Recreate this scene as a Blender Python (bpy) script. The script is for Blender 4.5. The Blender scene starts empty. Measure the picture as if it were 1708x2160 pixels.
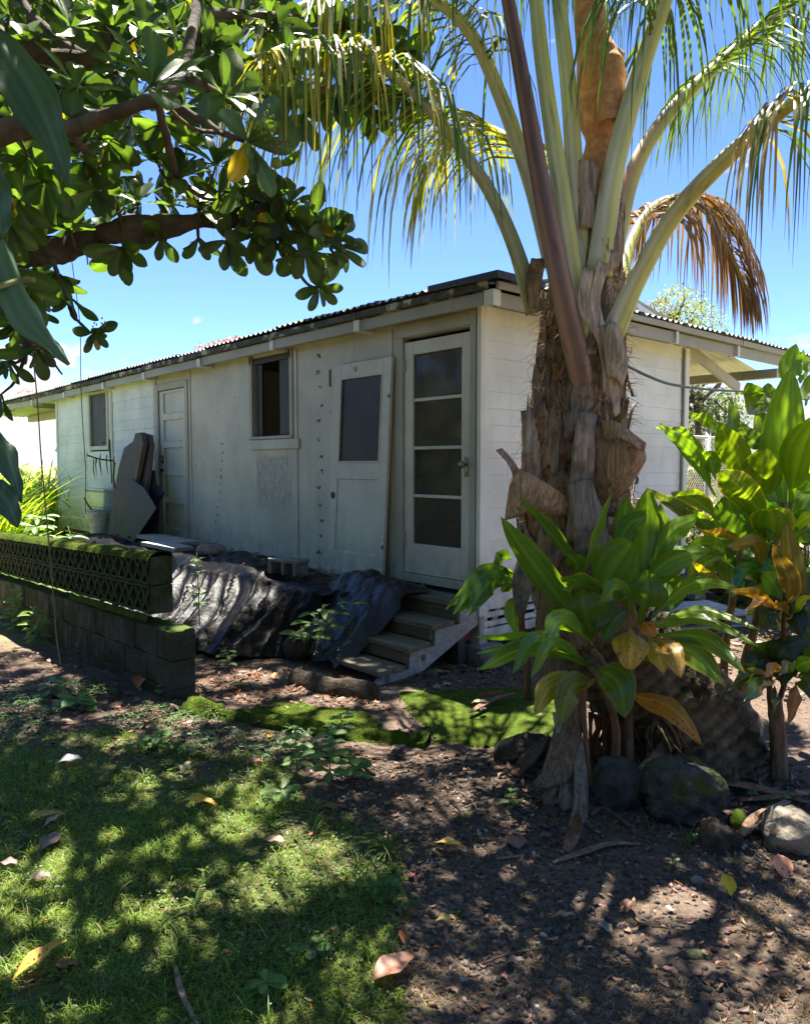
import bpy, math, random
import numpy as np
from mathutils import Vector, Matrix
rnd = random.Random(7)
rs = np.random.RandomState(11)
R = math.radians
SC = bpy.context.scene
COL = SC.collection

# ---------------------------------------------------------------- camera
F, CX, CY, HC = 1579.0, 854.0, 1080.0, 1.6
PITCH = math.atan(100 / F)
cam_d = bpy.data.cameras.new('camera')
cam = bpy.data.objects.new('camera', cam_d)
COL.objects.link(cam)
cam.location = (0, 0, HC)
cam.rotation_euler = (R(90) - PITCH, 0, 0)
cam_d.sensor_fit = 'VERTICAL'
cam_d.sensor_height = 36.0
cam_d.lens = F / 2160.0 * 36.0
cam_d.clip_start = 0.05
cam_d.clip_end = 2000
SC.camera = cam

# ---------------------------------------------------------------- sky, sun, exposure
SUN_EL, SUN_AZ = 72.0, 4.0
world = bpy.data.worlds.new('World')
SC.world = world
world.use_nodes = True
wn = world.node_tree
wn.nodes.clear()
w_out = wn.nodes.new('ShaderNodeOutputWorld')
w_bg = wn.nodes.new('ShaderNodeBackground')
w_sky = wn.nodes.new('ShaderNodeTexSky')
w_sky.sky_type = 'NISHITA'
w_sky.sun_disc = False
w_sky.sun_elevation = R(SUN_EL)
w_sky.sun_rotation = R(SUN_AZ)
w_sky.altitude = 0
w_sky.air_density = 0.45
w_sky.dust_density = 0.0
w_sky.ozone_density = 3.0
w_bg.inputs['Strength'].default_value = 0.093
w_tc = wn.nodes.new('ShaderNodeTexCoord')
w_sep = wn.nodes.new('ShaderNodeSeparateXYZ')
wn.links.new(w_tc.outputs['Generated'], w_sep.inputs[0])
w_map = wn.nodes.new('ShaderNodeMapping')
w_map.inputs['Scale'].default_value = (1, 1, 2.2)
w_map.inputs['Location'].default_value = (3.1, 1.7, 0.05)
wn.links.new(w_tc.outputs['Generated'], w_map.inputs[0])
w_no = wn.nodes.new('ShaderNodeTexNoise')
w_no.inputs['Scale'].default_value = 8.0
w_no.inputs['Detail'].default_value = 7
w_no.inputs['Roughness'].default_value = 0.52
wn.links.new(w_map.outputs[0], w_no.inputs['Vector'])
w_el = wn.nodes.new('ShaderNodeMapRange')          # cumulus bank low over the horizon, all the way round
w_el.inputs['From Min'].default_value = 0.0
w_el.inputs['From Max'].default_value = 0.22
w_el.inputs['To Min'].default_value = 0.24
w_el.inputs['To Max'].default_value = -0.22
w_el.clamp = True
wn.links.new(w_sep.outputs['Z'], w_el.inputs['Value'])
w_add = wn.nodes.new('ShaderNodeMath'); w_add.operation = 'ADD'
wn.links.new(w_no.outputs['Fac'], w_add.inputs[0]); wn.links.new(w_el.outputs[0], w_add.inputs[1])
w_cr = wn.nodes.new('ShaderNodeMapRange')
w_cr.inputs['From Min'].default_value = 0.50
w_cr.inputs['From Max'].default_value = 0.57
w_cr.interpolation_type = 'SMOOTHSTEP'
wn.links.new(w_add.outputs[0], w_cr.inputs['Value'])
w_mix = wn.nodes.new('ShaderNodeMix'); w_mix.data_type = 'RGBA'
wn.links.new(w_cr.outputs[0], w_mix.inputs[0])
w_hs = wn.nodes.new('ShaderNodeHueSaturation')
w_hs.inputs['Saturation'].default_value = 1.1
w_hs.inputs['Hue'].default_value = 0.506
wn.links.new(w_sky.outputs[0], w_hs.inputs['Color'])
wn.links.new(w_hs.outputs[0], w_mix.inputs[6])
w_n2 = wn.nodes.new('ShaderNodeTexNoise'); w_n2.inputs['Scale'].default_value = 13; w_n2.inputs['Detail'].default_value = 6
wn.links.new(w_map.outputs[0], w_n2.inputs['Vector'])
w_cm = wn.nodes.new('ShaderNodeMix'); w_cm.data_type = 'RGBA'
w_cm.inputs[6].default_value = (2.0, 2.15, 2.55, 1); w_cm.inputs[7].default_value = (2.9, 2.9, 2.95, 1)
w_c2 = wn.nodes.new('ShaderNodeMapRange'); w_c2.inputs['From Min'].default_value = .35; w_c2.inputs['From Max'].default_value = .6
wn.links.new(w_n2.outputs['Fac'], w_c2.inputs['Value']); wn.links.new(w_c2.outputs[0], w_cm.inputs[0]); wn.links.new(w_cm.outputs[2], w_mix.inputs[7])
wn.links.new(w_mix.outputs[2], w_bg.inputs['Color'])
wn.links.new(w_bg.outputs[0], w_out.inputs[0])

sun_d = bpy.data.lights.new('sun', 'SUN')
sun_d.energy = 5.0
sun_d.angle = R(0.53)
sun_d.color = (1.0, 0.94, 0.84)
sun = bpy.data.objects.new('sun', sun_d)
COL.objects.link(sun)
sv = Vector((math.sin(R(SUN_AZ)) * math.cos(R(SUN_EL)), math.cos(R(SUN_AZ)) * math.cos(R(SUN_EL)), math.sin(R(SUN_EL))))
sun.rotation_euler = sv.to_track_quat('Z', 'Y').to_euler()
sun.location = (0, 0, 30)
SC.view_settings.view_transform = 'Standard'
SC.view_settings.look = 'None'
SC.view_settings.gamma = 1
SC.view_settings.use_curve_mapping = False
SC.view_settings.exposure = 2.2
try:
    SC.cycles.use_denoising = True
    SC.cycles.max_bounces = 7
    SC.cycles.diffuse_bounces = 4
    SC.cycles.glossy_bounces = 3
    SC.cycles.transmission_bounces = 4
    SC.cycles.transparent_max_bounces = 6
    SC.cycles.sample_clamp_indirect = 8
    SC.cycles.caustics_reflective = False
    SC.cycles.caustics_refractive = False
except Exception:
    pass

# ---------------------------------------------------------------- geometry of the view
_f = np.array([0, math.cos(PITCH), -math.sin(PITCH)])
_u = np.array([0, math.sin(PITCH), math.cos(PITCH)])
_r = np.array([1.0, 0, 0])
O = np.array([0, 0, HC])
def ray(x, y): return _r * (x - CX) / F - _u * (y - CY) / F + _f
def PX(x, y, Y):
    d = ray(x, y); return O + d * Y / d[1]
def proj(p):
    v = np.asarray(p, float) - O; w = v @ _f
    return CX + F * (v @ _r) / w, CY - F * (v @ _u) / w
TH = math.atan2(1404, 1579)
D1 = np.array([-math.sin(TH), math.cos(TH), 0])
D2 = np.array([math.cos(TH), math.sin(TH), 0])
HCNR = np.array([0.603, 6.05, 0.0])
def W(s, t, z): return HCNR + D1 * s + D2 * t + np.array([0, 0, z])      # house frame: s along the long wall, t inwards
def st(p):
    q = np.asarray(p, float) - HCNR
    return q @ D1, q @ D2
def gz(x, y):
    s = (x - HCNR[0]) * D1[0] + (y - HCNR[1]) * D1[1]
    b = 0.012 * math.sin(2.1 * x + 0.7) * math.sin(1.7 * y + 0.3) + 0.008 * math.sin(5.3 * x - 2.0 * y)
    return -0.032 * min(max(s - 0.7, 0), 9) + b
def G(x, y, dz=0.0):
    d = ray(x, y); z = 0.0
    for _ in range(6):
        p = O + d * (z + dz - HC) / d[2]; z = gz(p[0], p[1])
    return O + d * (z + dz - HC) / d[2]

# ---------------------------------------------------------------- objects
LOC = {}
def thing(name, label, cat, loc=(0, 0, 0), group=None):
    o = bpy.data.objects.new(name, None); COL.objects.link(o)
    o.empty_display_size = 0.1
    o.location = [float(v) for v in loc]; LOC[o] = np.array(loc, float)
    o['label'] = label; o['category'] = cat
    if group: o['group'] = group
    return o
def tag(o, label, cat, group=None):
    o['label'] = label; o['category'] = cat
    if group: o['group'] = group
    return o

class MB:
    def __init__(self): self.v = []; self.f = []; self.t = []; self.m = []
    def add(self, V, Fs, tint=(1, 1, 1), mi=0):
        k = len(self.v)
        self.v.extend([tuple(map(float, p)) for p in V])
        if len(tint) and hasattr(tint[0], '__len__'): self.t.extend([tuple(c) for c in tint])
        else: self.t.extend([tuple(tint)] * len(V))
        for q in Fs: self.f.append(tuple(k + i for i in q)); self.m.append(mi)
        return self
    def box(self, a, b, T=None, tint=(1, 1, 1), ch=0.0, mi=0):
        x0, y0, z0 = a; x1, y1, z1 = b
        if ch <= 0:
            P = [(x, y, z) for x in (x0, x1) for y in (y0, y1) for z in (z0, z1)]
            Fs = [(0, 1, 3, 2), (4, 6, 7, 5), (0, 4, 5, 1), (2, 3, 7, 6), (0, 2, 6, 4), (1, 5, 7, 3)]
        else:   # chamfered box: 24 vertices
            P = []; idx = {}
            for i, x in enumerate((x0, x1)):
                for j, y in enumerate((y0, y1)):
                    for k, z in enumerate((z0, z1)):
                        sx, sy, sz = (ch if i == 0 else -ch), (ch if j == 0 else -ch), (ch if k == 0 else -ch)
                        for ax, q in enumerate(((x, y + sy, z + sz), (x + sx, y, z + sz), (x + sx, y + sy, z))):
                            idx[(i, j, k, ax)] = len(P); P.append(q)
            I = lambda i, j, k, a: idx[(i, j, k, a)]
            Fs = []
            for i in (0, 1):
                Fs.append((I(i,0,0,0), I(i,0,1,0), I(i,1,1,0), I(i,1,0,0)))
                Fs.append((I(0,i,0,1), I(0,i,1,1), I(1,i,1,1), I(1,i,0,1)))
                Fs.append((I(0,0,i,2), I(0,1,i,2), I(1,1,i,2), I(1,0,i,2)))
            for i in (0, 1):
                for j in (0, 1):
                    Fs.append((I(i,j,0,0), I(i,j,1,0), I(i,j,1,1), I(i,j,0,1)))
                    Fs.append((I(i,0,j,0), I(i,1,j,0), I(i,1,j,2), I(i,0,j,2)))
                    Fs.append((I(0,i,j,1), I(1,i,j,1), I(1,i,j,2), I(0,i,j,2)))
                    for k in (0, 1): Fs.append((I(i,j,k,0), I(i,j,k,1), I(i,j,k,2)))
        if T: P = [T(*p) for p in P]
        return self.add(P, Fs, tint, mi)
    def tube(self, pts, rad, n=8, tint=(1, 1, 1), cap=True, flat=1.0, mi=0):
        pts = [np.array(p, float) for p in pts]; m = len(pts)
        rad = rad if hasattr(rad, '__len__') else [rad] * m
        V = []; Fs = []
        ref = np.array([0.13, -0.97, 0.2])
        for i, p in enumerate(pts):
            d = pts[min(i + 1, m - 1)] - pts[max(i - 1, 0)]; d = d / (np.linalg.norm(d) + 1e-9)
            a = np.cross(d, ref)
            if np.linalg.norm(a) < 0.15: a = np.cross(d, np.array([1.0, 0, 0]))
            a /= np.linalg.norm(a); b = np.cross(a, d)
            for k in range(n):
                g = 2 * math.pi * k / n
                V.append(p + a * math.cos(g) * rad[i] + b * math.sin(g) * rad[i] * flat)
        for i in range(m - 1):
            for k in range(n):
                Fs.append((i * n + k, i * n + (k + 1) % n, (i + 1) * n + (k + 1) % n, (i + 1) * n + k))
        if cap:
            Fs.append(tuple(range(n - 1, -1, -1))); Fs.append(tuple((m - 1) * n + k for k in range(n)))
        if hasattr(tint[0], '__len__'): tint = [c for c in tint for _ in range(n)]
        return self.add(V, Fs, tint, mi)
    def grid(self, P, tint=(1, 1, 1), mi=0):
        r_, c_ = len(P), len(P[0])
        V = [p for row in P for p in row]
        Fs = [(i * c_ + j, i * c_ + j + 1, (i + 1) * c_ + j + 1, (i + 1) * c_ + j) for i in range(r_ - 1) for j in range(c_ - 1)]
        if hasattr(tint[0], '__len__') and hasattr(tint[0][0], '__len__'): tint = [c for row in tint for c in row]
        return self.add(V, Fs, tint, mi)
    def build(self, name, mat, parent=None, smooth=False, kind=None, solid=0.0):
        off = LOC.get(parent, np.zeros(3)) if parent is not None else np.zeros(3)
        o = mesh_obj(name, np.array(self.v) - off, self.f, np.array(self.t), mat, parent, smooth, self.m)
        if parent is not None: LOC[o] = off
        if solid > 0:
            md = o.modifiers.new('solid', 'SOLIDIFY'); md.thickness = solid; md.offset = 0
        if kind: o['kind'] = kind
        return o

def mesh_data(name, V, Fs, T, mat, smooth, mi=None):
    me = bpy.data.meshes.new(name)
    me.from_pydata(np.asarray(V).tolist(), [], Fs)
    if T is not None and len(T):
        at = me.color_attributes.new('tint', 'FLOAT_COLOR', 'POINT')
        T = np.asarray(T, np.float32)
        c = np.ones((len(V), 4), np.float32); c[:, :3] = T[:, :3]
        at.data.foreach_set('color', c.ravel())
    for m in (mat if isinstance(mat, (list, tuple)) else [mat]): me.materials.append(m)
    if mi is not None and isinstance(mat, (list, tuple)): me.polygons.foreach_set('material_index', mi)
    if smooth: me.polygons.foreach_set('use_smooth', [True] * len(me.polygons))
    me.update()
    return me
def mesh_obj(name, V, Fs, T, mat, parent=None, smooth=False, mi=None):
    o = bpy.data.objects.new(name, mesh_data(name, V, Fs, T, mat, smooth, mi)); COL.objects.link(o)
    if parent is not None: o.parent = parent
    return o
def inst(name, me, parent, M):
    o = bpy.data.objects.new(name, me); COL.objects.link(o)
    o.parent = parent
    off = LOC.get(parent, np.zeros(3))
    M = Matrix([list(map(float, r)) for r in M]); M.translation -= Vector([float(v) for v in off])
    o.matrix_basis = M
    return o
def bulk(name, tv, tf, A, P, T, mat, parent=None, smooth=False, kind=None):
    """many copies of one small shape in one mesh: A (n,3,3) axes as columns, P (n,3), T (n,3) tints or (n,k,3)"""
    tv = np.asarray(tv, float); n = len(P); k = len(tv)
    V = np.einsum('nij,kj->nki', A, tv) + P[:, None, :]
    off = LOC.get(parent, np.zeros(3)) if parent is not None else 0
    V = (V - off).reshape(-1, 3)
    fl = np.array([len(q) for q in tf]); flat = np.array([i for q in tf for i in q])
    loops = (flat[None, :] + (np.arange(n) * k)[:, None]).ravel()
    tot = np.tile(fl, n); start = np.concatenate([[0], np.cumsum(tot)[:-1]])
    me = bpy.data.meshes.new(name)
    me.vertices.add(n * k); me.vertices.foreach_set('co', V.astype(np.float32).ravel())
    me.loops.add(len(loops)); me.loops.foreach_set('vertex_index', loops.astype(np.int32))
    me.polygons.add(len(tot)); me.polygons.foreach_set('loop_start', start.astype(np.int32)); me.polygons.foreach_set('loop_total', tot.astype(np.int32))
    at = me.color_attributes.new('tint', 'FLOAT_COLOR', 'POINT')
    T = np.asarray(T, np.float32)
    if T.ndim == 2: T = np.repeat(T[:, None, :], k, 1)
    c = np.ones((n * k, 4), np.float32); c[:, :3] = T.reshape(-1, 3)
    at.data.foreach_set('color', c.ravel())
    me.materials.append(mat)
    if smooth: me.polygons.foreach_set('use_smooth', [True] * len(tot))
    me.update(calc_edges=True); me.validate()
    o = bpy.data.objects.new(name, me); COL.objects.link(o)
    if parent is not None: o.parent = parent
    if kind: o['kind'] = kind
    return o
def axes(dirs, ups, L, Wd, Hh=None):
    """columns: x = side*W, y = along*L, z = normal*H"""
    d = dirs / np.linalg.norm(dirs, axis=1, keepdims=True)
    s = np.cross(d, ups); s /= np.linalg.norm(s, axis=1, keepdims=True) + 1e-9
    nrm = np.cross(s, d)
    Hh = L if Hh is None else Hh
    return np.stack([s * Wd[:, None], d * L[:, None], nrm * Hh[:, None]], axis=2)
def vnoise(x, y, z=0.0):
    return (math.sin(x * 1.7 + 1.3 * math.sin(y * 1.1 + z)) + math.sin(y * 2.3 + 1.7 * math.sin(x * 0.9 - z * 1.3)) + math.sin(z * 1.9 + x * 1.1 + y * 0.7)) / 3
def fbm(x, y, z=0.0):
    return vnoise(x, y, z) * 0.55 + vnoise(x * 2.1 + 3, y * 2.1 - 1, z * 2.1) * 0.28 + vnoise(x * 4.3 - 7, y * 4.3 + 5, z * 4.3) * 0.17

# ---------------------------------------------------------------- materials
def newmat(name):
    m = bpy.data.materials.new(name); m.use_nodes = True
    nt = m.node_tree; nt.nodes.clear()
    out = nt.nodes.new('ShaderNodeOutputMaterial')
    b = nt.nodes.new('ShaderNodeBsdfPrincipled')
    nt.links.new(b.outputs[0], out.inputs[0])
    return m, nt, b, out
def nd(nt, typ, ins=None, **props):
    n = nt.nodes.new(typ)
    for k, v in props.items(): setattr(n, k, v)
    for k, v in (ins or {}).items():
        if isinstance(v, bpy.types.NodeSocket): nt.links.new(v, n.inputs[k])
        else: n.inputs[k].default_value = v
    return n
def c4(c): return (c[0], c[1], c[2], 1)
def mixc(nt, fac, a, b, mode='MIX'):
    n = nt.nodes.new('ShaderNodeMix'); n.data_type = 'RGBA'; n.blend_type = mode
    for i, v in ((0, fac), (6, a), (7, b)):
        if isinstance(v, bpy.types.NodeSocket): nt.links.new(v, n.inputs[i])
        elif i == 0: n.inputs[i].default_value = v
        else: n.inputs[i].default_value = c4(v)
    return n.outputs[2]
def mrange(nt, v, a, b, c=0.0, d=1.0, smooth=True):
    return nd(nt, 'ShaderNodeMapRange', {'Value': v, 'From Min': a, 'From Max': b, 'To Min': c, 'To Max': d}, interpolation_type='SMOOTHSTEP' if smooth else 'LINEAR').outputs[0]
def coords(nt, stretch=(1, 1, 1), kind='Object', rot=(0, 0, 0)):
    tc = nt.nodes.new('ShaderNodeTexCoord')
    return nd(nt, 'ShaderNodeMapping', {'Vector': tc.outputs[kind], 'Scale': stretch, 'Rotation': rot}).outputs[0]
def noise(nt, vec, scale, detail=5, rough=0.6):
    return nd(nt, 'ShaderNodeTexNoise', {'Vector': vec, 'Scale': scale, 'Detail': detail, 'Roughness': rough}).outputs['Fac']
def math_(nt, op, a, b=None):
    n = nt.nodes.new('ShaderNodeMath'); n.operation = op
    for i, v in enumerate((a, b)):
        if v is None: continue
        if isinstance(v, bpy.types.NodeSocket): nt.links.new(v, n.inputs[i])
        else: n.inputs[i].default_value = v
    return n.outputs[0]
def tint_of(nt, randomize=0.0):
    a = nt.nodes.new('ShaderNodeVertexColor'); a.layer_name = 'tint'
    c = a.outputs['Color']
    if randomize:
        oi = nt.nodes.new('ShaderNodeObjectInfo')
        v = mrange(nt, oi.outputs['Random'], 0, 1, 1 - randomize, 1 + randomize, False)
        c = nd(nt, 'ShaderNodeHueSaturation', {'Color': c, 'Value': v}).outputs[0]
    return c
def bump(nt, b, h, strength, dist):
    n = nd(nt, 'ShaderNodeBump', {'Height': h, 'Strength': strength, 'Distance': dist})
    nt.links.new(n.outputs[0], b.inputs['Normal'])

def mottled(name, c1, c2, scale=6, rough=0.8, bmp=0.5, bdist=0.01, bscale=None, stretch=(1, 1, 1), c3=None, s3=3.0, t3=(0.55, 0.65), tint=True, rand=0.0, spec=0.3, metal=0.0, moss=None, detail=6, rot=(0, 0, 0)):
    m, nt, b, out = newmat(name)
    v = coords(nt, stretch, rot=rot)
    n1 = noise(nt, v, scale, detail)
    col = mixc(nt, mrange(nt, n1, 0.32, 0.68), c1, c2)
    if c3:
        n3 = noise(nt, v, s3, 7, 0.65)
        col = mixc(nt, mrange(nt, n3, *t3), col, c3)
    if tint or rand: col = mixc(nt, 1.0, col, tint_of(nt, rand), 'MULTIPLY')
    hgt = noise(nt, v, bscale or scale * 4, 6, 0.65)
    if moss:        # moss grows where the surface looks up and where the noise lets it
        geo = nt.nodes.new('ShaderNodeNewGeometry')
        nz = nd(nt, 'ShaderNodeSeparateXYZ', {0: geo.outputs['Normal']}).outputs['Z']
        n4 = noise(nt, coords(nt), moss[2], 6, 0.65)
        f = math_(nt, 'ADD', math_(nt, 'MULTIPLY', nz, moss[3]), n4)
        f = mrange(nt, f, moss[4], moss[4] + 0.16)
        mc = mixc(nt, noise(nt, coords(nt), 40, 4), moss[0], moss[1])
        col = mixc(nt, f, col, mc)
        hgt = math_(nt, 'ADD', hgt, math_(nt, 'MULTIPLY', f, noise(nt, coords(nt), 130, 3)))
    nt.links.new(col, b.inputs['Base Color'])
    b.inputs['Roughness'].default_value = rough
    b.inputs['Specular IOR Level'].default_value = spec
    b.inputs['Metallic'].default_value = metal
    if bmp: bump(nt, b, hgt, bmp, bdist)
    return m
def leafmat(name, rough=0.38, transl=0.35, tcol=(0.55, 0.75, 0.08), rand=0.15, spots=None, streak=0.0, spec=0.45):
    m, nt, b, out = newmat(name)
    col = tint_of(nt, rand)
    v = coords(nt)
    n1 = noise(nt, v, 14, 5)
    col = mixc(nt, 1.0, col, mixc(nt, n1, (0.72, 0.75, 0.7), (1.25, 1.2, 1.15)), 'MULTIPLY')
    if spots:
        sc, th, sc_col = spots
        vo = nd(nt, 'ShaderNodeTexVoronoi', {'Vector': v, 'Scale': sc}).outputs['Distance']
        big = noise(nt, v, sc * 0.3, 4)
        f = math_(nt, 'MULTIPLY', mrange(nt, vo, th, th * 0.6), mrange(nt, big, 0.46, 0.54))
        col = mixc(nt, f, col, sc_col)
        edge = noise(nt, v, 9, 5); col = mixc(nt, mrange(nt, edge, 0.62, 0.70), col, (sc_col[0] * 2.4, sc_col[1] * 2.2, sc_col[2] * 2))
    nt.links.new(col, b.inputs['Base Color'])
    b.inputs['Roughness'].default_value = rough
    b.inputs['Specular IOR Level'].default_value = spec
    tr = nd(nt, 'ShaderNodeBsdfTranslucent', {'Color': mixc(nt, 1.0, col, tcol, 'MULTIPLY')})
    sh = nd(nt, 'ShaderNodeAddShader', {0: b.outputs[0], 1: tr.outputs[0]}) if False else nd(nt, 'ShaderNodeMixShader', {0: transl, 1: b.outputs[0], 2: tr.outputs[0]})
    nt.links.new(sh.outputs[0], out.inputs[0])
    bump(nt, b, noise(nt, v, 60, 3), 0.15, 0.003)
    return m

def paint_mat(name, base, wear=0.5, patch=None, streaks=True, rot=0.0):
    """old white house paint: grime, hairline peeling along the grain, green-grey weathering; patch=(s0,s1,z0,z1) a badly peeled area"""
    m, nt, b, out = newmat(name)
    geo = nt.nodes.new('ShaderNodeNewGeometry')
    pos = geo.outputs['Position']
    v = nd(nt, 'ShaderNodeMapping', {'Vector': pos, 'Scale': (1, 1, 1)}).outputs[0]
    vs = nd(nt, 'ShaderNodeMapping', {'Vector': pos, 'Scale': (9, 9, 0.8)}).outputs[0]
    big = noise(nt, v, 1.6, 6, 0.6)
    col = mixc(nt, mrange(nt, big, 0.3, 0.7), [c * 0.82 for c in base], [min(1, c * 1.06) for c in base])
    st_ = noise(nt, vs, 1.2, 6, 0.7)
    col = mixc(nt, mrange(nt, st_, 0.52, 0.75, 0, 0.5), col, (base[0] * 0.62, base[1] * 0.62, base[2] * 0.52))
    dots = noise(nt, v, 26, 4, 0.7)
    col = mixc(nt, mrange(nt, dots, 0.62, 0.72, 0, 0.45 * wear + 0.1), col, (0.30, 0.29, 0.24))
    vp = nd(nt, 'ShaderNodeMapping', {'Vector': pos, 'Scale': (44, 44, 7)}).outputs[0]
    peel = noise(nt, vp, 1.6, 6, 0.75)
    zz = nd(nt, 'ShaderNodeSeparateXYZ', {0: pos})
    thr = 0.80 - 0.12 * wear
    if patch:
        s = nd(nt, 'ShaderNodeVectorMath', {0: pos, 1: tuple(D1)}, operation='DOT_PRODUCT').outputs['Value']
        s = math_(nt, 'SUBTRACT', s, float(HCNR @ D1))
        a = math_(nt, 'MULTIPLY', mrange(nt, s, patch[0], patch[0] + 0.25), mrange(nt, s, patch[1], patch[1] - 0.1))
        c = math_(nt, 'MULTIPLY', mrange(nt, zz.outputs['Z'], patch[2], patch[2] + 0.5), mrange(nt, zz.outputs['Z'], patch[3], patch[3] - 0.15))
        pm = math_(nt, 'MULTIPLY', math_(nt, 'MULTIPLY', a, c), 0.26)
        peel = math_(nt, 'ADD', peel, pm)
    low = math_(nt, 'MULTIPLY', mrange(nt, zz.outputs['Z'], 1.05, 0.5), mrange(nt, noise(nt, v, 7, 6, 0.7), 0.35, 0.68))     # splashed dirt along the foot
    col = mixc(nt, math_(nt, 'MULTIPLY', low, 0.55), col, (0.17, 0.155, 0.105))
    rust = mrange(nt, noise(nt, nd(nt, 'ShaderNodeMapping', {'Vector': pos, 'Scale': (7, 7, .35)}).outputs[0], 2.2, 5, .6), 0.66, 0.78)
    col = mixc(nt, math_(nt, 'MULTIPLY', rust, 0.35), col, (0.22, 0.16, 0.10))
    pf = mrange(nt, peel, thr, thr + 0.05)
    col = mixc(nt, math_(nt, 'MULTIPLY', pf, 0.75), col, (0.25, 0.235, 0.20))
    nt.links.new(mixc(nt, 1.0, col, tint_of(nt), 'MULTIPLY'), b.inputs['Base Color'])
    b.inputs['Roughness'].default_value = 0.55
    b.inputs['Specular IOR Level'].default_value = 0.3
    h = math_(nt, 'SUBTRACT', noise(nt, vs, 3.0, 5), math_(nt, 'MULTIPLY', pf, 1.5))
    bump(nt, b, h, 0.35, 0.004)
    return m

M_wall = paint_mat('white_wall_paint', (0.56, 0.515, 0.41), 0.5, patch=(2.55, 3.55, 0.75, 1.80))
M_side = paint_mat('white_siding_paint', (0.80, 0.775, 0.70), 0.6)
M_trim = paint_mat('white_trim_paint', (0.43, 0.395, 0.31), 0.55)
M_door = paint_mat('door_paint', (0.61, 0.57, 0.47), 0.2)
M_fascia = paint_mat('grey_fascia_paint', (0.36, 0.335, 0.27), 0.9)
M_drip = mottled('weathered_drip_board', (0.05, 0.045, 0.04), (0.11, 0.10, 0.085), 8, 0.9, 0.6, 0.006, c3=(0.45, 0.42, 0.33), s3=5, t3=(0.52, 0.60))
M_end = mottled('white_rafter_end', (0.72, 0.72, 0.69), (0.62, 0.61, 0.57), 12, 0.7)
M_roof = mottled('weathered_corrugated_iron', (0.09, 0.105, 0.10), (0.16, 0.175, 0.165), 4, 0.6, 0.2, 0.002, c3=(0.17, 0.11, 0.075), s3=2.5, t3=(0.58, 0.7), metal=0.0, spec=0.4)
M_roofin = mottled('corrugated_underside', (0.52, 0.50, 0.45), (0.62, 0.60, 0.54), 3, 0.6, 0.1, 0.002, c3=(0.32, 0.26, 0.2), s3=4, t3=(0.62, 0.72))  # light bounced up from the ground is put into this pale tan
M_glass, nt, b, out = newmat('window_glass')
gl = nd(nt, 'ShaderNodeBsdfGlossy', {'Color': (1, 1, 1, 1), 'Roughness': 0.06})
tp_ = nd(nt, 'ShaderNodeBsdfTransparent', {'Color': (0.80, 0.78, 0.74, 1)})
df = nd(nt, 'ShaderNodeBsdfDiffuse', {'Color': mixc(nt, noise(nt, coords(nt), 5, 5), (0.15, 0.125, 0.10), (0.24, 0.205, 0.17))})
dm = nd(nt, 'ShaderNodeMixShader', {0: mrange(nt, noise(nt, coords(nt), 3, 6), 0.35, 0.75, 0.12, 0.30), 1: tp_.outputs[0], 2: df.outputs[0]})
fr_ = nd(nt, 'ShaderNodeFresnel', {'IOR': 1.13})
gm = nd(nt, 'ShaderNodeMixShader', {0: fr_.outputs[0], 1: dm.outputs[0], 2: gl.outputs[0]})
nt.links.new(gm.outputs[0], out.inputs[0])
M_screen = mottled('dark_insect_screen', (0.030, 0.029, 0.030), (0.045, 0.043, 0.042), 3, 0.55, 0.2, 0.001, bscale=220)
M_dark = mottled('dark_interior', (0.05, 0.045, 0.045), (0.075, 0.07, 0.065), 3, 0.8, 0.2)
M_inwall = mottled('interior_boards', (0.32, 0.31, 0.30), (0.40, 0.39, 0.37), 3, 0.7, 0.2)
M_backdoor = mottled('brown_inner_door', (0.15, 0.125, 0.11), (0.19, 0.16, 0.14), 2, 0.5, 0.2)
M_brass = mottled('tarnished_metal', (0.30, 0.27, 0.2), (0.18, 0.15, 0.11), 30, 0.4, 0.2, metal=0.8)
M_iron = mottled('dark_iron', (0.03, 0.028, 0.026), (0.06, 0.05, 0.045), 30, 0.5, 0.2, metal=0.4)
def woodmat(name, a, b_, rough=0.75, c3=None, axis='s', t3=(0.6, 0.7), bm=0.5):
    m, nt, b, out = newmat(name)
    tc = nt.nodes.new('ShaderNodeTexCoord')
    ang = math.atan2(D1[1], D1[0]) if axis == 's' else (math.atan2(D2[1], D2[0]) if axis == 't' else 0)
    rot = nd(nt, 'ShaderNodeVectorRotate', {'Vector': tc.outputs['Object'], 'Angle': -ang}, rotation_type='Z_AXIS').outputs[0]
    sc = (1.2, 22, 22) if axis != 'z' else (18, 18, 1.0)
    v = nd(nt, 'ShaderNodeMapping', {'Vector': rot, 'Scale': sc}).outputs[0]
    n1 = noise(nt, v, 1.6, 7, 0.65)
    col = mixc(nt, mrange(nt, n1, 0.3, 0.7), a, b_)
    if c3:
        col = mixc(nt, mrange(nt, noise(nt, rot, 4, 6), *t3), col, c3)
    nt.links.new(mixc(nt, 1.0, col, tint_of(nt), 'MULTIPLY'), b.inputs['Base Color'])
    b.inputs['Roughness'].default_value = rough; b.inputs['Specular IOR Level'].default_value = 0.25
    bump(nt, b, n1, bm, 0.006)
    return m
M_deck = woodmat('weathered_deck_wood', (0.10, 0.085, 0.06), (0.195, 0.168, 0.12), c3=(0.25, 0.225, 0.17))
M_string = woodmat('grey_stringer_wood', (0.24, 0.23, 0.205), (0.40, 0.385, 0.35), axis='q', c3=(0.46, 0.44, 0.40))
M_plank = woodmat('brown_leaning_plank', (0.085, 0.066, 0.052), (0.15, 0.12, 0.095), axis='z')
M_panel = mottled('dark_fibre_sheet', (0.014, 0.014, 0.020), (0.024, 0.024, 0.032), 3, 0.6, 0.2)
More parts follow.
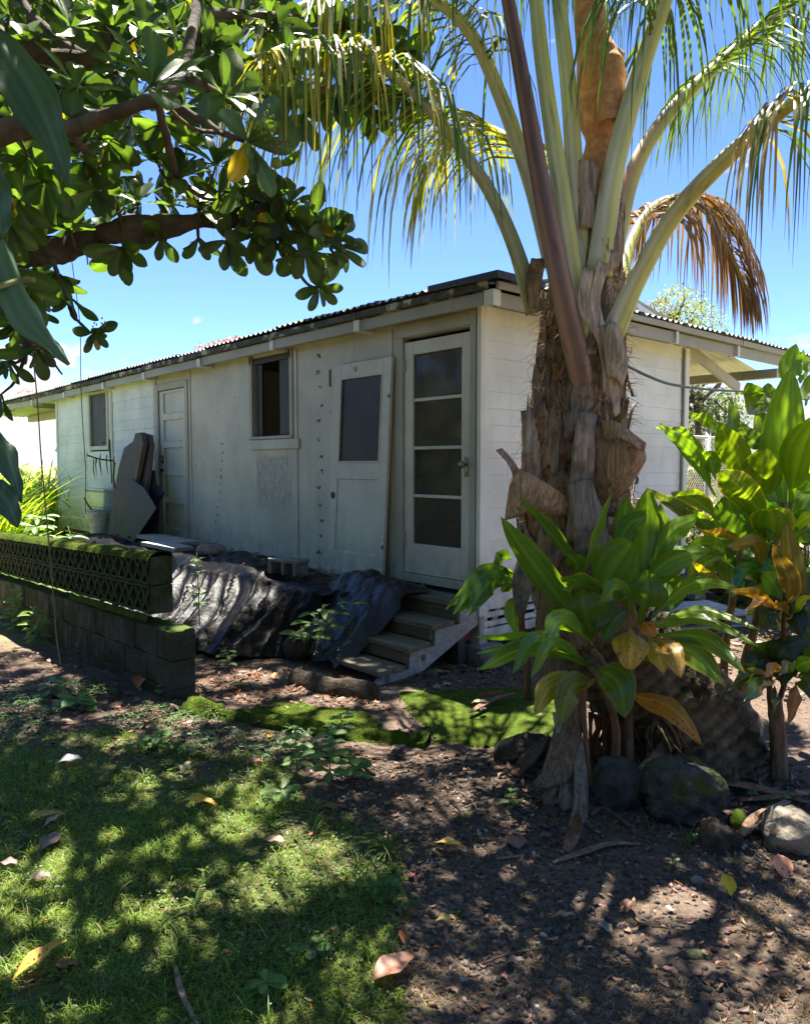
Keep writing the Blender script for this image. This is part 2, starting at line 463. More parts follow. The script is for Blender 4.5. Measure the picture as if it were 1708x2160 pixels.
M_conc = mottled('stained_concrete', (0.05, 0.048, 0.04), (0.12, 0.115, 0.098), 5, 0.95, 0.9, 0.01, bscale=60, c3=(0.028, 0.036, 0.012), s3=2.6, t3=(0.40, 0.58), moss=((0.035, 0.06, 0.008), (0.09, 0.13, 0.02), 5, 0.30, 0.62))
M_concp = mottled('pale_concrete', (0.17, 0.165, 0.15), (0.27, 0.26, 0.24), 8, 0.95, 0.8, 0.006, bscale=70, c3=(0.06, 0.06, 0.05), s3=4, t3=(0.5, 0.68))
M_moss = mottled('green_moss', (0.035, 0.062, 0.006), (0.085, 0.125, 0.014), 18, 0.95, 1.0, 0.012, bscale=110, c3=(0.045, 0.04, 0.02), s3=6, t3=(0.6, 0.74), spec=0.1)
M_rock = mottled('dark_lava_rock', (0.040, 0.040, 0.038), (0.115, 0.11, 0.10), 14, 0.9, 1.0, 0.02, bscale=45, moss=((0.05, 0.068, 0.008), (0.17, 0.18, 0.04), 7.5, 0.05, 0.47))
M_rockp = mottled('tan_weathered_rock', (0.17, 0.14, 0.105), (0.34, 0.29, 0.225), 9, 0.95, 1.0, 0.012, bscale=40, c3=(0.06, 0.05, 0.045), s3=7, t3=(0.58, 0.66), moss=((0.09, 0.11, 0.01), (0.2, 0.2, 0.03), 5, 0.05, 0.62))
M_stump = mottled('rotten_brown_wood', (0.035, 0.025, 0.018), (0.10, 0.075, 0.052), 12, 0.95, 1.0, 0.012, bscale=40, moss=((0.045, 0.06, 0.008), (0.12, 0.135, 0.03), 5, 0.22, 0.80))
M_plastic, nt, b, out = newmat('black_plastic_sheet')
v = coords(nt)
dust = mrange(nt, noise(nt, v, 5, 7, 0.65), 0.45, 0.75)
nt.links.new(mixc(nt, dust, (0.004, 0.004, 0.004), (0.013, 0.009, 0.006)), b.inputs['Base Color'])
nt.links.new(mrange(nt, dust, 0, 1, 0.36, 0.62), b.inputs['Roughness'])
b.inputs['Specular IOR Level'].default_value = 0.13
bump(nt, b, noise(nt, v, 15, 6, 0.62), 0.6, 0.02)
M_bag, nt, b, out = newmat('blue_black_plastic_bag')
v = coords(nt)
nt.links.new(mixc(nt, mrange(nt, noise(nt, v, 6, 6), 0.4, 0.75), (0.008, 0.010, 0.013), (0.022, 0.025, 0.028)), b.inputs['Base Color'])
b.inputs['Roughness'].default_value = 0.28; b.inputs['Specular IOR Level'].default_value = 0.4
bump(nt, b, noise(nt, v, 13, 6, 0.62), 0.75, 0.02)
M_ceram, nt, b, out = newmat('grimy_white_ceramic')
nt.links.new(mixc(nt, mrange(nt, noise(nt, coords(nt), 7, 6), 0.4, 0.7), (0.62, 0.62, 0.58), (0.42, 0.41, 0.36)), b.inputs['Base Color'])
b.inputs['Roughness'].default_value = 0.25
def fibremat(name, c1, c2, c3, streak=60.0, rough=0.9):
    m, nt, b, out = newmat(name)
    v = coords(nt); big = noise(nt, v, 4, 6, .65)
    s1 = noise(nt, coords(nt, (streak, streak, streak * .09), rot=(.12, .1, 0)), 1.0, 5, .7); s2 = noise(nt, coords(nt, (streak * .8, streak * .8, streak * .1), rot=(-.35, .3, 0)), 1.3, 4, .7)
    s = math_(nt, 'ADD', math_(nt, 'MULTIPLY', s1, .6), math_(nt, 'MULTIPLY', s2, .4))
    col = mixc(nt, mrange(nt, s, .34, .66), c1, c2); col = mixc(nt, mrange(nt, big, .52, .68), col, c3)
    nt.links.new(mixc(nt, 1.0, col, tint_of(nt), 'MULTIPLY'), b.inputs['Base Color']); b.inputs['Roughness'].default_value = rough; b.inputs['Specular IOR Level'].default_value = .15
    bump(nt, b, s, 1.0, .012); return m
M_fibre = fibremat('palm_fibre_cloth', (0.15, 0.095, 0.06), (0.48, 0.325, 0.20), (0.14, 0.092, 0.06))
M_sheath = fibremat('dry_grey_sheath', (0.17, 0.13, 0.098), (0.54, 0.43, 0.335), (0.15, 0.115, 0.088), 42.0, .8)
M_bark = mottled('palm_bark', (0.13, 0.095, 0.06), (0.26, 0.195, 0.125), 10, 0.95, 1.0, 0.01, bscale=60, c3=(0.05, 0.05, 0.022), s3=4, t3=(0.5, 0.64))
M_orange = mottled('orange_palm_sheath', (0.42, 0.20, 0.09), (0.60, 0.33, 0.17), 30, 0.8, 0.8, 0.006, stretch=(1, 1, 1), bscale=90, c3=(0.25, 0.13, 0.07), s3=5, t3=(0.55, 0.7))
M_petiole = mottled('palm_petiole', (0.85, 0.85, 0.85), (1.1, 1.1, 1.1), 5, 0.45, 0.3, 0.003, stretch=(2, 2, 0.6), c3=(0.7, 0.62, 0.5), s3=7, t3=(0.64, 0.72), spec=0.4)
M_deadfrond = leafmat('dead_palm_leaflet', 0.6, 0.25, (1.2, 1.1, .95), 0.1)
M_frond = leafmat('palm_leaflet', 0.42, 0.38, (1.6, 1.75, 0.45), 0.1)
M_ti = leafmat('ti_leaf', 0.27, 0.45, (2.3, 2.3, 0.30), 0.08)
M_tiy = leafmat('ti_leaf_yellowing', 0.42, 0.35, (1.4, 1.2, 0.5), 0.06, spots=(60, 0.30, (0.08, 0.04, 0.02)))
M_tree = leafmat('tree_leaf', 0.33, 0.38, (2.4, 2.7, 0.42), 0.3)
M_vine = leafmat('vine_leaf', 0.35, 0.28, (1.6, 2.0, 0.5), 0.1)
M_grass = leafmat('grass_blade', 0.5, 0.42, (1.9, 1.8, 0.35), 0.0, spec=0.3)
M_weed = leafmat('weed_leaf', 0.5, 0.35, (1.5, 1.8, 0.5), 0.1)
M_deadleaf = leafmat('fallen_leaf', 0.5, 0.18, (1.4, 1.0, 0.5), 0.0, spots=(45, 0.25, (0.07, 0.035, 0.02)))
M_branch = mottled('tree_bark', (0.055, 0.043, 0.034), (0.13, 0.105, 0.085), 9, 0.95, 1.0, 0.012, bscale=35, moss=((0.05, 0.06, 0.012), (0.10, 0.11, 0.03), 6, 0.25, 0.74))
M_wire = mottled('vine_stem', (0.12, 0.10, 0.07), (0.2, 0.17, 0.12), 20, 0.8, 0.2)
M_cable = mottled('black_cable', (0.03, 0.03, 0.032), (0.04, 0.04, 0.042), 5, 0.5, 0.0)
M_galv = mottled('galvanised_steel', (0.42, 0.43, 0.43), (0.52, 0.53, 0.53), 20, 0.5, 0.1, metal=0.6)
M_red = mottled('orange_red_plastic', (0.55, 0.07, 0.025), (0.5, 0.06, 0.02), 5, 0.5, 0.1)
M_white = paint_mat('white_pallet_paint', (0.68, 0.69, 0.70), 0.8)
M_stone = mottled('gravel_stone', (0.75, 0.75, 0.75), (1.15, 1.1, 1.08), 25, 0.9, 0.6, 0.002)

# ground sheet material: dark volcanic soil, with soil under the lawn and dry patches
M_ground, nt, b, out = newmat('dark_soil')
geo = nt.nodes.new('ShaderNodeNewGeometry'); v = geo.outputs['Position']
n1 = noise(nt, v, 3.0, 8, 0.65); n2 = noise(nt, v, 38, 6, 0.7); n3 = noise(nt, v, 0.9, 4)
col = mixc(nt, mrange(nt, n2, 0.3, 0.7), (0.066, 0.048, 0.034), (0.23, 0.165, 0.118))
col = mixc(nt, mrange(nt, n1, 0.45, 0.68), col, (0.20, 0.145, 0.115))
far = nd(nt, 'ShaderNodeVectorMath', {0: v}, operation='LENGTH').outputs['Value']
col = mixc(nt, mrange(nt, far, 7.0, 10.0), col, mixc(nt, n3, (0.24, 0.24, 0.09), (0.36, 0.32, 0.17)))  # far ground made pale to bounce light onto the walls
nt.links.new(mixc(nt, 1.0, col, tint_of(nt), 'MULTIPLY'), b.inputs['Base Color']); b.inputs['Roughness'].default_value = 0.95; b.inputs['Specular IOR Level'].default_value = 0.15
bump(nt, b, math_(nt, 'ADD', n2, math_(nt, 'MULTIPLY', noise(nt, v, 120, 4, 0.7), 0.5)), 0.9, 0.02)
#MARK_STRUCTURE

# ================================================================ GROUND
def axis_lines(lo, hi, step, far):
    a = list(np.arange(lo, hi + 1e-6, step)); d = step
    x = hi
    while x < far: d *= 1.35; x += d; a.append(x)
    d = step; x = lo
    while x > -far: d *= 1.35; x -= d; a.insert(0, x)
    return a
gx = axis_lines(-4.5, 4.0, 0.07, 900); gy = axis_lines(1.2, 8.0, 0.07, 900)
g = MB()
def gfine(x, y):
    n = 0.0
    if -5 < x < 4.5 and 1 < y < 8.5: n = 0.010 * fbm(x * 3, y * 3) + 0.006 * fbm(x * 9, y * 9, 2)
    return gz(x, y) + n
def soil(x, y):
    if not (-6 < x < 5 and 1 < y < 8): return (1, 1, 1)
    px_, py_ = proj((x, y, 0)); e = 60 * fbm(x * 4, y * 4)
    lawn = min(1, max(0, (py_ - 1580 + e * .4) / 60)) * min(1, max(0, (560 + (py_ - 1600) * .62 + e - px_) / 80 + .5))
    k = .8 + .35 * fbm(x * 2, y * 2, 4)
    return (k * (1 - .25 * lawn), k * (1 + .15 * lawn), k * (1 - .5 * lawn))
g.grid([[(x, y, gfine(x, y)) for x in gx] for y in gy], [[soil(x, y) for x in gx] for y in gy])
go = g.build('ground', M_ground, smooth=True); go['kind'] = 'structure'

# ================================================================ HOUSE
HL = 10.6; HT = 3.25
house = thing('house', 'old white wooden cottage with corrugated iron roof and peeling paint', 'house', W(0, 0, 0.42))
def hbox(mb, s0, s1, t0, t1, z0, z1, ch=0.004, tint=(1, 1, 1)):
    return mb.box((s0, t0, z0), (s1, t1, z1), W, tint, ch)
def hb(name, mat, *a, parent=house, tint=(1, 1, 1), ch=0.004):
    m = MB(); hbox(m, *a, ch=ch, tint=tint); return m.build(name, mat, parent)
# long wall, painted boards around its openings
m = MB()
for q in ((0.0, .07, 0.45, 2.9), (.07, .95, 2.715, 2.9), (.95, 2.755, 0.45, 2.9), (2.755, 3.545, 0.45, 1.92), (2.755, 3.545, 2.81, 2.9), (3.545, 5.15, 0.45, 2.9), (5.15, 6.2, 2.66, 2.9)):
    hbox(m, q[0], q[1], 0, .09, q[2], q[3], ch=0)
m.build('long_wall', M_wall, house)
# upright cover strips on the long wall
for s, w_ in ((1.07, .05), (2.62, .05), (5.12, .06), (6.21, .06), (4.3, .0)):
    if w_: hb('batten', M_wall, s, s + w_, -.012, .004, .5, 2.82)
# shiplap boards on the far half of the long wall
rows = np.arange(0.45, 2.9, 0.152)
for i, z in enumerate(rows):
    z1 = min(z + .1505, 2.9)
    spans = [(6.27, 8.02), (8.86, HL - .07)] if z1 > 1.93 and z < 2.78 else [(6.27, HL - .07)]
    for a, b_ in spans:
        k = 0.97 + 0.06 * rnd.random()
        mm = MB(); o0 = -.012 - .004 * rnd.random()
        mm.add([W(s, t, zz) for s in (a, b_) for t, zz in ((o0 - .0035, z), (o0 + .0015, z1), (.02, z1 + .0005), (.02, z))],
               [(0, 1, 5, 4), (1, 2, 6, 5), (2, 3, 7, 6), (3, 0, 4, 7), (0, 3, 2, 1), (4, 5, 6, 7)], (k, k, k * .99))
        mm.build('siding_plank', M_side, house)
# end wall: shiplap boards
for i, z in enumerate(np.arange(0.43, 2.85, 0.1355)):
    z1 = min(z + .1342, 2.87); cut = rnd.choice([None, None, None, 1.1, 2.2])
    spans = [(.105, cut), (cut, HT - .06)] if cut else [(.105, HT - .06)]
    for a, b_ in spans:
        k = 0.97 + 0.06 * rnd.random(); o0 = -.010 - .003 * rnd.random(); tl = .003 * rnd.uniform(-1, 1)
        mm = MB()
        mm.add([W(s, t, zz) for t in (a, b_ - .002) for s, zz in ((o0 - .003, z + (tl * .4 if t == a else 0)), (o0 + .0015, z1), (.02, z1 + .0005), (.02, z))],
               [(0, 4, 5, 1), (1, 5, 6, 2), (2, 6, 7, 3), (3, 7, 4, 0), (0, 1, 2, 3), (4, 7, 6, 5)], (k, k, k))
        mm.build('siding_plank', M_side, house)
hb('corner_board', M_side, -.024, .02, -.022, .10, .36, 2.86)
hb('corner_board', M_side, -.03, .02, HT - .055, HT + .06, .40, 2.86)
hb('corner_board', M_side, HL - .06, HL + .03, -.024, .04, .38, 2.86)
hb('cover_strip', M_fascia, -.042, -.02, HT - .075, HT - .045, .42, 2.84)
# unseen walls, ceiling, floor (so the rooms are dark and lit through their openings only)
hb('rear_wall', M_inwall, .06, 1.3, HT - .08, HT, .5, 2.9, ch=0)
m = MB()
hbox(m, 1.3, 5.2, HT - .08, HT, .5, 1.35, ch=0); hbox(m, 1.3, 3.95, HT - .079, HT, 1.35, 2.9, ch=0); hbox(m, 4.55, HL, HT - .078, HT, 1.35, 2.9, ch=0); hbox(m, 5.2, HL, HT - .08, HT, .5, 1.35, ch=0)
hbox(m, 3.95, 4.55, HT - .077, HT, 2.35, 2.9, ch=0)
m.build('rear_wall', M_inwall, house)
m = MB(); hbox(m, .021, .05, .02, HT - .08, .42, 2.9, ch=0); m.build('end_wall_lining', M_inwall, house)
m = MB(); hbox(m, HL - .06, HL, .09, HT, .42, 2.9, ch=0); m.build('end_wall_lining', M_inwall, house)
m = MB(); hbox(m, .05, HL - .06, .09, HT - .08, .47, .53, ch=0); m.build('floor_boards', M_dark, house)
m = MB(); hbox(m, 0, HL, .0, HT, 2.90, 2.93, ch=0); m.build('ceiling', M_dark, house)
m = MB(); hbox(m, 2.55, 2.62, .09, 2.2, .53, 2.9, ch=0); hbox(m, 1.25, 1.31, .09, HT - .08, .53, 2.9, ch=0); hbox(m, 5.0, 5.07, .09, HT - .08, .53, 2.9, ch=0); m.build('partition', M_inwall, house)
for i in range(9):   # boarded inner wall that shows through the open window
    z = 1.45 + i * .16
    hb('inner_board', M_inwall, 3.3, 3.93, HT - .10, HT - .081, z, z + .152)
# window that stands open
def hwin(s0, s1, z0, z1, frame_w, sill=True):
    fr = MB()
    hbox(fr, s0 - .06, s0, -.018, .06, z0 - .01, z1 + .03); hbox(fr, s1, s1 + .06, -.018, .06, z0 - .01, z1 + .03)
    return fr
fr = hwin(2.76, 3.54, 1.92, 2.81, .05)
hbox(fr, 2.70, 3.60, -.03, .06, 1.885, 1.918)
w1 = fr.build('window', M_trim, house)
hb('apron', M_wall, 2.58, 3.62, -.022, .0, 1.77, 1.88, parent=w1)
hb('blind_rail', M_iron, 2.76, 3.54, .0, .05, 2.74, 2.81, parent=w1)
hb('sash', M_iron, 3.39, 3.50, .03, .06, 1.925, 2.74, parent=w1)
m = MB(); hbox(m, 2.775, 3.0, .02, .026, 1.93, 2.74, ch=0); m.build('screen', M_screen, w1)
m = MB(); m.tube([W(3.56, -.03, 2.74), W(3.56, -.03, 2.83)], .006, 6); m.tube([W(2.73, -.03, 2.74), W(2.73, -.03, 2.83)], .006, 6); m.build('hooks', M_iron, w1, kind='stuff')
# far window with screen
fr = MB(); hbox(fr, 8.0, 8.06, -.035, .04, 1.84, 2.80); hbox(fr, 8.82, 8.88, -.035, .04, 1.84, 2.80); hbox(fr, 8.06, 8.82, -.035, .04, 1.84, 1.905); hbox(fr, 8.06, 8.82, -.035, .04, 2.755, 2.80)
w2 = fr.build('window', M_door, house)
m = MB(); hbox(m, 8.055, 8.825, .0, .006, 1.90, 2.76, ch=0); m.build('screen', M_screen, w2)
hb('batten', M_wall, 7.82, 7.90, -.03, .0, .5, 2.84)
# front door with four panes
dr = MB()
DS0, DS1, DZ0, DZ1 = .10, .905, .635, 2.675
hbox(dr, DS0, DS0 + .10, -.01, .03, DZ0, DZ1); hbox(dr, DS1 - .115, DS1, -.01, .03, DZ0, DZ1)
hbox(dr, DS0 + .10, DS1 - .115, -.01, .03, DZ0, .90); hbox(dr, DS0 + .10, DS1 - .115, -.01, .03, 2.56, DZ1)
pane_z = (.90, 1.325, 1.745, 2.165, 2.56)
for z in pane_z[1:-1]: hbox(dr, DS0 + .10, DS1 - .115, -.004, .024, z - .014, z + .014)
door = dr.build('glazed_door', M_door, house)
for a, b_ in zip(pane_z[:-1], pane_z[1:]): hb('pane', M_glass, DS0 + .10, DS1 - .115, .008, .012, a + .012, b_ - .012, parent=door, ch=0)
bd = MB(); hbox(bd, DS0, DS1, .055, .085, DZ0, DZ1)
for i in range(5):
    z = .80 + i * .36
    for q in ((.25, .76, z, z + .015), (.25, .76, z + .30, z + .315), (.25, .265, z + .015, z + .30), (.745, .76, z + .015, z + .30)): hbox(bd, q[0], q[1], .045, .056, q[2], q[3])
bd.build('inner_door', M_backdoor, door)
m = MB(); m.tube([W(.74, .045, 1.50), W(.74, .02, 1.50)], [.03, .035], 10); m.build('inner_knob', M_iron, door)
m = MB(); hbox(m, .115, .165, -.018, -.008, 1.50, 1.66); m.build('knob_plate', M_brass, door)
m = MB(); P = [W(.14, -.018 - d, 1.60) for d in (0, .02, .03, .05, .065, .07)]; m.tube(P, [.010, .012, .026, .032, .022, .006], 12); m.build('knob', M_brass, door, True)
for z in (.88, 2.42):
    m = MB(); hbox(m, .885, .93, -.026, -.008, z, z + .11, ch=.003); m.tube([W(.907, -.026, z - .01), W(.907, -.026, z + .12)], .009, 8); m.build('hinge', M_trim, door)
fr = MB(); hbox(fr, .03, .095, -.028, .06, .56, 2.72); hbox(fr, .91, 1.02, -.028, .06, .56, 2.72); hbox(fr, .03, 1.02, -.03, .06, 2.72, 2.84); hbox(fr, .095, .91, -.02, .06, .555, .63)
hbox(fr, .12, .90, -.038, -.028, 2.80, 2.825)
fr.build('door_frame', M_trim, house)
# far panelled door
dr = MB(); A0, A1, B0, B1 = 5.27, 6.10, .56, 2.62
hbox(dr, A0, A1, .022, .05, B0, B1, ch=0)
zs = [B0 + .16 + i * .385 for i in range(6)]
hbox(dr, A0, A0 + .11, .0, .022, B0, B1); hbox(dr, A1 - .12, A1, .0, .022, B0, B1)
hbox(dr, A0 + .11, A1 - .12, .0, .021, B0, zs[0])
for i in range(1, 5): hbox(dr, A0 + .11, A1 - .12, .0, .021, zs[i] - .045, zs[i] + .045)
hbox(dr, A0 + .11, A1 - .12, .0, .021, zs[5] - .06, B1)
d2_ = dr.build('panelled_door', M_door, house)
m = MB(); m.tube([W(6.03, .0, 1.52), W(6.03, -.05, 1.52)], [.015, .032], 10); m.build('knob', M_iron, d2_)
hb('hasp', M_iron, 5.98, 6.16, -.012, -.0005, 1.70, 1.73, parent=d2_); hb('padlock', M_iron, 6.0, 6.05, -.02, -.0005, 1.62, 1.67, parent=d2_)
fr = MB(); hbox(fr, 5.18, 5.262, -.026, .05, .47, 2.72); hbox(fr, 6.108, 6.20, -.026, .05, .47, 2.72); hbox(fr, 5.262, 6.108, -.022, .05, 2.63, 2.72); hbox(fr, 5.262, 6.108, -.03, .05, .50, .555)
fr.build('door_frame', M_trim, house)
# chipped paint, flakes in two upright rows, one trailing off in a curve
m = MB()
def flake(s, z, n, sz):
    for _ in range(n):
        a = rnd.uniform(-.9, .9) + (math.pi / 2 if rnd.random() < .3 else 0); L = sz * rnd.uniform(.5, 1.2); w_ = sz * .09
        cs, cz = s + rnd.uniform(-.028, .028), z + rnd.uniform(-.015, .015)
        u = np.array([math.cos(a), math.sin(a)]); v_ = np.array([-u[1], u[0]])
        P = [(cs + (u * p + v_ * q)[0], -.003 - .003 * rnd.random(), cz + (u * p + v_ * q)[1]) for p, q in ((-L / 2, 0), (0, w_), (L / 2, 0), (0, -w_))]
        m.add([W(*p) for p in P] + [W(p[0], .0, p[2]) for p in P], [(0, 1, 2, 3), (0, 4, 5, 1), (1, 5, 6, 2), (2, 6, 7, 3), (3, 7, 4, 0)], (1, 1, 1))
for i in range(13): flake(2.22 + .03 * math.sin(i * 1.7), 2.72 - i * .168 - .03 * rnd.random(), rnd.choice((4, 6, 8)), rnd.uniform(.028, .05))
for i in range(13): flake(4.28 + .012 * i + .02 * (max(0, i - 5)) ** 1.5 * .35, 1.86 - i * .098 - .02 * rnd.random(), 3, .028)
for i in range(40): flake(rnd.uniform(1.1, 5.1), rnd.uniform(.6, 2.7), 1, .02)
for i in range(26): flake(rnd.choice([9.9, 10.0, 6.5, 8.3]) + rnd.uniform(-.1, .1), rnd.uniform(1.1, 2.7), 2, .045)
m.build('paint_chips', M_iron, house, kind='stuff')
m = MB(); hbox(m, 2.02, 2.05, -.005, 0, 2.38, 2.55, ch=.004); m.build('rust_scar', M_iron, house)

# ---- roof
RZ, RK, RT = 3.005, .20, 2.06                       # eave height, slope, ridge distance
def corrugated(mb, A, B, dir_len, up, pitch=.10, amp=.012, thick=.004, n=8, tint=(1, 1, 1)):
    """waves run across A->B, the sheet extends from there by vector dir_len"""
    A, B, D, U = (np.array(q, float) for q in (A, B, dir_len, up))
    Lw = np.linalg.norm(B - A); k = max(4, int(Lw / pitch * n)); rows = 2
    P = []
    for side in (0, 1):
        for r_ in range(rows):
            P.append([A + (B - A) * i / k + D * r_ + U * (amp * math.cos(2 * math.pi * i / k * Lw / pitch) + side * thick) for i in range(k + 1)])
    mb.grid([P[0], P[1], P[3], P[2], P[0]], tint)
s = .28; roof = None
while s < 15.2:
    w_ = .8; e = min(s + w_, 15.3)
    sag = .012 * math.sin(s * 1.1) + rnd.uniform(-.004, .004)
    k = rnd.uniform(.8, 1.15)
    mm = MB(); t0 = -.235 + rnd.uniform(-.012, .012)
    hz = -.008 * max(0, s - 3)
    corrugated(mm, W(s - .05, t0, RZ + sag + hz), W(e + .02, t0, RZ + sag + hz + rnd.uniform(-.003, .003)), D2 * (RT - t0) + np.array([0, 0, RK * (RT - t0)]), (0, 0, 1), tint=(k, k, k))
    mm.build('roof_sheet', M_roof, house)
    s += w_
for s in np.arange(.28, 14.9, 1.6):                 # far slope, runs on down over the side porch
    mm = MB(); corrugated(mm, W(s, RT, 3.45 + rnd.uniform(0, .004)), W(s + 1.62, RT, 3.45), D2 * (6.0 - RT) + np.array([0, 0, -RK * (6.0 - RT) * .86]), (0, 0, 1), n=6)
    mm.build('roof_sheet', M_roofin, house)
mm = MB(); mm.tube([W(.25, RT, 3.455), W(15.2, RT, 3.42)], .06, 8); mm.build('ridge_cap', M_roof, house)
# gable end above the skirt roof
mm = MB(); mm.add([W(.30, -.05, 2.93), W(.30, RT, 3.42), W(.30, 4.2, 2.93), W(.34, -.05, 2.93), W(.34, RT, 3.42), W(.34, 4.2, 2.93)], [(0, 1, 2), (3, 5, 4), (0, 3, 4, 1), (1, 4, 5, 2)]); mm.build('gable_board', M_side, house)
for sg in (-1, 1):
    mm = MB(); a = W(.27, RT, 3.445); b_ = W(.27, RT + sg * 1.85, 3.445 - RK * 1.85 * .98)
    mm.add([a + np.array([0, 0, z]) + D1 * q for z in (0, -.11) for q in (0, .03)] + [b_ + np.array([0, 0, z]) + D1 * q for z in (0, -.11) for q in (0, .03)],
           [(0, 1, 3, 2), (4, 6, 7, 5), (0, 4, 5, 1), (2, 3, 7, 6), (0, 2, 6, 4), (1, 5, 7, 3)]); mm.build('barge_board', M_side, house)
# skirt roof over the end wall
for t in np.arange(.22, 7.2, .8):
    mm = MB(); k = rnd.uniform(.85, 1.1); corrugated(mm, W(-.37, t - .03, 2.985 + .008 * math.sin(t * 2)), W(-.37, t + .82, 2.985 + .008 * math.sin(t * 2 + 1.6)), D1 * .72 + np.array([0, 0, .11]), (0, 0, 1), pitch=.105, amp=.013, tint=(k, k, k)); mm.build('roof_sheet', M_roof, house)
mm = MB(); mm.add([W(-.41, -.265, 3.022), W(.34, -.262, 3.034), W(.30, .22, 3.11), W(-.405, .30, 3.026), W(-.41, -.265, 2.965), W(.34, -.262, 2.985), W(-.405, .30, 2.975)], [(0, 3, 2, 1), (0, 1, 5, 4), (0, 4, 6, 3)]); mm.build('hip_flashing', M_iron, house)
# left end skirt roof, sloping gently away from the wall
for t in np.arange(-.2, 3.4, .8):
    mm = MB(); corrugated(mm, W(HL, t, 2.93), W(HL, t + .82, 2.93), D1 * 4.7 + np.array([0, 0, -.20]), (0, 0, 1), pitch=.105, amp=.013); mm.build('roof_sheet', M_roofin, house)
# weathered drip boards, rafter tails, blocking boards between them
ends = [-.25, 1.34, 2.80, 4.49, 6.17, 7.73, 9.6, 11.5, 13.4, 15.2]
for i in range(len(ends) - 1):
    a, b_ = ends[i], ends[i + 1]; hz = -.008 * max(0, (a + b_) / 2 - 3)
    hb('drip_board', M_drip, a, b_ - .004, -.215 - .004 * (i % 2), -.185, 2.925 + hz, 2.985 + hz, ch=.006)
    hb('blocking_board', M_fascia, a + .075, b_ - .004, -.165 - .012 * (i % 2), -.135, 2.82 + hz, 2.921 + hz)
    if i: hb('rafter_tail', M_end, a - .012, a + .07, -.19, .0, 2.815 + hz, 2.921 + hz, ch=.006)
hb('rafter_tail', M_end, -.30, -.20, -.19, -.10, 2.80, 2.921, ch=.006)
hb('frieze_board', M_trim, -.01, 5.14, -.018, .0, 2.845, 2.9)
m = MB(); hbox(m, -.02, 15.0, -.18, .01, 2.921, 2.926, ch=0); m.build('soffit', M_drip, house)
rends = [-.18, 1.2, 2.54, 3.88, 5.25, 6.8]
for i in range(len(rends) - 1):
    a, b_ = rends[i], rends[i + 1]
    hb('drip_board', M_fascia, -.345 - .005 * (i % 2), -.315, a, b_ - .004, 2.915, 2.97, ch=.005)
    hb('blocking_board', M_fascia, -.275 - .015 * (i % 2), -.245, a, b_ - .05, 2.80, 2.911)
    hb('rafter_tail', M_end, -.315, -.20, b_ - .05, b_ + .0, 2.795, 2.913, ch=.005)
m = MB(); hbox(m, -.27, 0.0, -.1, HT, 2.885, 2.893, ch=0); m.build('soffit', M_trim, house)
hb('porch_beam', M_trim, -.25, 3.2, 5.02, 5.14, 2.66, 2.77)
for a, b_ in (((.02, HT + .03, 2.74), (.02, 4.35, 2.40)),):
    m = MB(); A = W(-.03, HT + .05, 2.86); B = W(-.02, 4.55, 2.52)
    d = (B - A) / np.linalg.norm(B - A); nn = np.cross(d, D1); nn /= np.linalg.norm(nn)
    P = [q + D1 * x + nn * y for q in (A, B) for x in (0, .045) for y in (-.055, .055)]
    m.add(P, [(0, 1, 3, 2), (4, 6, 7, 5), (0, 4, 5, 1), (2, 3, 7, 6), (0, 2, 6, 4), (1, 5, 7, 3)]); m.build('brace', M_trim, house)
hb('porch_beam', M_trim, HL + .02, 15.1, .70, .82, 2.60, 2.74)
hb('porch_beam', M_trim, HL + 1.0, HL + 1.1, -.13, .70, 2.70, 2.80)
m = MB(); m.tube([W(HL + .05, .0, 1.85), W(HL + .60, .45, 2.68)], .045, 4); m.build('brace', M_trim, house)
# underside of the end wall: slatted skirt, corner post on a concrete foot
for i, z in enumerate((.175, .265, .34, .405)):
    hb('skirt_slat', M_side, -.02, .005, .03 + .01 * (i % 2), HT, z, z + (.075 if i == 0 else .045))
for t in np.arange(.25, 3.2, .55):
    m = MB(); A = W(.012, t, .43); B = W(.012, t - .16, .16); m.add([A, A + D2 * .06, B + D2 * .06, B] + [q + D1 * .02 for q in (A, A + D2 * .06, B + D2 * .06, B)], [(0, 1, 2, 3), (7, 6, 5, 4), (0, 4, 5, 1), (1, 5, 6, 2), (2, 6, 7, 3), (3, 7, 4, 0)]); m.build('skirt_brace', M_side, house)
hb('corner_post', M_wall, -.015, .09, -.01, .09, .12, .46)
hb('sill_beam', M_dark, .02, HL, .02, .12, .36, .47)
m = MB(); hbox(m, .95, HL, .30, .36, -.4, .40, ch=0); hbox(m, .3, .36, .36, HT, -.4, .40, ch=0); m.build('crawlspace_wall', M_dark, house)
m = MB(); m.tube([W(7.96, -.03, 2.0), W(7.96, -.03, 1.9), W(7.90, -.03, 1.6), W(7.88, -.03, 1.3)], .013, 6); m.build('conduit', M_cable, house)
pier = thing('concrete_footing', 'grey concrete block footing under the corner post of the house', 'footing', W(0, 0, 0))
m = MB(); hbox(m, -.10, .17, -.08, .19, -.1, .13, ch=.012); m.build('footing_block', M_concp, pier)

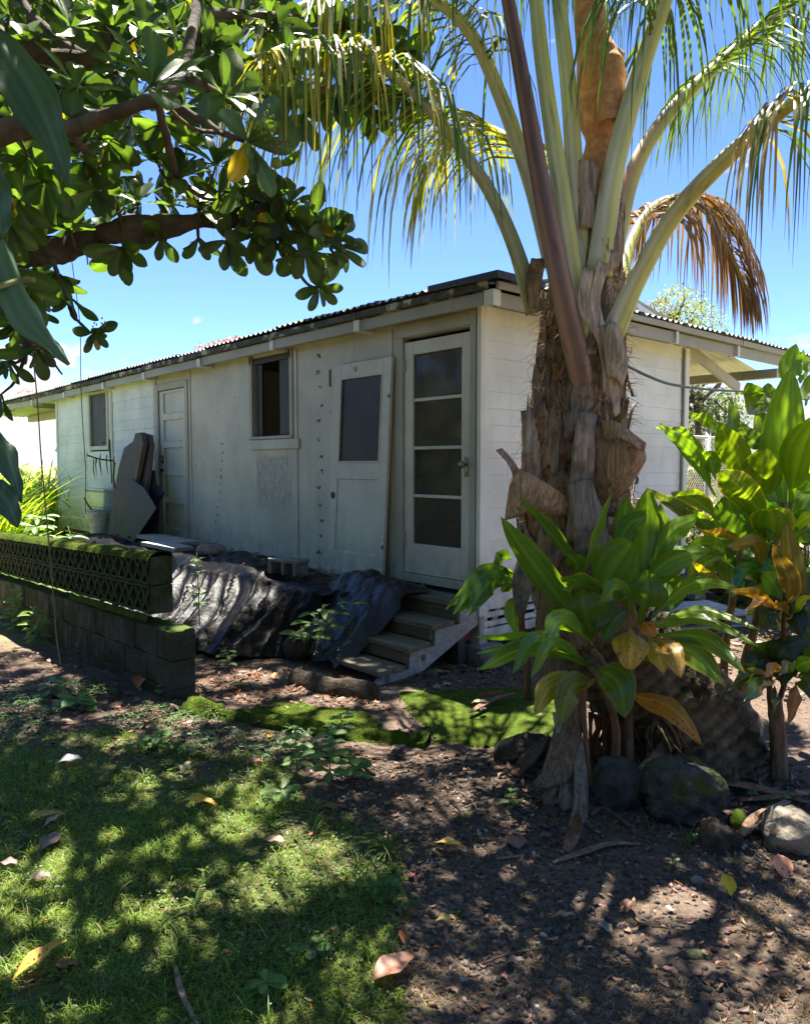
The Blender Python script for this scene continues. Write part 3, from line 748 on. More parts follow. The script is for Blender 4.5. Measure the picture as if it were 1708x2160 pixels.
# ================================================================ PORCH, STEPS, THINGS ON AND BEFORE THE PORCH
porch = thing('porch_deck', 'low weathered plank deck along the long wall under the plastic sheets', 'deck', W(3, -.5, .4))
for i, (a, b_) in enumerate(((.285, .16), (.155, .03), (.025, -.0))):
    for s0, s1 in ((-.02, 3.4), (3.405, 7.9)):
        k = rnd.uniform(.85, 1.1); hb('deck_board', M_deck, s0, s1, -a, -b_ - .035 if i == 2 else -b_, .475 + .002 * i, .515 + .002 * i, parent=porch, tint=(k, k, k), ch=.004)
hb('rim_joist', M_deck, -.01, 3.4, -.262, -.225, .335, .472, parent=porch, tint=(.8, .72, .6))
for s in (.02, 1.2, 2.4, 4.0, 5.5, 7.2): hb('deck_post', M_dark, s, s + .09, -.22, -.13, -.2, .333, parent=porch)
m = MB()
for k in range(7): hbox(m, 1.35 + .93 * k, 1.35 + .93 * k + .90, -.70, -.30, .05, .48, ch=.01)
m.build('stacked_base', M_dark, porch, kind='stuff')
steps = thing('wooden_steps', 'short flight of grey wooden steps up to the glazed door', 'steps', W(.4, -.7, 0))
for n, (o, z) in enumerate(((.305, .375), (.565, .245), (.825, .11))):
    k = rnd.uniform(.85, 1.0)
    hb('tread', M_deck, -.03, .92, -o - .125, -o, z - .04, z, parent=steps, tint=(k, k, k), ch=.005)
    hb('tread', M_deck, -.035 - .015 * (n % 2), .92, -o - .262, -o - .133, z - .042, z - .001, parent=steps, tint=(k * 1.1, k * 1.1, k * 1.08), ch=.005)
    if n < 2: hb('riser', M_deck, .0, .92, -o - .25, -o - .215, z - .130, z - .046, parent=steps, tint=(.75, .68, .52), ch=.004)
def stringer(s0):
    m = MB()
    out = [(.16, .475), (.23, .475), (.23, .332), (.50, .332), (.50, .20), (.765, .20), (.765, .066), (1.02, .066), (1.16, -.05), (.98, -.06), (.62, .03), (.02, .30), (.02, .40)]
    P = [W(s, -o, z) for s in (s0, s0 + .04) for o, z in out]; n = len(out)
    m.add(P, [tuple(range(n)), tuple(range(2 * n - 1, n - 1, -1))] + [(i, n + i, n + (i + 1) % n, (i + 1) % n) for i in range(n)])
    return m
stringer(-.005).build('stringer', M_string, steps); stringer(.80).build('stringer', M_dark, steps)
for o, z in ((.62, .13), (.98, .03)):
    m = MB(); m.tube([W(-.006, -o, z), W(-.012, -o, z)], [.028, .022], 10, tint=(.5, .45, .38)); m.build('knot', M_string, steps)
m = MB()
for s, t, z, l, a in ((.12, .60, .365, .10, .3),): pass

# the door taken off its hinges and stood against the wall
ld = thing('leaning_door', 'loose white door with one dark pane standing against the wall beside the glazed door', 'door', W(1.55, -.22, .515))
def LT(s, t, z):                                        # leans: foot .17 out, head on the wall
    return W(s - .043 * (z - .5), -(.085 - .022 * (z - .515)) + t - .03, z)
def lbox(mb, *q, ch=.004): mb.box((q[0], q[2], q[4]), (q[1], q[3], q[5]), LT, (1, 1, 1), ch)
L0, L1 = 1.095, 1.955
m = MB()
lbox(m, L0, L0 + .115, 0, .035, .52, 2.565); lbox(m, L1 - .115, L1, 0, .035, .52, 2.565)
lbox(m, L0 + .115, L1 - .115, 0, .035, .52, .76); lbox(m, L0 + .115, L1 - .115, 0, .035, 1.46, 1.62); lbox(m, L0 + .115, L1 - .115, 0, .035, 2.43, 2.565)
lbox(m, L0 + .115, L1 - .115, .010, .030, .76, 1.46, ch=0)
for q in ((L0 + .115, L1 - .115, 1.62, 1.634), (L0 + .115, L1 - .115, 2.416, 2.43), (L0 + .115, L0 + .129, 1.634, 2.416), (L1 - .129, L1 - .115, 1.634, 2.416)): lbox(m, q[0], q[1], -.005, .01, q[2], q[3], ch=.002)
m.build('door_leaf', M_door, ld)
m = MB(); lbox(m, L0 + .13, L1 - .13, .014, .02, 1.634, 2.416, ch=0); m.build('pane', M_screen, ld)
m = MB(); P = [LT(1.90, -.002 - d, 1.30) for d in (0, .004)]; m.tube(P, [.036, .030], 12); m.build('lock_hole', M_iron, ld)
for z in (.83, 2.20):
    for k in range(3):
        m = MB(); lbox(m, L0 + .004, L0 + .026, -.006, 0, z + k * .045, z + .03 + k * .045, ch=.002); m.build('hinge_plate', M_end if k else M_iron, ld)
m = MB(); P = [LT(1.6, -.003, 2.50)]; m.tube([LT(1.62, -.001, 2.50), LT(1.62, -.006, 2.50)], [.028, .02], 10); m.build('scar', M_brass, ld)

# planks and a dark sheet leaning beside the panelled door
def slab(name, px, o_bot, o_top, mat, th=.05, label='', cat='plank', z0=.5, z1=2.1):
    """outline given on the wall side as pixels; each corner sits at the lean that goes with its height"""
    P = []
    for x, y in px:
        o = o_bot
        for _ in range(4):
            d = ray(x, y); p0 = HCNR - D2 * o; p = O + d * ((p0 - O) @ D2) / (d @ D2)
            o = o_bot + (o_top - o_bot) * min(1, max(0, (p[2] - z0) / (z1 - z0)))
        P.append(p)
    c = np.mean(P, axis=0); t = thing(name, label, cat, (c[0], c[1], .5))
    n = len(P); back = [p + D2 * th for p in P]
    m = MB(); m.add(P + back, [tuple(range(n)), tuple(range(2 * n - 1, n - 1, -1))] + [(i, n + i, n + (i + 1) % n, (i + 1) % n) for i in range(n)])
    m.build('board' if cat == 'plank' else 'sheet', mat, t)
slab('leaning_plank', [(286, 914), (297, 912), (302, 936), (262, 1149), (224, 1140), (250, 990), (262, 945), (281, 931)], .55, .32, M_plank, .06, 'wide brown plank with a notched top leaning on the wall by the toilet', 'plank')
slab('leaning_plank', [(297, 912), (316, 918), (319, 940), (312, 1010), (288, 1140), (264, 1148), (303, 936)], .50, .20, M_plank, .05, 'darker narrow plank leaning behind the wide notched plank', 'plank')
slab('leaning_sheet', [(286, 994), (325, 992), (328, 1020), (345, 1040), (335, 1057), (333, 1146), (262, 1150)], .42, .14, M_panel, .02, 'blue black sheet with a pointed side leaning beside the panelled door', 'sheet')
slab('leaning_sheet', [(278, 1010), (305, 1030), (330, 1072), (276, 1152), (248, 1150)], .62, .30, M_panel, .012, 'dark sheet put in for the diagonal shading over the pointed sheet', 'sheet')  # added sheet that stands in for shading on the pointed one

# toilet
tl = thing('toilet', 'discarded white toilet standing on the porch below the small window', 'toilet', W(7.9, -.38, .5))
def ring(cs, co, rs_, ro, z, n=18): return [W(cs + rs_ * math.cos(2 * math.pi * i / n), co + ro * math.sin(2 * math.pi * i / n), z) for i in range(n + 1)]
m = MB(); m.box((7.40, -.33, .93), (8.28, -.12, 1.19), lambda a, b_, c: W(a + (1.19 - c) * (.14 if a < 7.8 else -.14), b_, c), (1, 1, 1), .02); m.build('tank', M_ceram, tl)
m = MB(); m.box((7.38, -.345, 1.19), (8.30, -.11, 1.225), W, (1, 1, 1), .012); m.build('tank_lid', M_ceram, tl)
m = MB(); m.grid([ring(7.42, -.40, a, b_, z) for a, b_, z in ((.13, .15, .50), (.12, .14, .60), (.13, .16, .72), (.18, .22, .85), (.19, .23, .90), (.15, .18, .90), (.10, .12, .82), (.02, .02, .78))]); m.build('bowl', M_ceram, tl, True)
m = MB(); m.grid([ring(7.42, -.40, a, b_, z) for a, b_, z in ((.14, .17, .905), (.19, .235, .905), (.195, .24, .92), (.14, .17, .925), (.14, .17, .905))]); m.build('seat', M_ceram, tl, True)
m = MB(); m.box((7.31, -.48, .515), (7.53, -.2, .54), W, (1, 1, 1), .012); m.build('foot', M_ceram, tl)

# ---------------- black plastic sheet over the porch
def seg(x, pts):
    for (a, va), (b_, vb) in zip(pts[:-1], pts[1:]):
        if x <= b_: return va + (vb - va) * max(0, (x - a) / (b_ - a))
    return pts[-1][1]
def tarp_pt(s, v):
    edge = seg(s, [(.9, .80), (1.6, .86), (3, .95), (5, 1.0), (7, .95)])
    foot = seg(s, [(.9, 1.0), (1.15, 1.15), (1.5, 1.42), (1.9, 1.56), (2.6, 1.62), (4, 1.5), (7, 1.2)])
    ztop = .545 + .035 * fbm(s * 1.3, 3) + (.03 if s > 2 else 0)
    if v < .45:
        k = v / .45; o = .20 + (edge - .20) * k
        z = ztop + .045 * fbm(s * 3.1, o * 6, 2) + .02 * abs(math.sin(7 * s + 5 * fbm(s * 2, o * 4))) + (.11 * math.exp(-((s - 2.9) / .35) ** 2 - ((o - .55) / .2) ** 2))
        if k < .15: z -= .03 * (1 - k / .15)
        z -= .05 * max(0, (k - .85) / .15) ** 2
        return W(s, -o, z)
    k = (v - .45) / .55
    sh = s + .12 * k + .10 * fbm(s * 1.7, k * 2.0, 5)       # folds sweep down towards the block wall, gathered and uneven
    f = 0
    for q_, (c_, w_, a_) in enumerate(FOLDS):
        d_ = (sh - c_ - .10 * k * math.sin(q_ * 2.3)) / w_
        f += a_ * math.exp(-abs(d_) ** 1.15) * (.35 + .65 * min(1, k * 2.5 + .2 * (q_ % 3)))
    f += .014 * fbm(sh * 22, k * 2.2, 2) + .02 * fbm(s * 5, k * 4, 8)
    sag = .05 * math.sin(math.pi * k) * fbm(s * 2.2, 1.0)
    o = edge + (foot - edge) * (k ** 1.35) + f + sag
    z = (ztop - .05) * (1 - k ** .9) + .01 + (.03 * fbm(s * 6, k * 3) + .55 * max(0, f)) * min(1, k * 3) * (1 - .5 * k)
    s2 = s - .42 * k * min(1, max(0, (s - 1.0) / 1.2))
    return W(s2, -o, max(z, gz(*W(s2, -o, 0)[:2]) + .012))
_q = random.Random(3); FOLDS = []; _s = -.2
while _s < 7.2:
    FOLDS.append((_s, _q.uniform(.018, .055), _q.uniform(.05, .14) * (1 if _q.random() < .85 else -.5))); _s += _q.uniform(.07, .20)
tp = MB(); NS, NV = 420, 60
tp.grid([[tarp_pt(.95 + 6.2 * i / NS, j / NV) for j in range(NV + 1)] for i in range(NS + 1)])
tarp = tp.build('plastic_sheet', M_plastic, smooth=True); tag(tarp, 'dusty black plastic sheet draped in long folds over the porch edge', 'plastic sheet')
# a thinner layer bunched over the steps
def bag_pt(u, v):
    s = .40 + .95 * u + .02 * math.sin(9 * v); o = .14 + 1.0 * v
    base = seg(o, [(0, .53), (.42, .555), (.56, .50), (.70, .39), (.86, .27), (1.0, .15), (1.14, .06)])
    e = min(1, u / .08) * min(1, (1 - u) / .15 + .35)
    bulge = .15 * math.sin(math.pi * min(1, max(0, (o - .2) / .8))) * (math.sin(math.pi * min(1, u * 1.05)) ** .6)
    wr = .032 * fbm(s * 9, o * 6, 4) + .02 * fbm(s * 19, o * 15, 2) + .016 * (abs(math.sin(12 * o + 6 * fbm(s * 3, o * 2) + 5 * s)) ** .5 - .6) + .012 * (abs(math.sin(19 * s - 8 * o + 4 * fbm(s * 4, o * 5))) ** .6 - .6)
    z = base + (bulge + wr) * min(1, e)
    if u < .08: z = base + (z - base) * u / .08 + (-.10 if .5 < o < 1.05 else -.02) * (1 - u / .08)
    if v > .93: o += .03 * math.sin(s * 21) * (v - .93) / .07
    return W(s, -o, z + .012)
bg = MB(); bg.grid([[bag_pt(i / 110, j / 110) for j in range(111)] for i in range(111)])
tag(bg.build('plastic_sheet', M_bag, smooth=True), 'blue black plastic sheet bunched over the left half of the wooden steps', 'plastic sheet')

# concrete block, stone, flat boards on the sheet
cb = thing('concrete_block', 'hollow grey concrete block lying on the black plastic sheet', 'block', W(1.72, -.62, .56))
def CBT(a, b_, c):
    q = np.array([a, b_]); q = np.array([[.97, -.22], [.22, .97]]) @ q
    return W(1.80 - q[0], -.66 + q[1], .575 + c)
m = MB()
for q in ((-.19, .19, -.09, .09, .115, .15), (-.19, -.15, -.09, .09, 0, .115), (.13, .17, -.09, .09, 0, .115), (-.02, .015, -.085, .085, 0, .115)): m.box((q[0], q[2], q[4]), (q[1], q[3], q[5]), CBT, (1, 1, 1), .006)
m.build('block_body', M_concp, cb)
def rock_mesh(c, rx, ry, rz, seed, n=18, rough=.18, yaw=0.0, flat=.75):
    V = []; Fs = []
    for i in range(n + 1):
        a = math.pi * i / n
        for j in range(2 * n):
            b_ = 2 * math.pi * j / (2 * n)
            x, y, z = math.sin(a) * math.cos(b_), math.sin(a) * math.sin(b_), math.cos(a)
            k = 1 + rough * fbm(x * 1.7 + seed, y * 1.7 - seed, z * 1.7) + rough * .42 * fbm(x * 6 + seed, y * 6, z * 6 - seed) + rough * .22 * fbm(x * 17, y * 17 + seed, z * 17)
            if z < -.3: z = -.3 + (z + .3) * flat
            p = np.array([x * rx * k, y * ry * k, z * rz * k])
            V.append((c[0] + p[0] * math.cos(yaw) - p[1] * math.sin(yaw), c[1] + p[0] * math.sin(yaw) + p[1] * math.cos(yaw), c[2] + p[2]))
    for i in range(n):
        for j in range(2 * n):
            Fs.append((i * 2 * n + j, (i + 1) * 2 * n + j, (i + 1) * 2 * n + (j + 1) % (2 * n), i * 2 * n + (j + 1) % (2 * n)))
    return V, Fs
def rock(name, label, cat, c, rx, ry, rz, seed, mat, n=18, rough=.18, yaw=0.0, group=None):
    V, Fs = rock_mesh(c, rx, ry, rz, seed, n, rough, yaw)
    m = MB(); m.add(V, Fs); o = m.build(name, mat, smooth=True); tag(o, label, cat, group); return o
rock('stone', 'round brown stone weighing down the plastic sheet', 'stone', W(3.55, -.55, .64), .17, .13, .09, 3, M_rockp, 12, .12)
rock('stone', 'dark square stone half hidden under the hanging folds of plastic', 'stone', W(.95, -1.12, .12), .13, .12, .13, 8, M_stump, 12, .2)
for a, b_, o0, o1, z, l in ((4.35, 5.45, .55, .33, .625, 'short grey board lying on the plastic by the panelled door'), (4.0, 4.75, .78, .58, .60, 'short brown board lying on the plastic sheet edge')):
    m = MB(); m.add([W(a, -o0, z), W(b_, -o0 - .08, z + .02), W(b_, -o1, z + .02), W(a, -o1 + .04, z)] + [W(a, -o0, z + .045), W(b_, -o0 - .08, z + .065), W(b_, -o1, z + .065), W(a, -o1 + .04, z + .045)],
                  [(0, 3, 2, 1), (4, 5, 6, 7), (0, 1, 5, 4), (1, 2, 6, 5), (2, 3, 7, 6), (3, 0, 4, 7)]); tag(m.build('loose_board', M_string), l, 'board')
# rotten logs before the steps
def logtube(name, label, pts, r, mat, n=10, cat='log', jit=.12):
    P = [np.array(p) for p in pts]; Q = []; Rr = []
    for i in range(len(P) - 1):
        for k in range(5): Q.append(P[i] + (P[i + 1] - P[i]) * k / 5 + np.array([0, 0, r * .12 * fbm(i + k * .6, 2)])); Rr.append(r * (1 + jit * fbm((i * 5 + k) * .3, r * 40)) * (.75 if i == 0 and k == 0 else 1))
    Q.append(P[-1]); Rr.append(r * .8)
    m = MB(); m.tube(Q, Rr, n, flat=.28); return tag(m.build(name, mat, smooth=True), label, cat)
logtube('fallen_log', 'rotten brown log lying on the ground before the plastic sheet', [G(612, 1436, .02), G(660, 1446, .035), G(700, 1458, .03), G(750, 1462, .03), G(795, 1474, .01)], .095, M_stump, 14, jit=.10)

# ================================================================ BLOCK WALL
bw = thing('block_wall', 'mossy dark concrete block wall with openwork screen blocks on top', 'wall', W(.66, -2.25, 0))
WZ = lambda s: -.034 * max(0, s - .7)
def wb(s0, s1, o0, o1, z0, z1, ch=.008, tint=(1, 1, 1)):
    m = MB(); m.box((s0, -o1, z0), (s1, -o0, z1), lambda s, t, z: W(s, t, z + WZ((s0 + s1) / 2)), tint, ch); return m
for c in range(3):
    s = .655 if c % 2 else .655
    first = True
    while s < 7.6:
        L = .205 if (first and c % 2 == 0) else .405
        first = False; k = rnd.uniform(.8, 1.12)
        wb(s + .003, s + L - .003, 2.16 - rnd.uniform(0, .004), 2.34 + rnd.uniform(0, .006), -.13 + c * .2, .065 + c * .2 + (.01 if c == 2 else 0), .007, (k, k, k)).build('block', M_conc, bw)
        s += L
# openwork blocks: frame and crossed bars, one mesh shared by all
BL, BH = .29, .205
m = MB()
def bar(mb, a, b_, w_, y0, y1):
    a = np.array(a); b_ = np.array(b_); d = (b_ - a) / np.linalg.norm(b_ - a); n_ = np.array([-d[1], d[0]]) * w_
    P = [(q[0], y, q[1]) for y in (y0, y1) for q in (a - n_, a + n_, b_ + n_, b_ - n_)]
    mb.add(P, [(0, 1, 2, 3), (7, 6, 5, 4), (0, 4, 5, 1), (1, 5, 6, 2), (2, 6, 7, 3), (3, 7, 4, 0)])
for q in (((0, .0), (BL, .0), (0, .022)), ((0, .0), (BL, .0), (BH - .022, BH))): m.box((.002, -.090, q[2][0] + .002), (BL - .002, .088, q[2][1] - .002), None, (1, 1, 1), .004)
bar(m, (.008, .02), (BL / 2, BH - .02), .014, -.084, .083); bar(m, (BL / 2, BH - .02), (BL - .008, .02), .014, -.0825, .0815)
bar(m, (.012, BH - .02), (BL / 2, .02), .014, -.081, .080); bar(m, (BL / 2, .02), (BL - .012, BH - .02), .014, -.0795, .0785)
m.box((.115, -.066, .06), (.175, .066, .145), None, (1, 1, 1), 0)
brz = mesh_data('openwork_block', m.v, m.f, m.t, M_conc, False)
for c in range(2):
    s = 1.0
    while s < 7.5:
        p = W(s, -2.25, .552 + c * .208 + WZ(s + .15))
        Mx = np.eye(4); Mx[:3, 0] = D1; Mx[:3, 1] = D2; Mx[:3, 2] = (0, 0, 1); Mx[:3, 3] = p
        inst('openwork_block', brz, bw, Mx); s += BL + .004
for c in range(2): wb(.975, .997, 2.17, 2.33, .552 + c * .208, .552 + c * .208 + .2, .004).build('end_block', M_conc, bw)
def fuzz(mb, n, L, seed=1, name='moss_fuzz', parent=None, tmin=.15):
    V = np.array(mb.v); tri = np.array([(q[0], q[1], q[2]) for q in mb.f] + [(q[0], q[2], q[3]) for q in mb.f if len(q) > 3])
    a, b_, c = V[tri[:, 0]], V[tri[:, 1]], V[tri[:, 2]]; nn = np.cross(b_ - a, c - a); ar = np.linalg.norm(nn, axis=1); nn /= ar[:, None] + 1e-12; nn *= np.sign(nn[:, 2:3] + 1e-9)
    ok = nn[:, 2] > tmin; pr = ar * ok; r2 = np.random.RandomState(seed); ix = r2.choice(len(tri), n, p=pr / pr.sum())
    u, v = r2.uniform(0, 1, (2, n, 1)); fl_ = (u + v) > 1; u = np.where(fl_, 1 - u, u); v = np.where(fl_, 1 - v, v)
    P = a[ix] + (b_[ix] - a[ix]) * u + (c[ix] - a[ix]) * v; d = nn[ix] + r2.normal(0, .45, (n, 3)); up = r2.normal(0, 1, (n, 3)); l_ = L * r2.uniform(.4, 1.4, n)
    dry = np.array([fbm(p[0] * 5, p[1] * 5, seed) for p in P])[:, None]
    T = np.array([[.062, .098, .010]]) * r2.uniform(.45, 1.5, (n, 1)); T = np.where(dry > .07, np.array([[.13, .10, .03]]) * r2.uniform(.6, 1.3, (n, 1)), T)
    tv = [(-.5, 0, 0), (.5, 0, 0), (.3, .6, .0), (0, 1, .1), (-.3, .6, 0)]
    return bulk(name, tv, [(0, 1, 2, 3, 4)], axes(d, up, l_, l_ * .35), P, T, M_grass, parent, False, 'stuff')
# moss growing along the top and over the ledge
def moss_strip(s0, s1, o0, o1, zf, h, name, parent, n=140):
    P = []
    for i in range(n + 1):
        s = s0 + (s1 - s0) * i / n; row = []
        for j in range(9):
            k = j / 8; o = o0 + (o1 - o0) * k
            z = zf(s) + h * (math.sin(math.pi * k) ** .5) * (.55 + .45 * fbm(s * 6, o * 9) + .35 * fbm(s * 19, o * 21)) - (.03 if j in (0, 8) else 0)
            row.append(W(s, -o - .012 * fbm(s * 9, k * 3) * (1 if j in (0, 8) else 0), z))
        P.append(row)
    m = MB(); m.grid(P); fuzz(m, int(2600 * (s1 - s0) * (o1 - o0) / .2 + 800), .007, 3, 'moss_fuzz', parent, -1); return m.build(name, M_moss, parent, True)
moss_strip(.97, 7.5, 2.155, 2.355, lambda s: .965 + WZ(s), .035, 'moss_cap', bw, 220)
moss_strip(.95, 2.6, 2.335, 2.375, lambda s: .535 + WZ(s), .03, 'moss_ledge', bw, 60)
# mossy kerb and moss pads on the soil
def kerb_pt(k):  return G(*[a + (b_ - a) * k for a, b_ in zip((395, 1497), (905, 1572))])
P = []
for i in range(61):
    k = i / 60; c = kerb_pt(k) + np.array([.03 * fbm(k * 5, 1), .05 * math.sin(k * math.pi) * -1, 0]); row = []
    for j in range(11):
        a = math.pi * j / 10; r_ = .058 * (1 + .75 * fbm(k * 11, a * 2) + .15 * fbm(k * 40, a * 6)) * (1.3 if k < .12 else 1)
        row.append(c + np.array([.35, .94, 0]) * (-math.cos(a) * r_ * 1.1) + np.array([0, 0, math.sin(a) * r_ * 1.15 - .015]))
    P.append(row)
m = MB(); m.grid(P); kerb_mb = m
tag(m.build('mossy_kerb', M_moss, smooth=True), 'low kerb of stones wholly overgrown with bright moss', 'kerb')
fuzz(kerb_mb, 7000, .007, 4)
def pad(poly, name, h=.018, n=60):
    Gp = [G(x, y) for x, y in poly]; xs = [p[0] for p in Gp]; ys = [p[1] for p in Gp]
    V = []; Fs = []; idx = {}
    def inside(x, y):
        c = False; j = len(Gp) - 1
        for i in range(len(Gp)):
            if (Gp[i][1] > y) != (Gp[j][1] > y) and x < (Gp[j][0] - Gp[i][0]) * (y - Gp[i][1]) / (Gp[j][1] - Gp[i][1]) + Gp[i][0]: c = not c
            j = i
        return c
    def dist(x, y):
        best = 9
        for i in range(len(Gp)):
            a, b_ = Gp[i][:2], Gp[(i + 1) % len(Gp)][:2]; ab = b_ - a; k = min(1, max(0, ((x - a[0]) * ab[0] + (y - a[1]) * ab[1]) / (ab @ ab)))
            best = min(best, math.hypot(x - a[0] - ab[0] * k, y - a[1] - ab[1] * k))
        return best
    N = n; X = np.linspace(min(xs), max(xs), N); Y = np.linspace(min(ys), max(ys), N)
    for i, x in enumerate(X):
        for j, y in enumerate(Y):
            d = (dist(x, y) if inside(x, y) else -dist(x, y)) + (.0 if h > .03 else -.02)
            d += .09 * fbm(x * 6, y * 6) + .05 * fbm(x * 15, y * 15)
            z = gz(x, y) + (.006 + h * min(1, max(0, d) / .12) ** .6 * (.7 + .3 * fbm(x * 13, y * 13)) if d > 0 else -.03)
            idx[i, j] = len(V); V.append((x, y, z))
    for i in range(N - 1):
        for j in range(N - 1): Fs.append((idx[i, j], idx[i + 1, j], idx[i + 1, j + 1], idx[i, j + 1]))
    m = MB(); m.add(V, Fs); o = m.build(name, M_moss, smooth=True); o['kind'] = 'stuff'
    keep = [f for f in Fs if all(V[i][2] > gz(V[i][0], V[i][1]) + .005 for i in f)]; m2 = MB(); m2.add(V, keep); fuzz(m2, int(11000 * n / 60 * (h / .035) ** .5), .006, 5); return o
pad([(838, 1462), (980, 1450), (1190, 1455), (1230, 1565), (1060, 1575), (915, 1572), (880, 1530)], 'moss_patch')
pad([(500, 1500), (600, 1475), (760, 1500), (830, 1530), (760, 1545), (600, 1528)], 'moss_patch', .02)
pad([(375, 1470), (420, 1465), (440, 1490), (390, 1500)], 'moss_patch', .05, 30)

# ================================================================ PALM
def spline(pts, n):
    """Catmull-Rom through points"""
    P = [np.array(p, float) for p in pts]; P = [2 * P[0] - P[1]] + P + [2 * P[-1] - P[-2]]
    out = []; m = len(P) - 3
    for i in range(n + 1):
        u = i / n * m; k = min(int(u), m - 1); t = u - k
        a, b_, c, d = P[k:k + 4]
        out.append(.5 * ((2 * b_) + (c - a) * t + (2 * a - 5 * b_ + 4 * c - d) * t * t + (3 * b_ - a - 3 * c + d) * t ** 3))
    return np.array(out)
def px3(pts): return [PX(*p) for p in pts]
palm = thing('coconut_palm', 'coconut palm with leaning ringed base, shaggy brown sheaths and long arching fronds', 'palm', G(1480, 1600))
TR = [(1505, 1640, 3.95, .30), (1470, 1560, 3.97, .33), (1400, 1470, 4.02, .32), (1325, 1385, 4.06, .31), (1262, 1290, 4.10, .305), (1225, 1170, 4.12, .29), (1212, 1020, 4.13, .255), (1216, 870, 4.14, .225), (1226, 720, 4.15, .20), (1236, 600, 4.16, .17), (1248, 490, 4.17, .15), (1256, 380, 4.18, .11)]
tc_ = spline([PX(*q[:3]) for q in TR], 110); trr = np.interp(np.linspace(0, 1, 111), np.linspace(0, 1, len(TR)), [q[3] for q in TR])
NA = 72
def trunk_rows():
    rows = []; tn = []
    for i, p in enumerate(tc_):
        d = tc_[min(i + 1, 110)] - tc_[max(i - 1, 0)]; d /= np.linalg.norm(d)
        a = np.cross(d, np.array([0, 1.0, 0])); a /= np.linalg.norm(a); b_ = np.cross(a, d)
        for sub in (0,):
            row = []; tr = []
            for k in range(NA + 1):
                g = 2 * math.pi * k / NA
                ring_ = .010 * (1 if i % 2 else -1) * (1 + .9 * fbm(k * .35, i * .4, 3)) + .008 * rnd.uniform(-1, 1)
                cell = .008 * (1 if (k + (i // 2)) % 2 else -1)
                r_ = trr[i] + ring_ + cell + .03 * fbm(math.cos(g) * 2 + i * .09, math.sin(g) * 2, i * .07) + (.035 * fbm(math.cos(g) * 4, math.sin(g) * 4, i * .2) if i < 12 else 0)
                row.append(p + (a * math.cos(g) + b_ * math.sin(g)) * r_)
                v = (1.05 if (i + int(1.5 * fbm(k * .21, i * .17, 6))) % 2 else .62) * (1.0 + .35 * fbm(k * .8, i * .7)) * rnd.uniform(.75, 1.2); tr.append((v, v, v))
            rows.append(row); tn.append(tr)
    return rows, tn
r_, t_ = trunk_rows(); m = MB(); m.grid(r_, t_); m.build('trunk', M_bark, palm, True)
def tr_at(ypx):
    """trunk centre, radius and axis at a height given by the picture row of its centre"""
    z = PX(1230, ypx, 4.12)[2]; i = int(np.argmin(np.abs(tc_[:, 2] - z))); i = min(max(i, 1), 109)
    d = tc_[i + 1] - tc_[i - 1]; return tc_[i], trr[i], d / np.linalg.norm(d)
def wrap(y0, y1, ang, half, name='sheath', mat=None, flare=0.0, lift=.012, rag=.05, slant=0.0, tint=1.0, skew=0.0, n=26, rows_=16, taper=1.0):
    """piece of leaf-base cloth wrapped round the trunk from picture row y0 (low) to y1 (high); ang 0 faces the camera, + to the right"""
    P = []; T = []
    for i in range(rows_ + 1):
        k = i / rows_; yy = y0 + (y1 - y0) * k
        c, r_, d = tr_at(yy); row = []; tr = []
        hw = half * (1 + (taper - 1) * k)
        for j in range(n + 1):
            q = j / n * 2 - 1; g = R(ang + skew * k) + R(hw) * q
            edge = (rag * fbm(q * 6 + ang, k * 2, y0 * .1) + rag * .5 * fbm(q * 23, ang)) * k + (rag * .45 * rnd.uniform(-1, 1) if i == rows_ else 0)
            rr = r_ + lift + flare * k ** 2.2 + .014 * fbm(q * 3 + ang, k * 2, y0) + .006 * fbm(q * 9, k * 3, ang) + .02 * abs(q) ** 6
            z = slant * q * k + edge
            row.append(c + np.array([math.sin(g) * rr, -math.cos(g) * rr, z]))
            v = tint * (1 + .16 * fbm(q * 5, k * 3, y0 * .3)); tr.append((v, v * .985, v * .96))
        P.append(row); T.append(tr)
    m = MB(); m.grid(P, T); return m.build(name, mat or M_fibre, palm, True, solid=.006)
# layered wraps from low to high
wrap(1330, 1130, -35, 60, flare=.03, tint=.9, rag=.10, slant=-.05)
wrap(1400, 1200, -75, 45, mat=M_sheath, flare=.02, tint=.85, rag=.10)
wrap(1290, 1060, 45, 50, flare=.02, tint=.55, rag=.07)
wrap(1240, 1010, -20, 55, flare=.02, tint=.95, slant=-.10, rag=.06)
wrap(1190, 990, 35, 50, mat=M_sheath, tint=.8, flare=.0, rag=.06)
wrap(1110, 935, -10, 50, flare=.015, tint=1.05, slant=.06)
wrap(1120, 900, 60, 45, tint=.8, flare=.02)
wrap(1090, 850, -70, 40, mat=M_sheath, tint=.8, flare=.02, rag=.10)
wrap(1010, 862, -5, 62, tint=.85, flare=.02, slant=.05)
wrap(960, 840, 25, 60, mat=M_sheath, tint=.75, flare=.012, slant=-.07)
wrap(930, 800, -15, 65, tint=.95, flare=.01, slant=.05)
wrap(860, 775, -20, 70, mat=M_sheath, tint=.7, flare=.01, slant=-.03, rag=.03)
wrap(880, 720, 65, 45, mat=M_sheath, tint=.85, flare=.0, rag=.08)
wrap(850, 690, 35, 40, tint=.75, flare=.0)
wrap(810, 640, -60, 40, tint=.9, flare=.01, rag=.10)
wrap(760, 560, 20, 60, tint=.8, flare=.0, rag=.08)
wrap(700, 520, -60, 45, mat=M_sheath, tint=.6, flare=.02, rag=.12)
wrap(640, 455, 30, 75, tint=.7, flare=.01, rag=.08)
wrap(690, 570, 60, 45, mat=M_sheath, tint=.9, flare=.01, rag=.10)
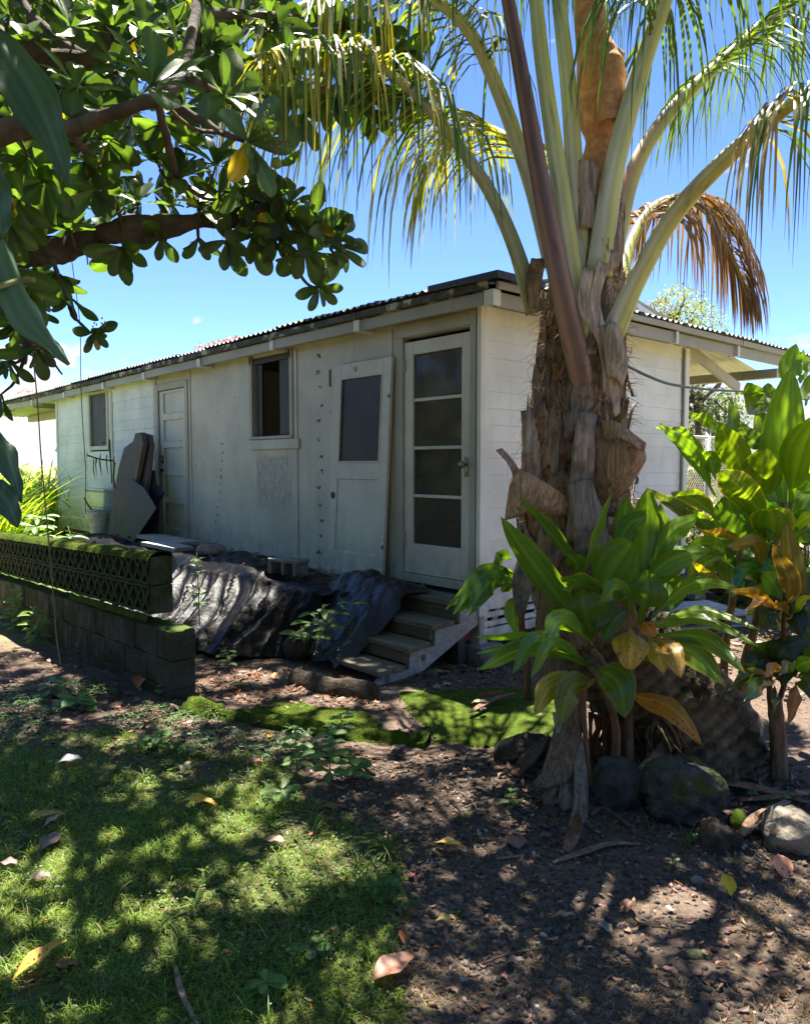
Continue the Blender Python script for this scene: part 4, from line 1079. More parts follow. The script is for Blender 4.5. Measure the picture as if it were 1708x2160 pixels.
def peel(ang, y0, y1, w_, f0, f1, tint, mat=None, drift=0.0):
    P = []; T = []
    for i in range(15):
        k = i / 14; c, r_, d = tr_at(y0 + (y1 - y0) * k); g = R(ang + drift * k); rr = r_ + .012 + f0 * (1 - k) ** 2.5 + f1 * k ** 2.5 + .006 * fbm(k * 4, ang)
        ww = w_ * (.55 + .45 * math.sin(math.pi * min(1, .15 + k))) / r_; row = []; tr = []
        for q_ in (-1, -.5, 0, .5, 1):
            g2 = g + ww * q_; r2 = rr + .012 * abs(q_) ** 2; row.append(c + np.array([math.sin(g2) * r2, -math.cos(g2) * r2, .02 * q_ * fbm(k * 3, ang * .1)])); v = tint * (1 + .2 * fbm(k * 4, q_ * 2, ang)); tr.append((v, v * .97, v * .93))
        P.append(row); T.append(tr)
    m = MB(); m.grid(P, T); return m.build('sheath_strip', mat or M_sheath, palm, True, solid=.005)
_q = random.Random(12)
for k in range(46):
    y0 = _q.uniform(620, 1290); h = _q.uniform(60, 190)
    peel(_q.uniform(-95, 95), y0, y0 - h, _q.uniform(.008, .035), _q.uniform(0, .07) if _q.random() < .6 else 0, _q.uniform(.01, .09), _q.uniform(.5, 1.25), M_fibre if _q.random() < .45 else M_sheath, _q.uniform(-25, 25))
# cloth wings standing off the trunk, given as rows of picture points with distance
def cloth(rows_, mat, tint=1.0, sub=6, name='sheath', wob=.008):
    n = len(rows_[0]); cols = [spline([PX(*r_[j]) for r_ in rows_], sub * (len(rows_) - 1)) for j in range(n)]
    P = []
    for i in range(len(cols[0])): P.append(list(spline([c[i] for c in cols], 5 * (n - 1))))
    P = [[p + np.array([0, -1, .3]) * wob * fbm(i * .7, j * .8, tint * 9) for j, p in enumerate(r_)] for i, r_ in enumerate(P)]
    T = [[(tint * (1 + .15 * fbm(i * .5, j * .5)),) * 3 for j in range(len(P[0]))] for i in range(len(P))]
    m = MB(); m.grid(P, T); return m.build(name, mat, palm, True, solid=.006)
cloth([[(1085, 985, 3.78), (1130, 1005, 3.72), (1215, 1062, 3.78)], [(1072, 1035, 3.76), (1120, 1050, 3.74), (1195, 1090, 3.80)], [(1064, 1098, 3.80), (1090, 1090, 3.80), (1120, 1080, 3.85)]], M_fibre, 1.35)
cloth([[(1045, 950, 3.75), (1058, 945, 3.75)], [(1068, 975, 3.74), (1080, 968, 3.74)], [(1085, 1010, 3.78), (1097, 995, 3.78)]], M_sheath, .8)
cloth([[(1245, 905, 3.85), (1290, 890, 3.78), (1330, 925, 3.72), (1355, 945, 3.70)], [(1240, 960, 3.84), (1290, 945, 3.72), (1335, 955, 3.66), (1362, 965, 3.68)], [(1245, 1020, 3.86), (1285, 1010, 3.74), (1320, 1010, 3.70), (1350, 990, 3.72)], [(1255, 1075, 3.9), (1280, 1060, 3.82), (1300, 1050, 3.80), (1318, 1040, 3.80)]], M_fibre, 1.0)
cloth([[(1262, 888, 3.82), (1300, 890, 3.70), (1362, 935, 3.64)], [(1275, 930, 3.74), (1310, 925, 3.64), (1358, 955, 3.62)]], M_fibre, 1.15)
cloth([[(1260, 545, 3.86), (1285, 560, 3.84)], [(1240, 640, 3.83), (1265, 640, 3.83)], [(1262, 740, 3.82), (1290, 735, 3.82)], [(1285, 830, 3.84), (1305, 820, 3.84)], [(1295, 880, 3.86), (1306, 872, 3.86)]], M_sheath, 1.5)
cloth([[(1228, 560, 3.84), (1250, 575, 3.83)], [(1218, 650, 3.80), (1242, 655, 3.80)], [(1262, 730, 3.80), (1275, 722, 3.80)], [(1272, 830, 3.82), (1280, 828, 3.82)]], M_sheath, 1.1)
cloth([[(1262, 690, 3.80), (1295, 680, 3.76), (1315, 720, 3.80)], [(1270, 740, 3.78), (1302, 735, 3.74), (1322, 770, 3.80)], [(1280, 800, 3.80), (1300, 800, 3.78), (1312, 820, 3.84)]], M_sheath, 1.0)
cloth([[(1120, 545, 3.9), (1150, 545, 3.86)], [(1108, 600, 3.88), (1140, 610, 3.84)], [(1112, 650, 3.88), (1135, 655, 3.86)]], M_fibre, .9)
cloth([[(1110, 880, 3.84), (1135, 930, 3.80)], [(1108, 950, 3.82), (1140, 960, 3.78)], [(1110, 1040, 3.84), (1130, 1045, 3.80)]], M_sheath, .9)
cloth([[(1105, 1190, 3.86), (1160, 1175, 3.78), (1205, 1140, 3.80)], [(1100, 1225, 3.84), (1150, 1205, 3.78), (1190, 1175, 3.80)], [(1112, 1255, 3.86), (1140, 1235, 3.82), (1165, 1215, 3.84)]], M_fibre, 1.05)
cloth([[(1105, 1140, 3.85), (1150, 1180, 3.80)], [(1080, 1220, 3.82), (1125, 1235, 3.80)], [(1088, 1300, 3.82), (1105, 1300, 3.80)]], M_sheath, .75)
cloth([[(1140, 1240, 3.8), (1175, 1260, 3.76)], [(1128, 1330, 3.78), (1180, 1340, 3.74)], [(1142, 1440, 3.75), (1195, 1440, 3.72)]], M_fibre, .62)
# the big cloth hanging to the ground in front, on its stiff midrib
cloth([[(1185, 1425, 3.62), (1215, 1425, 3.58), (1240, 1430, 3.60)], [(1170, 1530, 3.54), (1205, 1530, 3.48), (1228, 1535, 3.52)], [(1145, 1620, 3.48), (1180, 1625, 3.40), (1215, 1610, 3.44)], [(1122, 1655, 3.42), (1150, 1662, 3.36), (1200, 1650, 3.40)]], M_fibre, .60)
cloth([[(1150, 1655, 3.40), (1175, 1660, 3.38)], [(1145, 1690, 3.38), (1168, 1695, 3.36)], [(1150, 1720, 3.37), (1162, 1725, 3.36)]], M_fibre, .55)
def stub(pts, w0, w1, mat, tint, flat=.45, name='petiole_stub', n=10):
    P = spline(px3(pts), 10); rr = np.linspace(w0, w1, 11); m = MB()
    m.tube(P, [r_ * (1 + .06 * math.sin(i * 2.1)) for i, r_ in enumerate(rr)], n, [(tint * (1 - .25 * (i > 8)),) * 3 for i in range(11)], True, flat); return m.build(name, mat, palm, True)
stub([(1222, 1140, 3.80), (1225, 1060, 3.76), (1230, 960, 3.74), (1237, 872, 3.76)], .075, .052, M_sheath, .85)
stub([(1275, 1260, 3.80), (1255, 1180, 3.74), (1238, 1090, 3.72), (1220, 1015, 3.72)], .12, .07, M_sheath, .72)
stub([(1120, 1010, 3.86), (1118, 940, 3.84), (1110, 865, 3.82)], .06, .03, M_sheath, .9)
stub([(1185, 1500, 3.55), (1200, 1600, 3.48), (1195, 1680, 3.42), (1190, 1728, 3.38)], .05, .03, M_sheath, .9)
stub([(1215, 1560, 3.5), (1225, 1640, 3.4), (1222, 1720, 3.3), (1200, 1800, 3.15)], .03, .045, M_sheath, .6, .25)
stub([(1340, 1650, 3.5), (1385, 1600, 3.62), (1440, 1530, 3.75), (1470, 1490, 3.8)], .05, .03, M_sheath, .6, .3)
# smooth orange crown shaft and young sheaths at the top
def shaft(pts, mat, tint, name):
    P = spline([PX(*q[:3]) for q in pts], 30); rr = np.interp(np.linspace(0, 1, 31), np.linspace(0, 1, len(pts)), [q[3] for q in pts]); rows_ = []
    for i, p in enumerate(P):
        rows_.append([p + np.array([math.sin(g) * 1, -math.cos(g) * 1, 0]) * rr[i] * (1 + .10 * fbm(math.sin(g) * 2, math.cos(g) * 2, i * .35) + .05 * math.sin(i * 1.1)) for g in np.linspace(0, 2 * math.pi, 25)])
    m = MB(); m.grid(rows_, tint); return m.build(name, mat, palm, True)
shaft([(1252, 520, 4.14, .125), (1258, 400, 4.13, .105), (1266, 300, 4.12, .085), (1262, 240, 4.11, .105), (1258, 130, 4.1, .105), (1245, 40, 4.1, .08), (1240, -80, 4.1, .07)], M_orange, (.95, .9, .85), 'crown_sheath')
shaft([(1285, 260, 4.0, .06), (1288, 150, 4.0, .075), (1270, 70, 4.02, .03)], M_orange, (1.0, 1.0, 1.0), 'crown_sheath')
cloth([[(1205, 345, 4.0), (1235, 335, 3.96), (1262, 352, 4.0)], [(1215, 400, 3.98), (1235, 400, 3.95), (1255, 410, 3.98)], [(1222, 480, 3.96), (1240, 480, 3.94), (1258, 485, 3.96)]], M_sheath, .95)
cloth([[(1250, 452, 3.98), (1275, 448, 3.94), (1308, 455, 3.98)], [(1245, 500, 3.96), (1275, 505, 3.92), (1310, 500, 3.96)], [(1248, 560, 3.95), (1275, 575, 3.92), (1305, 560, 3.96)]], M_sheath, .8)
cloth([[(1290, 90, 4.02), (1318, 110, 4.0)], [(1290, 180, 4.02), (1312, 185, 4.0)], [(1288, 235, 4.02), (1300, 230, 4.0)]], M_sheath, 1.2)

GREEN, YEL, BRN = (.42, .50, .20), (.62, .60, .22), (.30, .20, .14)
def frond(path, w0, w1, c0, c1, l0, nl, llen, lw, lcol, gap=1.0, droop=1.0, fwd=.55, sidew=.8, wob=.25, tipc=None, part='frond', seed=1):
    """stalk through picture points with distance, leaflets in two ranks from fraction l0 on; leaflets hang"""
    q = random.Random(seed); P = spline(px3(path), 40); m = MB()
    rr = np.interp(np.linspace(0, 1, 41), [0, .12, .6, 1], [w0, w0 * .8, (w0 + w1) * .42, w1])
    NT = 16; k0 = len(m.t); m.tube(P, rr * .86, NT, (1, 1, 1), True, .62)
    for i in range(41):             # pale grey belly, right flank painted as sunlit yellow green, scuffed brown streaks
        base = [a + (b_ - a) * min(1, i / 26) for a, b_ in zip(c0, c1)]
        for k in range(NT):
            g_ = .5 + .5 * math.cos(2 * math.pi * k / NT - .6); g_ = max(0, min(1, (g_ - .62) * 5)); e_ = 1 + .16 * fbm(k * 1.9 + seed, i * .10, seed) + (.34 if part == 'dead_frond' else .10) * (1 if (k // (2 if part == 'dead_frond' else 1)) % 2 else -1)
            flank = (.50, .50, .10) if sum(c0) > .8 else base
            c_ = [(a * (1 - g_ * .75) + b_ * g_ * .75) * e_ for a, b_ in zip(base, flank)]
            if fbm(i * .5 + seed * 3, k * 1.3, seed) > .42: c_ = [.55 * v for v in c_]
            m.t[k0 + i * NT + k] = tuple(c_)
    fo = m.build(part, M_petiole, palm, True)
    if nl <= 0: return fo
    mb = MB(); cum = np.concatenate([[0], np.cumsum(np.linalg.norm(np.diff(P, axis=0), axis=1))])
    for k in range(nl):
        fr = l0 + (1 - l0) * (k + q.random() * .6) / nl; a = fr * cum[-1]; i = min(int(np.searchsorted(cum, a)), 40); i = max(i, 1)
        p = P[i - 1] + (P[i] - P[i - 1]) * (a - cum[i - 1]) / (cum[i] - cum[i - 1] + 1e-9); d = (P[i] - P[i - 1]); d /= np.linalg.norm(d)
        s = np.cross(d, np.array([0, 0, 1.0])); n_ = np.linalg.norm(s); s = s / n_ if n_ > .15 else np.array([1.0, 0, 0])
        up = np.cross(s, d)
        for sg in (-1, 1):
            if q.random() > gap: continue
            rel = (fr - l0) / (1 - l0); L = llen * (.55 + .45 * math.sin(math.pi * min(1, rel * .85 + .15))) * q.uniform(.8, 1.1) * (.75 if rel > .85 else 1)
            dv = s * sg * (sidew + q.uniform(-wob, wob)) + d * (fwd + q.uniform(-wob, wob)) + up * .25 + np.array([0, 0, -.15 * droop]); dv /= np.linalg.norm(dv)
            ns = 5; pts = [p]; cur = p.copy(); dd = dv.copy()
            for j in range(ns):
                cur = cur + dd * L / ns; pts.append(cur.copy()); dd = dd + np.array([0, 0, -1.0]) * droop * (.32 + .10 * j) + np.array([q.uniform(-.05, .05), q.uniform(-.05, .05), 0]); dd /= np.linalg.norm(dd)
            V = []; T = []; v = q.uniform(.75, 1.2); col = [c * v for c in lcol]
            if tipc and q.random() < .5: col = [c * v for c in tipc]
            W_ = [.7, 1.0, .95, .75, .45, .06]; ax0 = np.cross(dv, np.array([0, 0, 1.0])); ax0 = ax0 / (np.linalg.norm(ax0) + 1e-6); tw = q.uniform(-.9, .9)
            for j, pt in enumerate(pts):
                t = pts[min(j + 1, ns)] - pts[max(j - 1, 0)]; t /= np.linalg.norm(t)
                ax = ax0 - t * (ax0 @ t); ax /= np.linalg.norm(ax) + 1e-6; bx = np.cross(t, ax); ang = tw * (.4 + .25 * j); ax = ax * math.cos(ang) + bx * math.sin(ang); bx = np.cross(t, ax)
                V += [pt - ax * lw * W_[j] * .5, pt + bx * lw * .18 * W_[j], pt + ax * lw * W_[j] * .5]
                dk = 1.0 if j < 4 else .8; T += [tuple(c * dk for c in col), tuple(c * 1.15 for c in col), tuple(c * dk for c in col)]
            mb.add(V, [(3 * j + a_, 3 * j + a_ + 1, 3 * j + a_ + 4, 3 * j + a_ + 3) for j in range(ns) for a_ in (0, 1)], T)
    mb.build('leaflets', M_deadfrond if lcol is LB else M_frond, fo, kind='stuff')
    return fo
LG, LY, LB = (.095, .15, .05), (.34, .30, .07), (.30, .215, .16)
frond([(1128, 660, 4.0), (1085, 520, 3.95), (1030, 400, 3.9), (950, 285, 3.75), (860, 185, 3.6), (750, 110, 3.4), (640, 90, 3.2), (540, 120, 3.0)], .062, .008, (.30, .33, .17), (.36, .36, .20), .46, 76, 1.05, .014, LG, .95, 2.4, fwd=.3, sidew=.5, tipc=LY, seed=1)
frond([(1168, 560, 4.12), (1118, 380, 4.12), (1050, 190, 4.1), (985, 60, 4.0), (890, -10, 3.9), (760, -20, 3.7), (640, 10, 3.5), (540, 60, 3.4)], .07, .01, (.50, .46, .34), YEL, .42, 72, .95, .014, LG, .95, 2.4, fwd=.3, sidew=.5, tipc=LY, seed=2)
frond([(1175, 480, 4.5), (1125, 350, 4.9), (1065, 285, 5.2), (985, 262, 5.4), (925, 310, 5.5), (890, 400, 5.5)], .05, .008, GREEN, YEL, .30, 80, 1.05, .018, (.22, .23, .05), .95, 1.3, tipc=(.34, .27, .05), seed=3)
frond([(1236, 860, 4.02), (1222, 780, 3.90), (1182, 600, 3.80), (1146, 420, 3.78), (1112, 230, 3.75), (1075, 20, 3.7), (1035, -200, 3.6)], .10, .03, (.27, .17, .12), (.16, .085, .065), .9, 0, 0, 0, LB, seed=4, part='dead_frond')
frond([(1240, 800, 4.08), (1228, 720, 3.95), (1205, 560, 3.88), (1172, 330, 3.86), (1142, 120, 3.86), (1120, -80, 3.8), (1070, -350, 3.6), (900, -560, 3.2), (700, -560, 3.0)], .085, .012, (.52, .48, .40), GREEN, .55, 70, .9, .019, LG, .95, 1.1, seed=5)
frond([(1240, 640, 4.0), (1216, 420, 4.0), (1200, 200, 4.0), (1180, 20, 4.0), (1160, -150, 4.0), (1100, -400, 3.9), (980, -600, 3.7), (860, -650, 3.5)], .075, .012, (.52, .47, .40), GREEN, .6, 60, .9, .019, LG, .95, 1.1, seed=6)
frond([(1262, 580, 3.96), (1290, 380, 3.95), (1335, 200, 3.92), (1390, 30, 3.9), (1445, -120, 3.8), (1560, -260, 3.6), (1700, -270, 3.4), (1820, -170, 3.3)], .085, .012, (.52, .50, .40), (.42, .45, .24), .45, 100, 1.1, .016, LG, .95, 2.2, fwd=.35, sidew=.5, seed=7)
frond([(1290, 540, 4.25), (1335, 365, 4.35), (1400, 252, 4.45), (1480, 168, 4.55), (1560, 95, 4.65), (1640, 25, 4.7), (1760, -20, 4.7), (1900, 30, 4.6)], .07, .010, (.55, .34, .22), (.50, .42, .26), .42, 110, 1.0, .017, LG, .97, 1.5, fwd=.4, sidew=.6, tipc=(.14, .19, .03), seed=8)
frond([(1290, 705, 3.92), (1345, 585, 3.88), (1420, 455, 3.8), (1520, 345, 3.6), (1620, 258, 3.4), (1720, 185, 3.2), (1850, 130, 3.0), (1980, 120, 2.8)], .075, .016, (.56, .53, .40), (.60, .52, .22), .60, 70, 1.0, .015, LG, .9, 2.6, fwd=.3, sidew=.4, tipc=LB, seed=9)
frond([(1305, 620, 4.5), (1332, 510, 4.8), (1375, 440, 5.0), (1430, 418, 5.2), (1490, 450, 5.3), (1540, 530, 5.35), (1578, 630, 5.35)], .05, .008, (.40, .42, .20), (.30, .24, .14), .30, 100, .80, .020, LB, 1.0, 1.8, sidew=.35, fwd=.4, tipc=(.26, .15, .05), seed=10)
frond([(1262, 300, 4.3), (1252, -60, 4.4), (1300, -250, 4.6), (1420, -330, 4.8), (1560, -280, 5), (1700, -150, 5)], .06, .01, GREEN, GREEN, .45, 90, 1.2, .017, LG, .97, 2.0, fwd=.3, sidew=.5, seed=11)
frond([(1240, 200, 4.3), (1200, -120, 4.5), (1100, -260, 4.7), (960, -250, 4.8), (830, -130, 4.8)], .06, .01, GREEN, GREEN, .42, 90, 1.2, .017, LG, .97, 2.2, fwd=.3, sidew=.5, seed=12)
frond([(1240, 100, 4.2), (1180, -260, 3.9), (1050, -560, 3.3), (900, -760, 2.6), (760, -760, 2.0)], .06, .01, GREEN, GREEN, .4, 60, 1.1, .02, LG, .97, .9, seed=14)
# roots spilling from the foot, loose fibres
m = MB(); q = random.Random(5)
for k in range(170):
    x = q.uniform(1370, 1590); y0 = 1560 + (x - 1480) * .10 + q.uniform(-45, 25); Y = 3.72 + (x - 1450) * .0006 + q.uniform(-.05, .12)
    a = PX(x, y0, Y + .03); L = q.uniform(.10, .26)
    pts = [a]
    for j in range(4): a = a + np.array([q.uniform(-.03, .035), -.022 + q.uniform(-.02, .02), -L / 4]); a[2] = max(a[2], gz(a[0], a[1]) + .004); pts.append(a)
    v = q.uniform(.6, 1.5); m.tube(pts, [.009, .010, .009, .008, .004], 5, (v, v * .8, v * .68))
for k in range(40):
    x = q.uniform(1240, 1330); a = PX(x, q.uniform(1500, 1560), 3.8); pts = [a]
    for j in range(4): a = a + np.array([q.uniform(-.03, .03), q.uniform(-.03, .01), -.06]); a[2] = max(a[2], gz(a[0], a[1]) + .004); pts.append(a)
    m.tube(pts, [.010, .010, .009, .008, .004], 5, (.9, .45, .32))
m.build('roots', M_bark, palm, True, kind='stuff')
m = MB()
for k in range(1500):
    yy = q.uniform(560, 1330); c, r_, d = tr_at(yy); g = R(q.uniform(-100, 100)); p = c + np.array([math.sin(g), -math.cos(g), 0]) * (r_ + .02)
    dd = np.array([math.sin(g) * .6 + q.uniform(-1, 1), -math.cos(g) * .7 + q.uniform(-.5, .3), q.uniform(-1, .8)]); dd /= np.linalg.norm(dd); L = q.uniform(.03, .13); pts = [p]
    for j in range(3): p = p + dd * L / 3; dd = dd + np.array([q.uniform(-.4, .4), q.uniform(-.3, .3), -.35]); dd /= np.linalg.norm(dd); pts.append(p)
    m.tube(pts, [.0016, .0014, .0011, .0005], 3, (1.5, 1.15, .85) if k % 3 else (.7, .5, .36), False)
m.build('loose_fibres', M_fibre, palm, kind='stuff')

# ================================================================ TI PLANTS
def ti_leaf_mesh(mb, b_, mid, tip, wpx, Y, roll=0.0, col=(.07, .13, .02), fold=.25, curl=0.0, mi=0, pet=.16, edge=None, broad=False):
    P = spline([PX(*b_, Y[0]), PX(*mid, Y[1]), PX(*tip, Y[2])], 14)
    wd = 1.18 * wpx / F * Y[1]; rows_ = []; T = []; k_ = rnd.uniform(.88, 1.12)
    L = np.linalg.norm(P[-1] - P[0])
    for i, p in enumerate(P):
        u = i / 14; t = P[min(i + 1, 14)] - P[max(i - 1, 0)]; t /= np.linalg.norm(t)
        s = np.cross(t, p - O); s /= np.linalg.norm(s); n_ = np.cross(s, t)
        s2 = s * math.cos(R(roll)) + n_ * math.sin(R(roll)); n2 = np.cross(s2, t)
        if u < pet: w_ = .13 + .05 * u / pet
        else:
            x = (u - pet) / (1 - pet); w_ = max(.02, (math.sin(math.pi * x ** (.62 if broad else .75)) ** (.62 if broad else .8)))
            w_ = max(w_, .17 * (1 - x))
        if curl and u > .8: p = p + n2 * curl * wd * ((u - .8) / .2) ** 2
        row = []; tr = []
        for j, q_ in enumerate((-1, -.8, -.6, -.4, -.2, -.05, .05, .2, .4, .6, .8, 1)):
            f = abs(q_)
            row.append(p + s2 * wd * .5 * w_ * q_ + n2 * wd * .5 * w_ * (fold * f - .10 * fold * f * f) + n2 * .006 * math.sin(u * 17 + q_ * 3) * f)
            c = [v * k_ for v in col]
            c = [v * (1 + .13 * (1 if j % 2 else -1) * min(1, f * 4)) for v in c]
            if f < .1: c = [v * 1.35 + .01 for v in c]
            if edge and (f > .9 or u > .93): c = edge
            tr.append(c)
        rows_.append(row); T.append(tr)
    mb.grid(rows_, T, mi)
def ti_plant(root, specs, T0, S, Yb, seed):
    """specs: (base, mid, tip, width px, dY mid, dY tip, roll, colour, fold, curl, edge)"""
    for sp in specs:
        (b_, mi_, tp_, w_), rest = sp[:4], sp[4:]
        dm, dt = rest[0], rest[1]; kw = rest[2] if len(rest) > 2 else {}
        tr = lambda q_: (T0[0] + q_[0] * S, T0[1] + q_[1] * S)
        m = MB(); kw = dict(kw); mat = kw.pop('mat', M_ti); base_dy = kw.pop('db', 0)
        ti_leaf_mesh(m, tr(b_), tr(mi_), tr(tp_), w_ * S, (Yb + base_dy, Yb + dm, Yb + dt), **kw)
        m.build('leaf', mat, root, True)
GR, GD, GL, YE, OR = (.118, .212, .040), (.085, .155, .034), (.16, .26, .04), (.58, .36, .03), (.48, .20, .035)
GY = (.17, .20, .025); SIL = (.10, .16, .075); BZ = (.13, .085, .045); EY = (.42, .32, .04)
tf_ = thing('ti_plant', 'broad leaved green ti plant growing before the palm trunk, some leaves spotted yellow', 'plant', G(1255, 1590))
Z5, S5 = (1001.9, 1054.6), .4134
Y_ = {'mat': M_tiy}
specs = [
 ((600, 850), (310, 715), (5, 700), 55, -.15, -.35, dict(roll=35, col=GL)),
 ((600, 850), (320, 735), (12, 785), 62, -.22, -.45, dict(roll=40, col=GR)),
 ((600, 850), (290, 755), (18, 868), 100, -.28, -.5, dict(roll=25, col=GR, fold=.35)),
 ((590, 840), (330, 715), (190, 885), 90, -.35, -.5, dict(roll=20, col=GR)),
 ((590, 850), (400, 740), (283, 910), 75, -.4, -.5, dict(roll=30, col=GR)),
 ((600, 720), (330, 370), (130, 90), 135, -.05, -.15, dict(roll=25, col=GR, edge=(.12, .20, .03))),
 ((560, 430), (400, 190), (222, -10), 75, .05, .0, dict(roll=45, col=GR, fold=.6, db=.1)),
 ((545, 420), (600, 180), (690, -30), 62, -.05, -.1, dict(roll=50, col=GL, fold=.7)),
 ((500, 380), (520, 330), (470, 280), 90, .05, .02, dict(roll=10, col=(.13, .20, .02), db=.1)),
 ((620, 500), (710, 330), (815, 200), 215, -.12, -.18, dict(roll=12, col=GD, curl=-.25, broad=True)),
 ((850, 460), (870, 160), (878, -60), 150, .15, .12, dict(roll=15, col=GR, db=.1)),
 ((690, 320), (780, 130), (910, 75), 120, .0, -.1, dict(roll=35, col=GD, curl=-.5)),
 ((775, 360), (765, 150), (770, -20), 115, .22, .2, dict(roll=10, col=GR, db=.2)),
 ((880, 360), (960, 170), (940, 20), 90, .1, .05, dict(roll=45, col=SIL, db=.1)),
 ((890, 330), (1010, 150), (1168, 85), 120, .0, -.1, dict(roll=40, col=GR, curl=-.5)),
 ((850, 430), (1000, 300), (1200, 250), 125, -.02, -.1, dict(roll=30, col=GR)),
 ((820, 480), (960, 330), (1120, 250), 140, .1, .1, dict(roll=20, col=(.10, .16, .02), db=.1)),
 ((835, 640), (868, 490), (880, 375), 185, -.18, -.15, dict(roll=5, col=GD, curl=-.35, broad=True, pet=.3)),
 ((600, 700), (560, 580), (545, 470), 190, -.22, -.2, dict(roll=5, col=GD, curl=-.35, broad=True, pet=.3)),
 ((680, 480), (540, 420), (435, 400), 100, -.1, -.2, dict(roll=50, col=GR, edge=EY)),
 ((680, 500), (560, 440), (440, 460), 60, -.15, -.25, dict(roll=40, col=GD)),
 ((820, 600), (725, 455), (645, 525), 95, -.22, -.28, dict(roll=25, col=GR, curl=.2)),
 ((800, 590), (770, 480), (740, 470), 80, -.18, -.22, dict(roll=-35, col=GD)),
 ((900, 600), (1090, 430), (1325, 440), 95, -.1, -.3, dict(roll=45, col=GR)),
 ((860, 650), (1150, 560), (1448, 660), 60, -.1, -.3, dict(roll=45, col=GL)),
 ((850, 670), (1150, 605), (1443, 745), 62, -.15, -.35, dict(roll=40, col=GL)),
 ((880, 690), (1170, 705), (1376, 880), 92, -.2, -.4, dict(roll=25, col=GR, edge=EY)),
 ((880, 710), (1100, 770), (1262, 938), 120, -.2, -.38, dict(roll=15, col=GR, edge=EY)),
 ((870, 690), (900, 780), (920, 830), 110, -.15, -.2, dict(roll=10, col=GR)),
 ((800, 660), (795, 730), (785, 872), 165, -.18, -.24, dict(roll=5, col=YE, broad=True, mat=M_tiy)),
 ((880, 690), (925, 780), (962, 885), 85, -.2, -.28, dict(roll=25, col=YE, mat=M_tiy)),
 ((920, 690), (1000, 770), (1050, 905), 105, -.22, -.3, dict(roll=15, col=(.50, .30, .06), mat=M_tiy, broad=True)),
 ((845, 610), (880, 650), (920, 700), 70, -.1, -.12, dict(roll=10, col=OR)),
 ((620, 860), (730, 930), (765, 1112), 160, -.3, -.36, dict(roll=10, col=GD, pet=.08, broad=True, edge=(.16, .2, .03))),
 ((610, 920), (400, 945), (303, 1095), 110, -.3, -.42, dict(roll=20, col=(.40, .33, .03), mat=M_tiy)),
 ((610, 930), (490, 960), (430, 1155), 130, -.34, -.42, dict(roll=12, col=GY, mat=M_tiy, pet=.1)),
 ((780, 990), (1000, 1060), (1158, 1250), 105, -.2, -.3, dict(roll=25, col=(.52, .26, .03), mat=M_tiy, fold=.5, pet=.05)),
 ((590, 720), (440, 620), (365, 730), 115, -.25, -.35, dict(roll=20, col=GR)),
 ((610, 700), (640, 560), (720, 450), 110, .05, .1, dict(roll=10, col=GD)),
 ((640, 760), (700, 620), (770, 560), 90, .05, .1, dict(roll=10, col=GD)),
 ((600, 640), (520, 600), (320, 540), 60, .05, -.05, dict(roll=30, col=GY, mat=M_tiy)),
 ((940, 620), (1050, 590), (1160, 640), 60, .05, .0, dict(roll=30, col=GY)),
 ((900, 600), (1000, 480), (1060, 380), 110, .12, .12, dict(roll=10, col=GD)),
]
ti_plant(tf_, specs, Z5, S5, 3.55, 1)
def stem(root, pts, r0, r1, col, name='stem'):
    P = spline([PX(*q) for q in pts], 14); m = MB(); m.tube(P, np.linspace(r0, r1, 15) * (1 + .06 * np.sin(np.arange(15) * 2.4)), 8, col); return m.build(name, M_sheath, root, True)
stem(tf_, [(1246, 1405, 3.55), (1285, 1480, 3.60), (1300, 1560, 3.62), (1290, 1640, 3.62)], .018, .024, (.55, .42, .3))
stem(tf_, [(1340, 1325, 3.58), (1330, 1420, 3.64), (1325, 1530, 3.66), (1330, 1620, 3.66)], .018, .024, (.5, .4, .3))
stem(tf_, [(1230, 1440, 3.5), (1232, 1520, 3.5), (1238, 1600, 3.5), (1240, 1640, 3.5)], .012, .014, (.6, .45, .3))
tl_ = thing('ti_plant', 'dark drooping ti plant growing at the left side of the palm by the steps', 'plant', G(1105, 1470))
specs = [
 ((225, 430), (70, 370), (-150, 560), 75, -.1, -.25, dict(roll=30, col=GD, db=0)),
 ((225, 430), (60, 395), (-110, 585), 120, -.15, -.3, dict(roll=15, col=GD)),
 ((225, 440), (80, 420), (-40, 590), 110, -.2, -.32, dict(roll=15, col=GD)),
 ((225, 420), (130, 365), (20, 400), 60, -.05, -.1, dict(roll=45, col=GD)),
 ((190, 300), (140, 290), (95, 330), 62, -.05, -.1, dict(roll=20, col=GD)),
 ((225, 480), (190, 560), (210, 690), 75, -.1, -.12, dict(roll=25, col=GR, edge=GY)),
 ((225, 440), (190, 420), (130, 470), 70, -.12, -.2, dict(roll=20, col=GR)),
]
ti_plant(tl_, specs, Z5, S5, 3.95, 2)
stem(tl_, [(1095, 1235, 3.95), (1100, 1320, 3.98), (1110, 1400, 4.0), (1112, 1475, 4.0)], .018, .022, (.5, .4, .3))
tr_ = thing('ti_plant', 'tall ti plant with very large sunlit yellow green leaves at the right edge', 'plant', G(1560, 1545))
Z3, S3 = (1318.2, 711.9), .23196
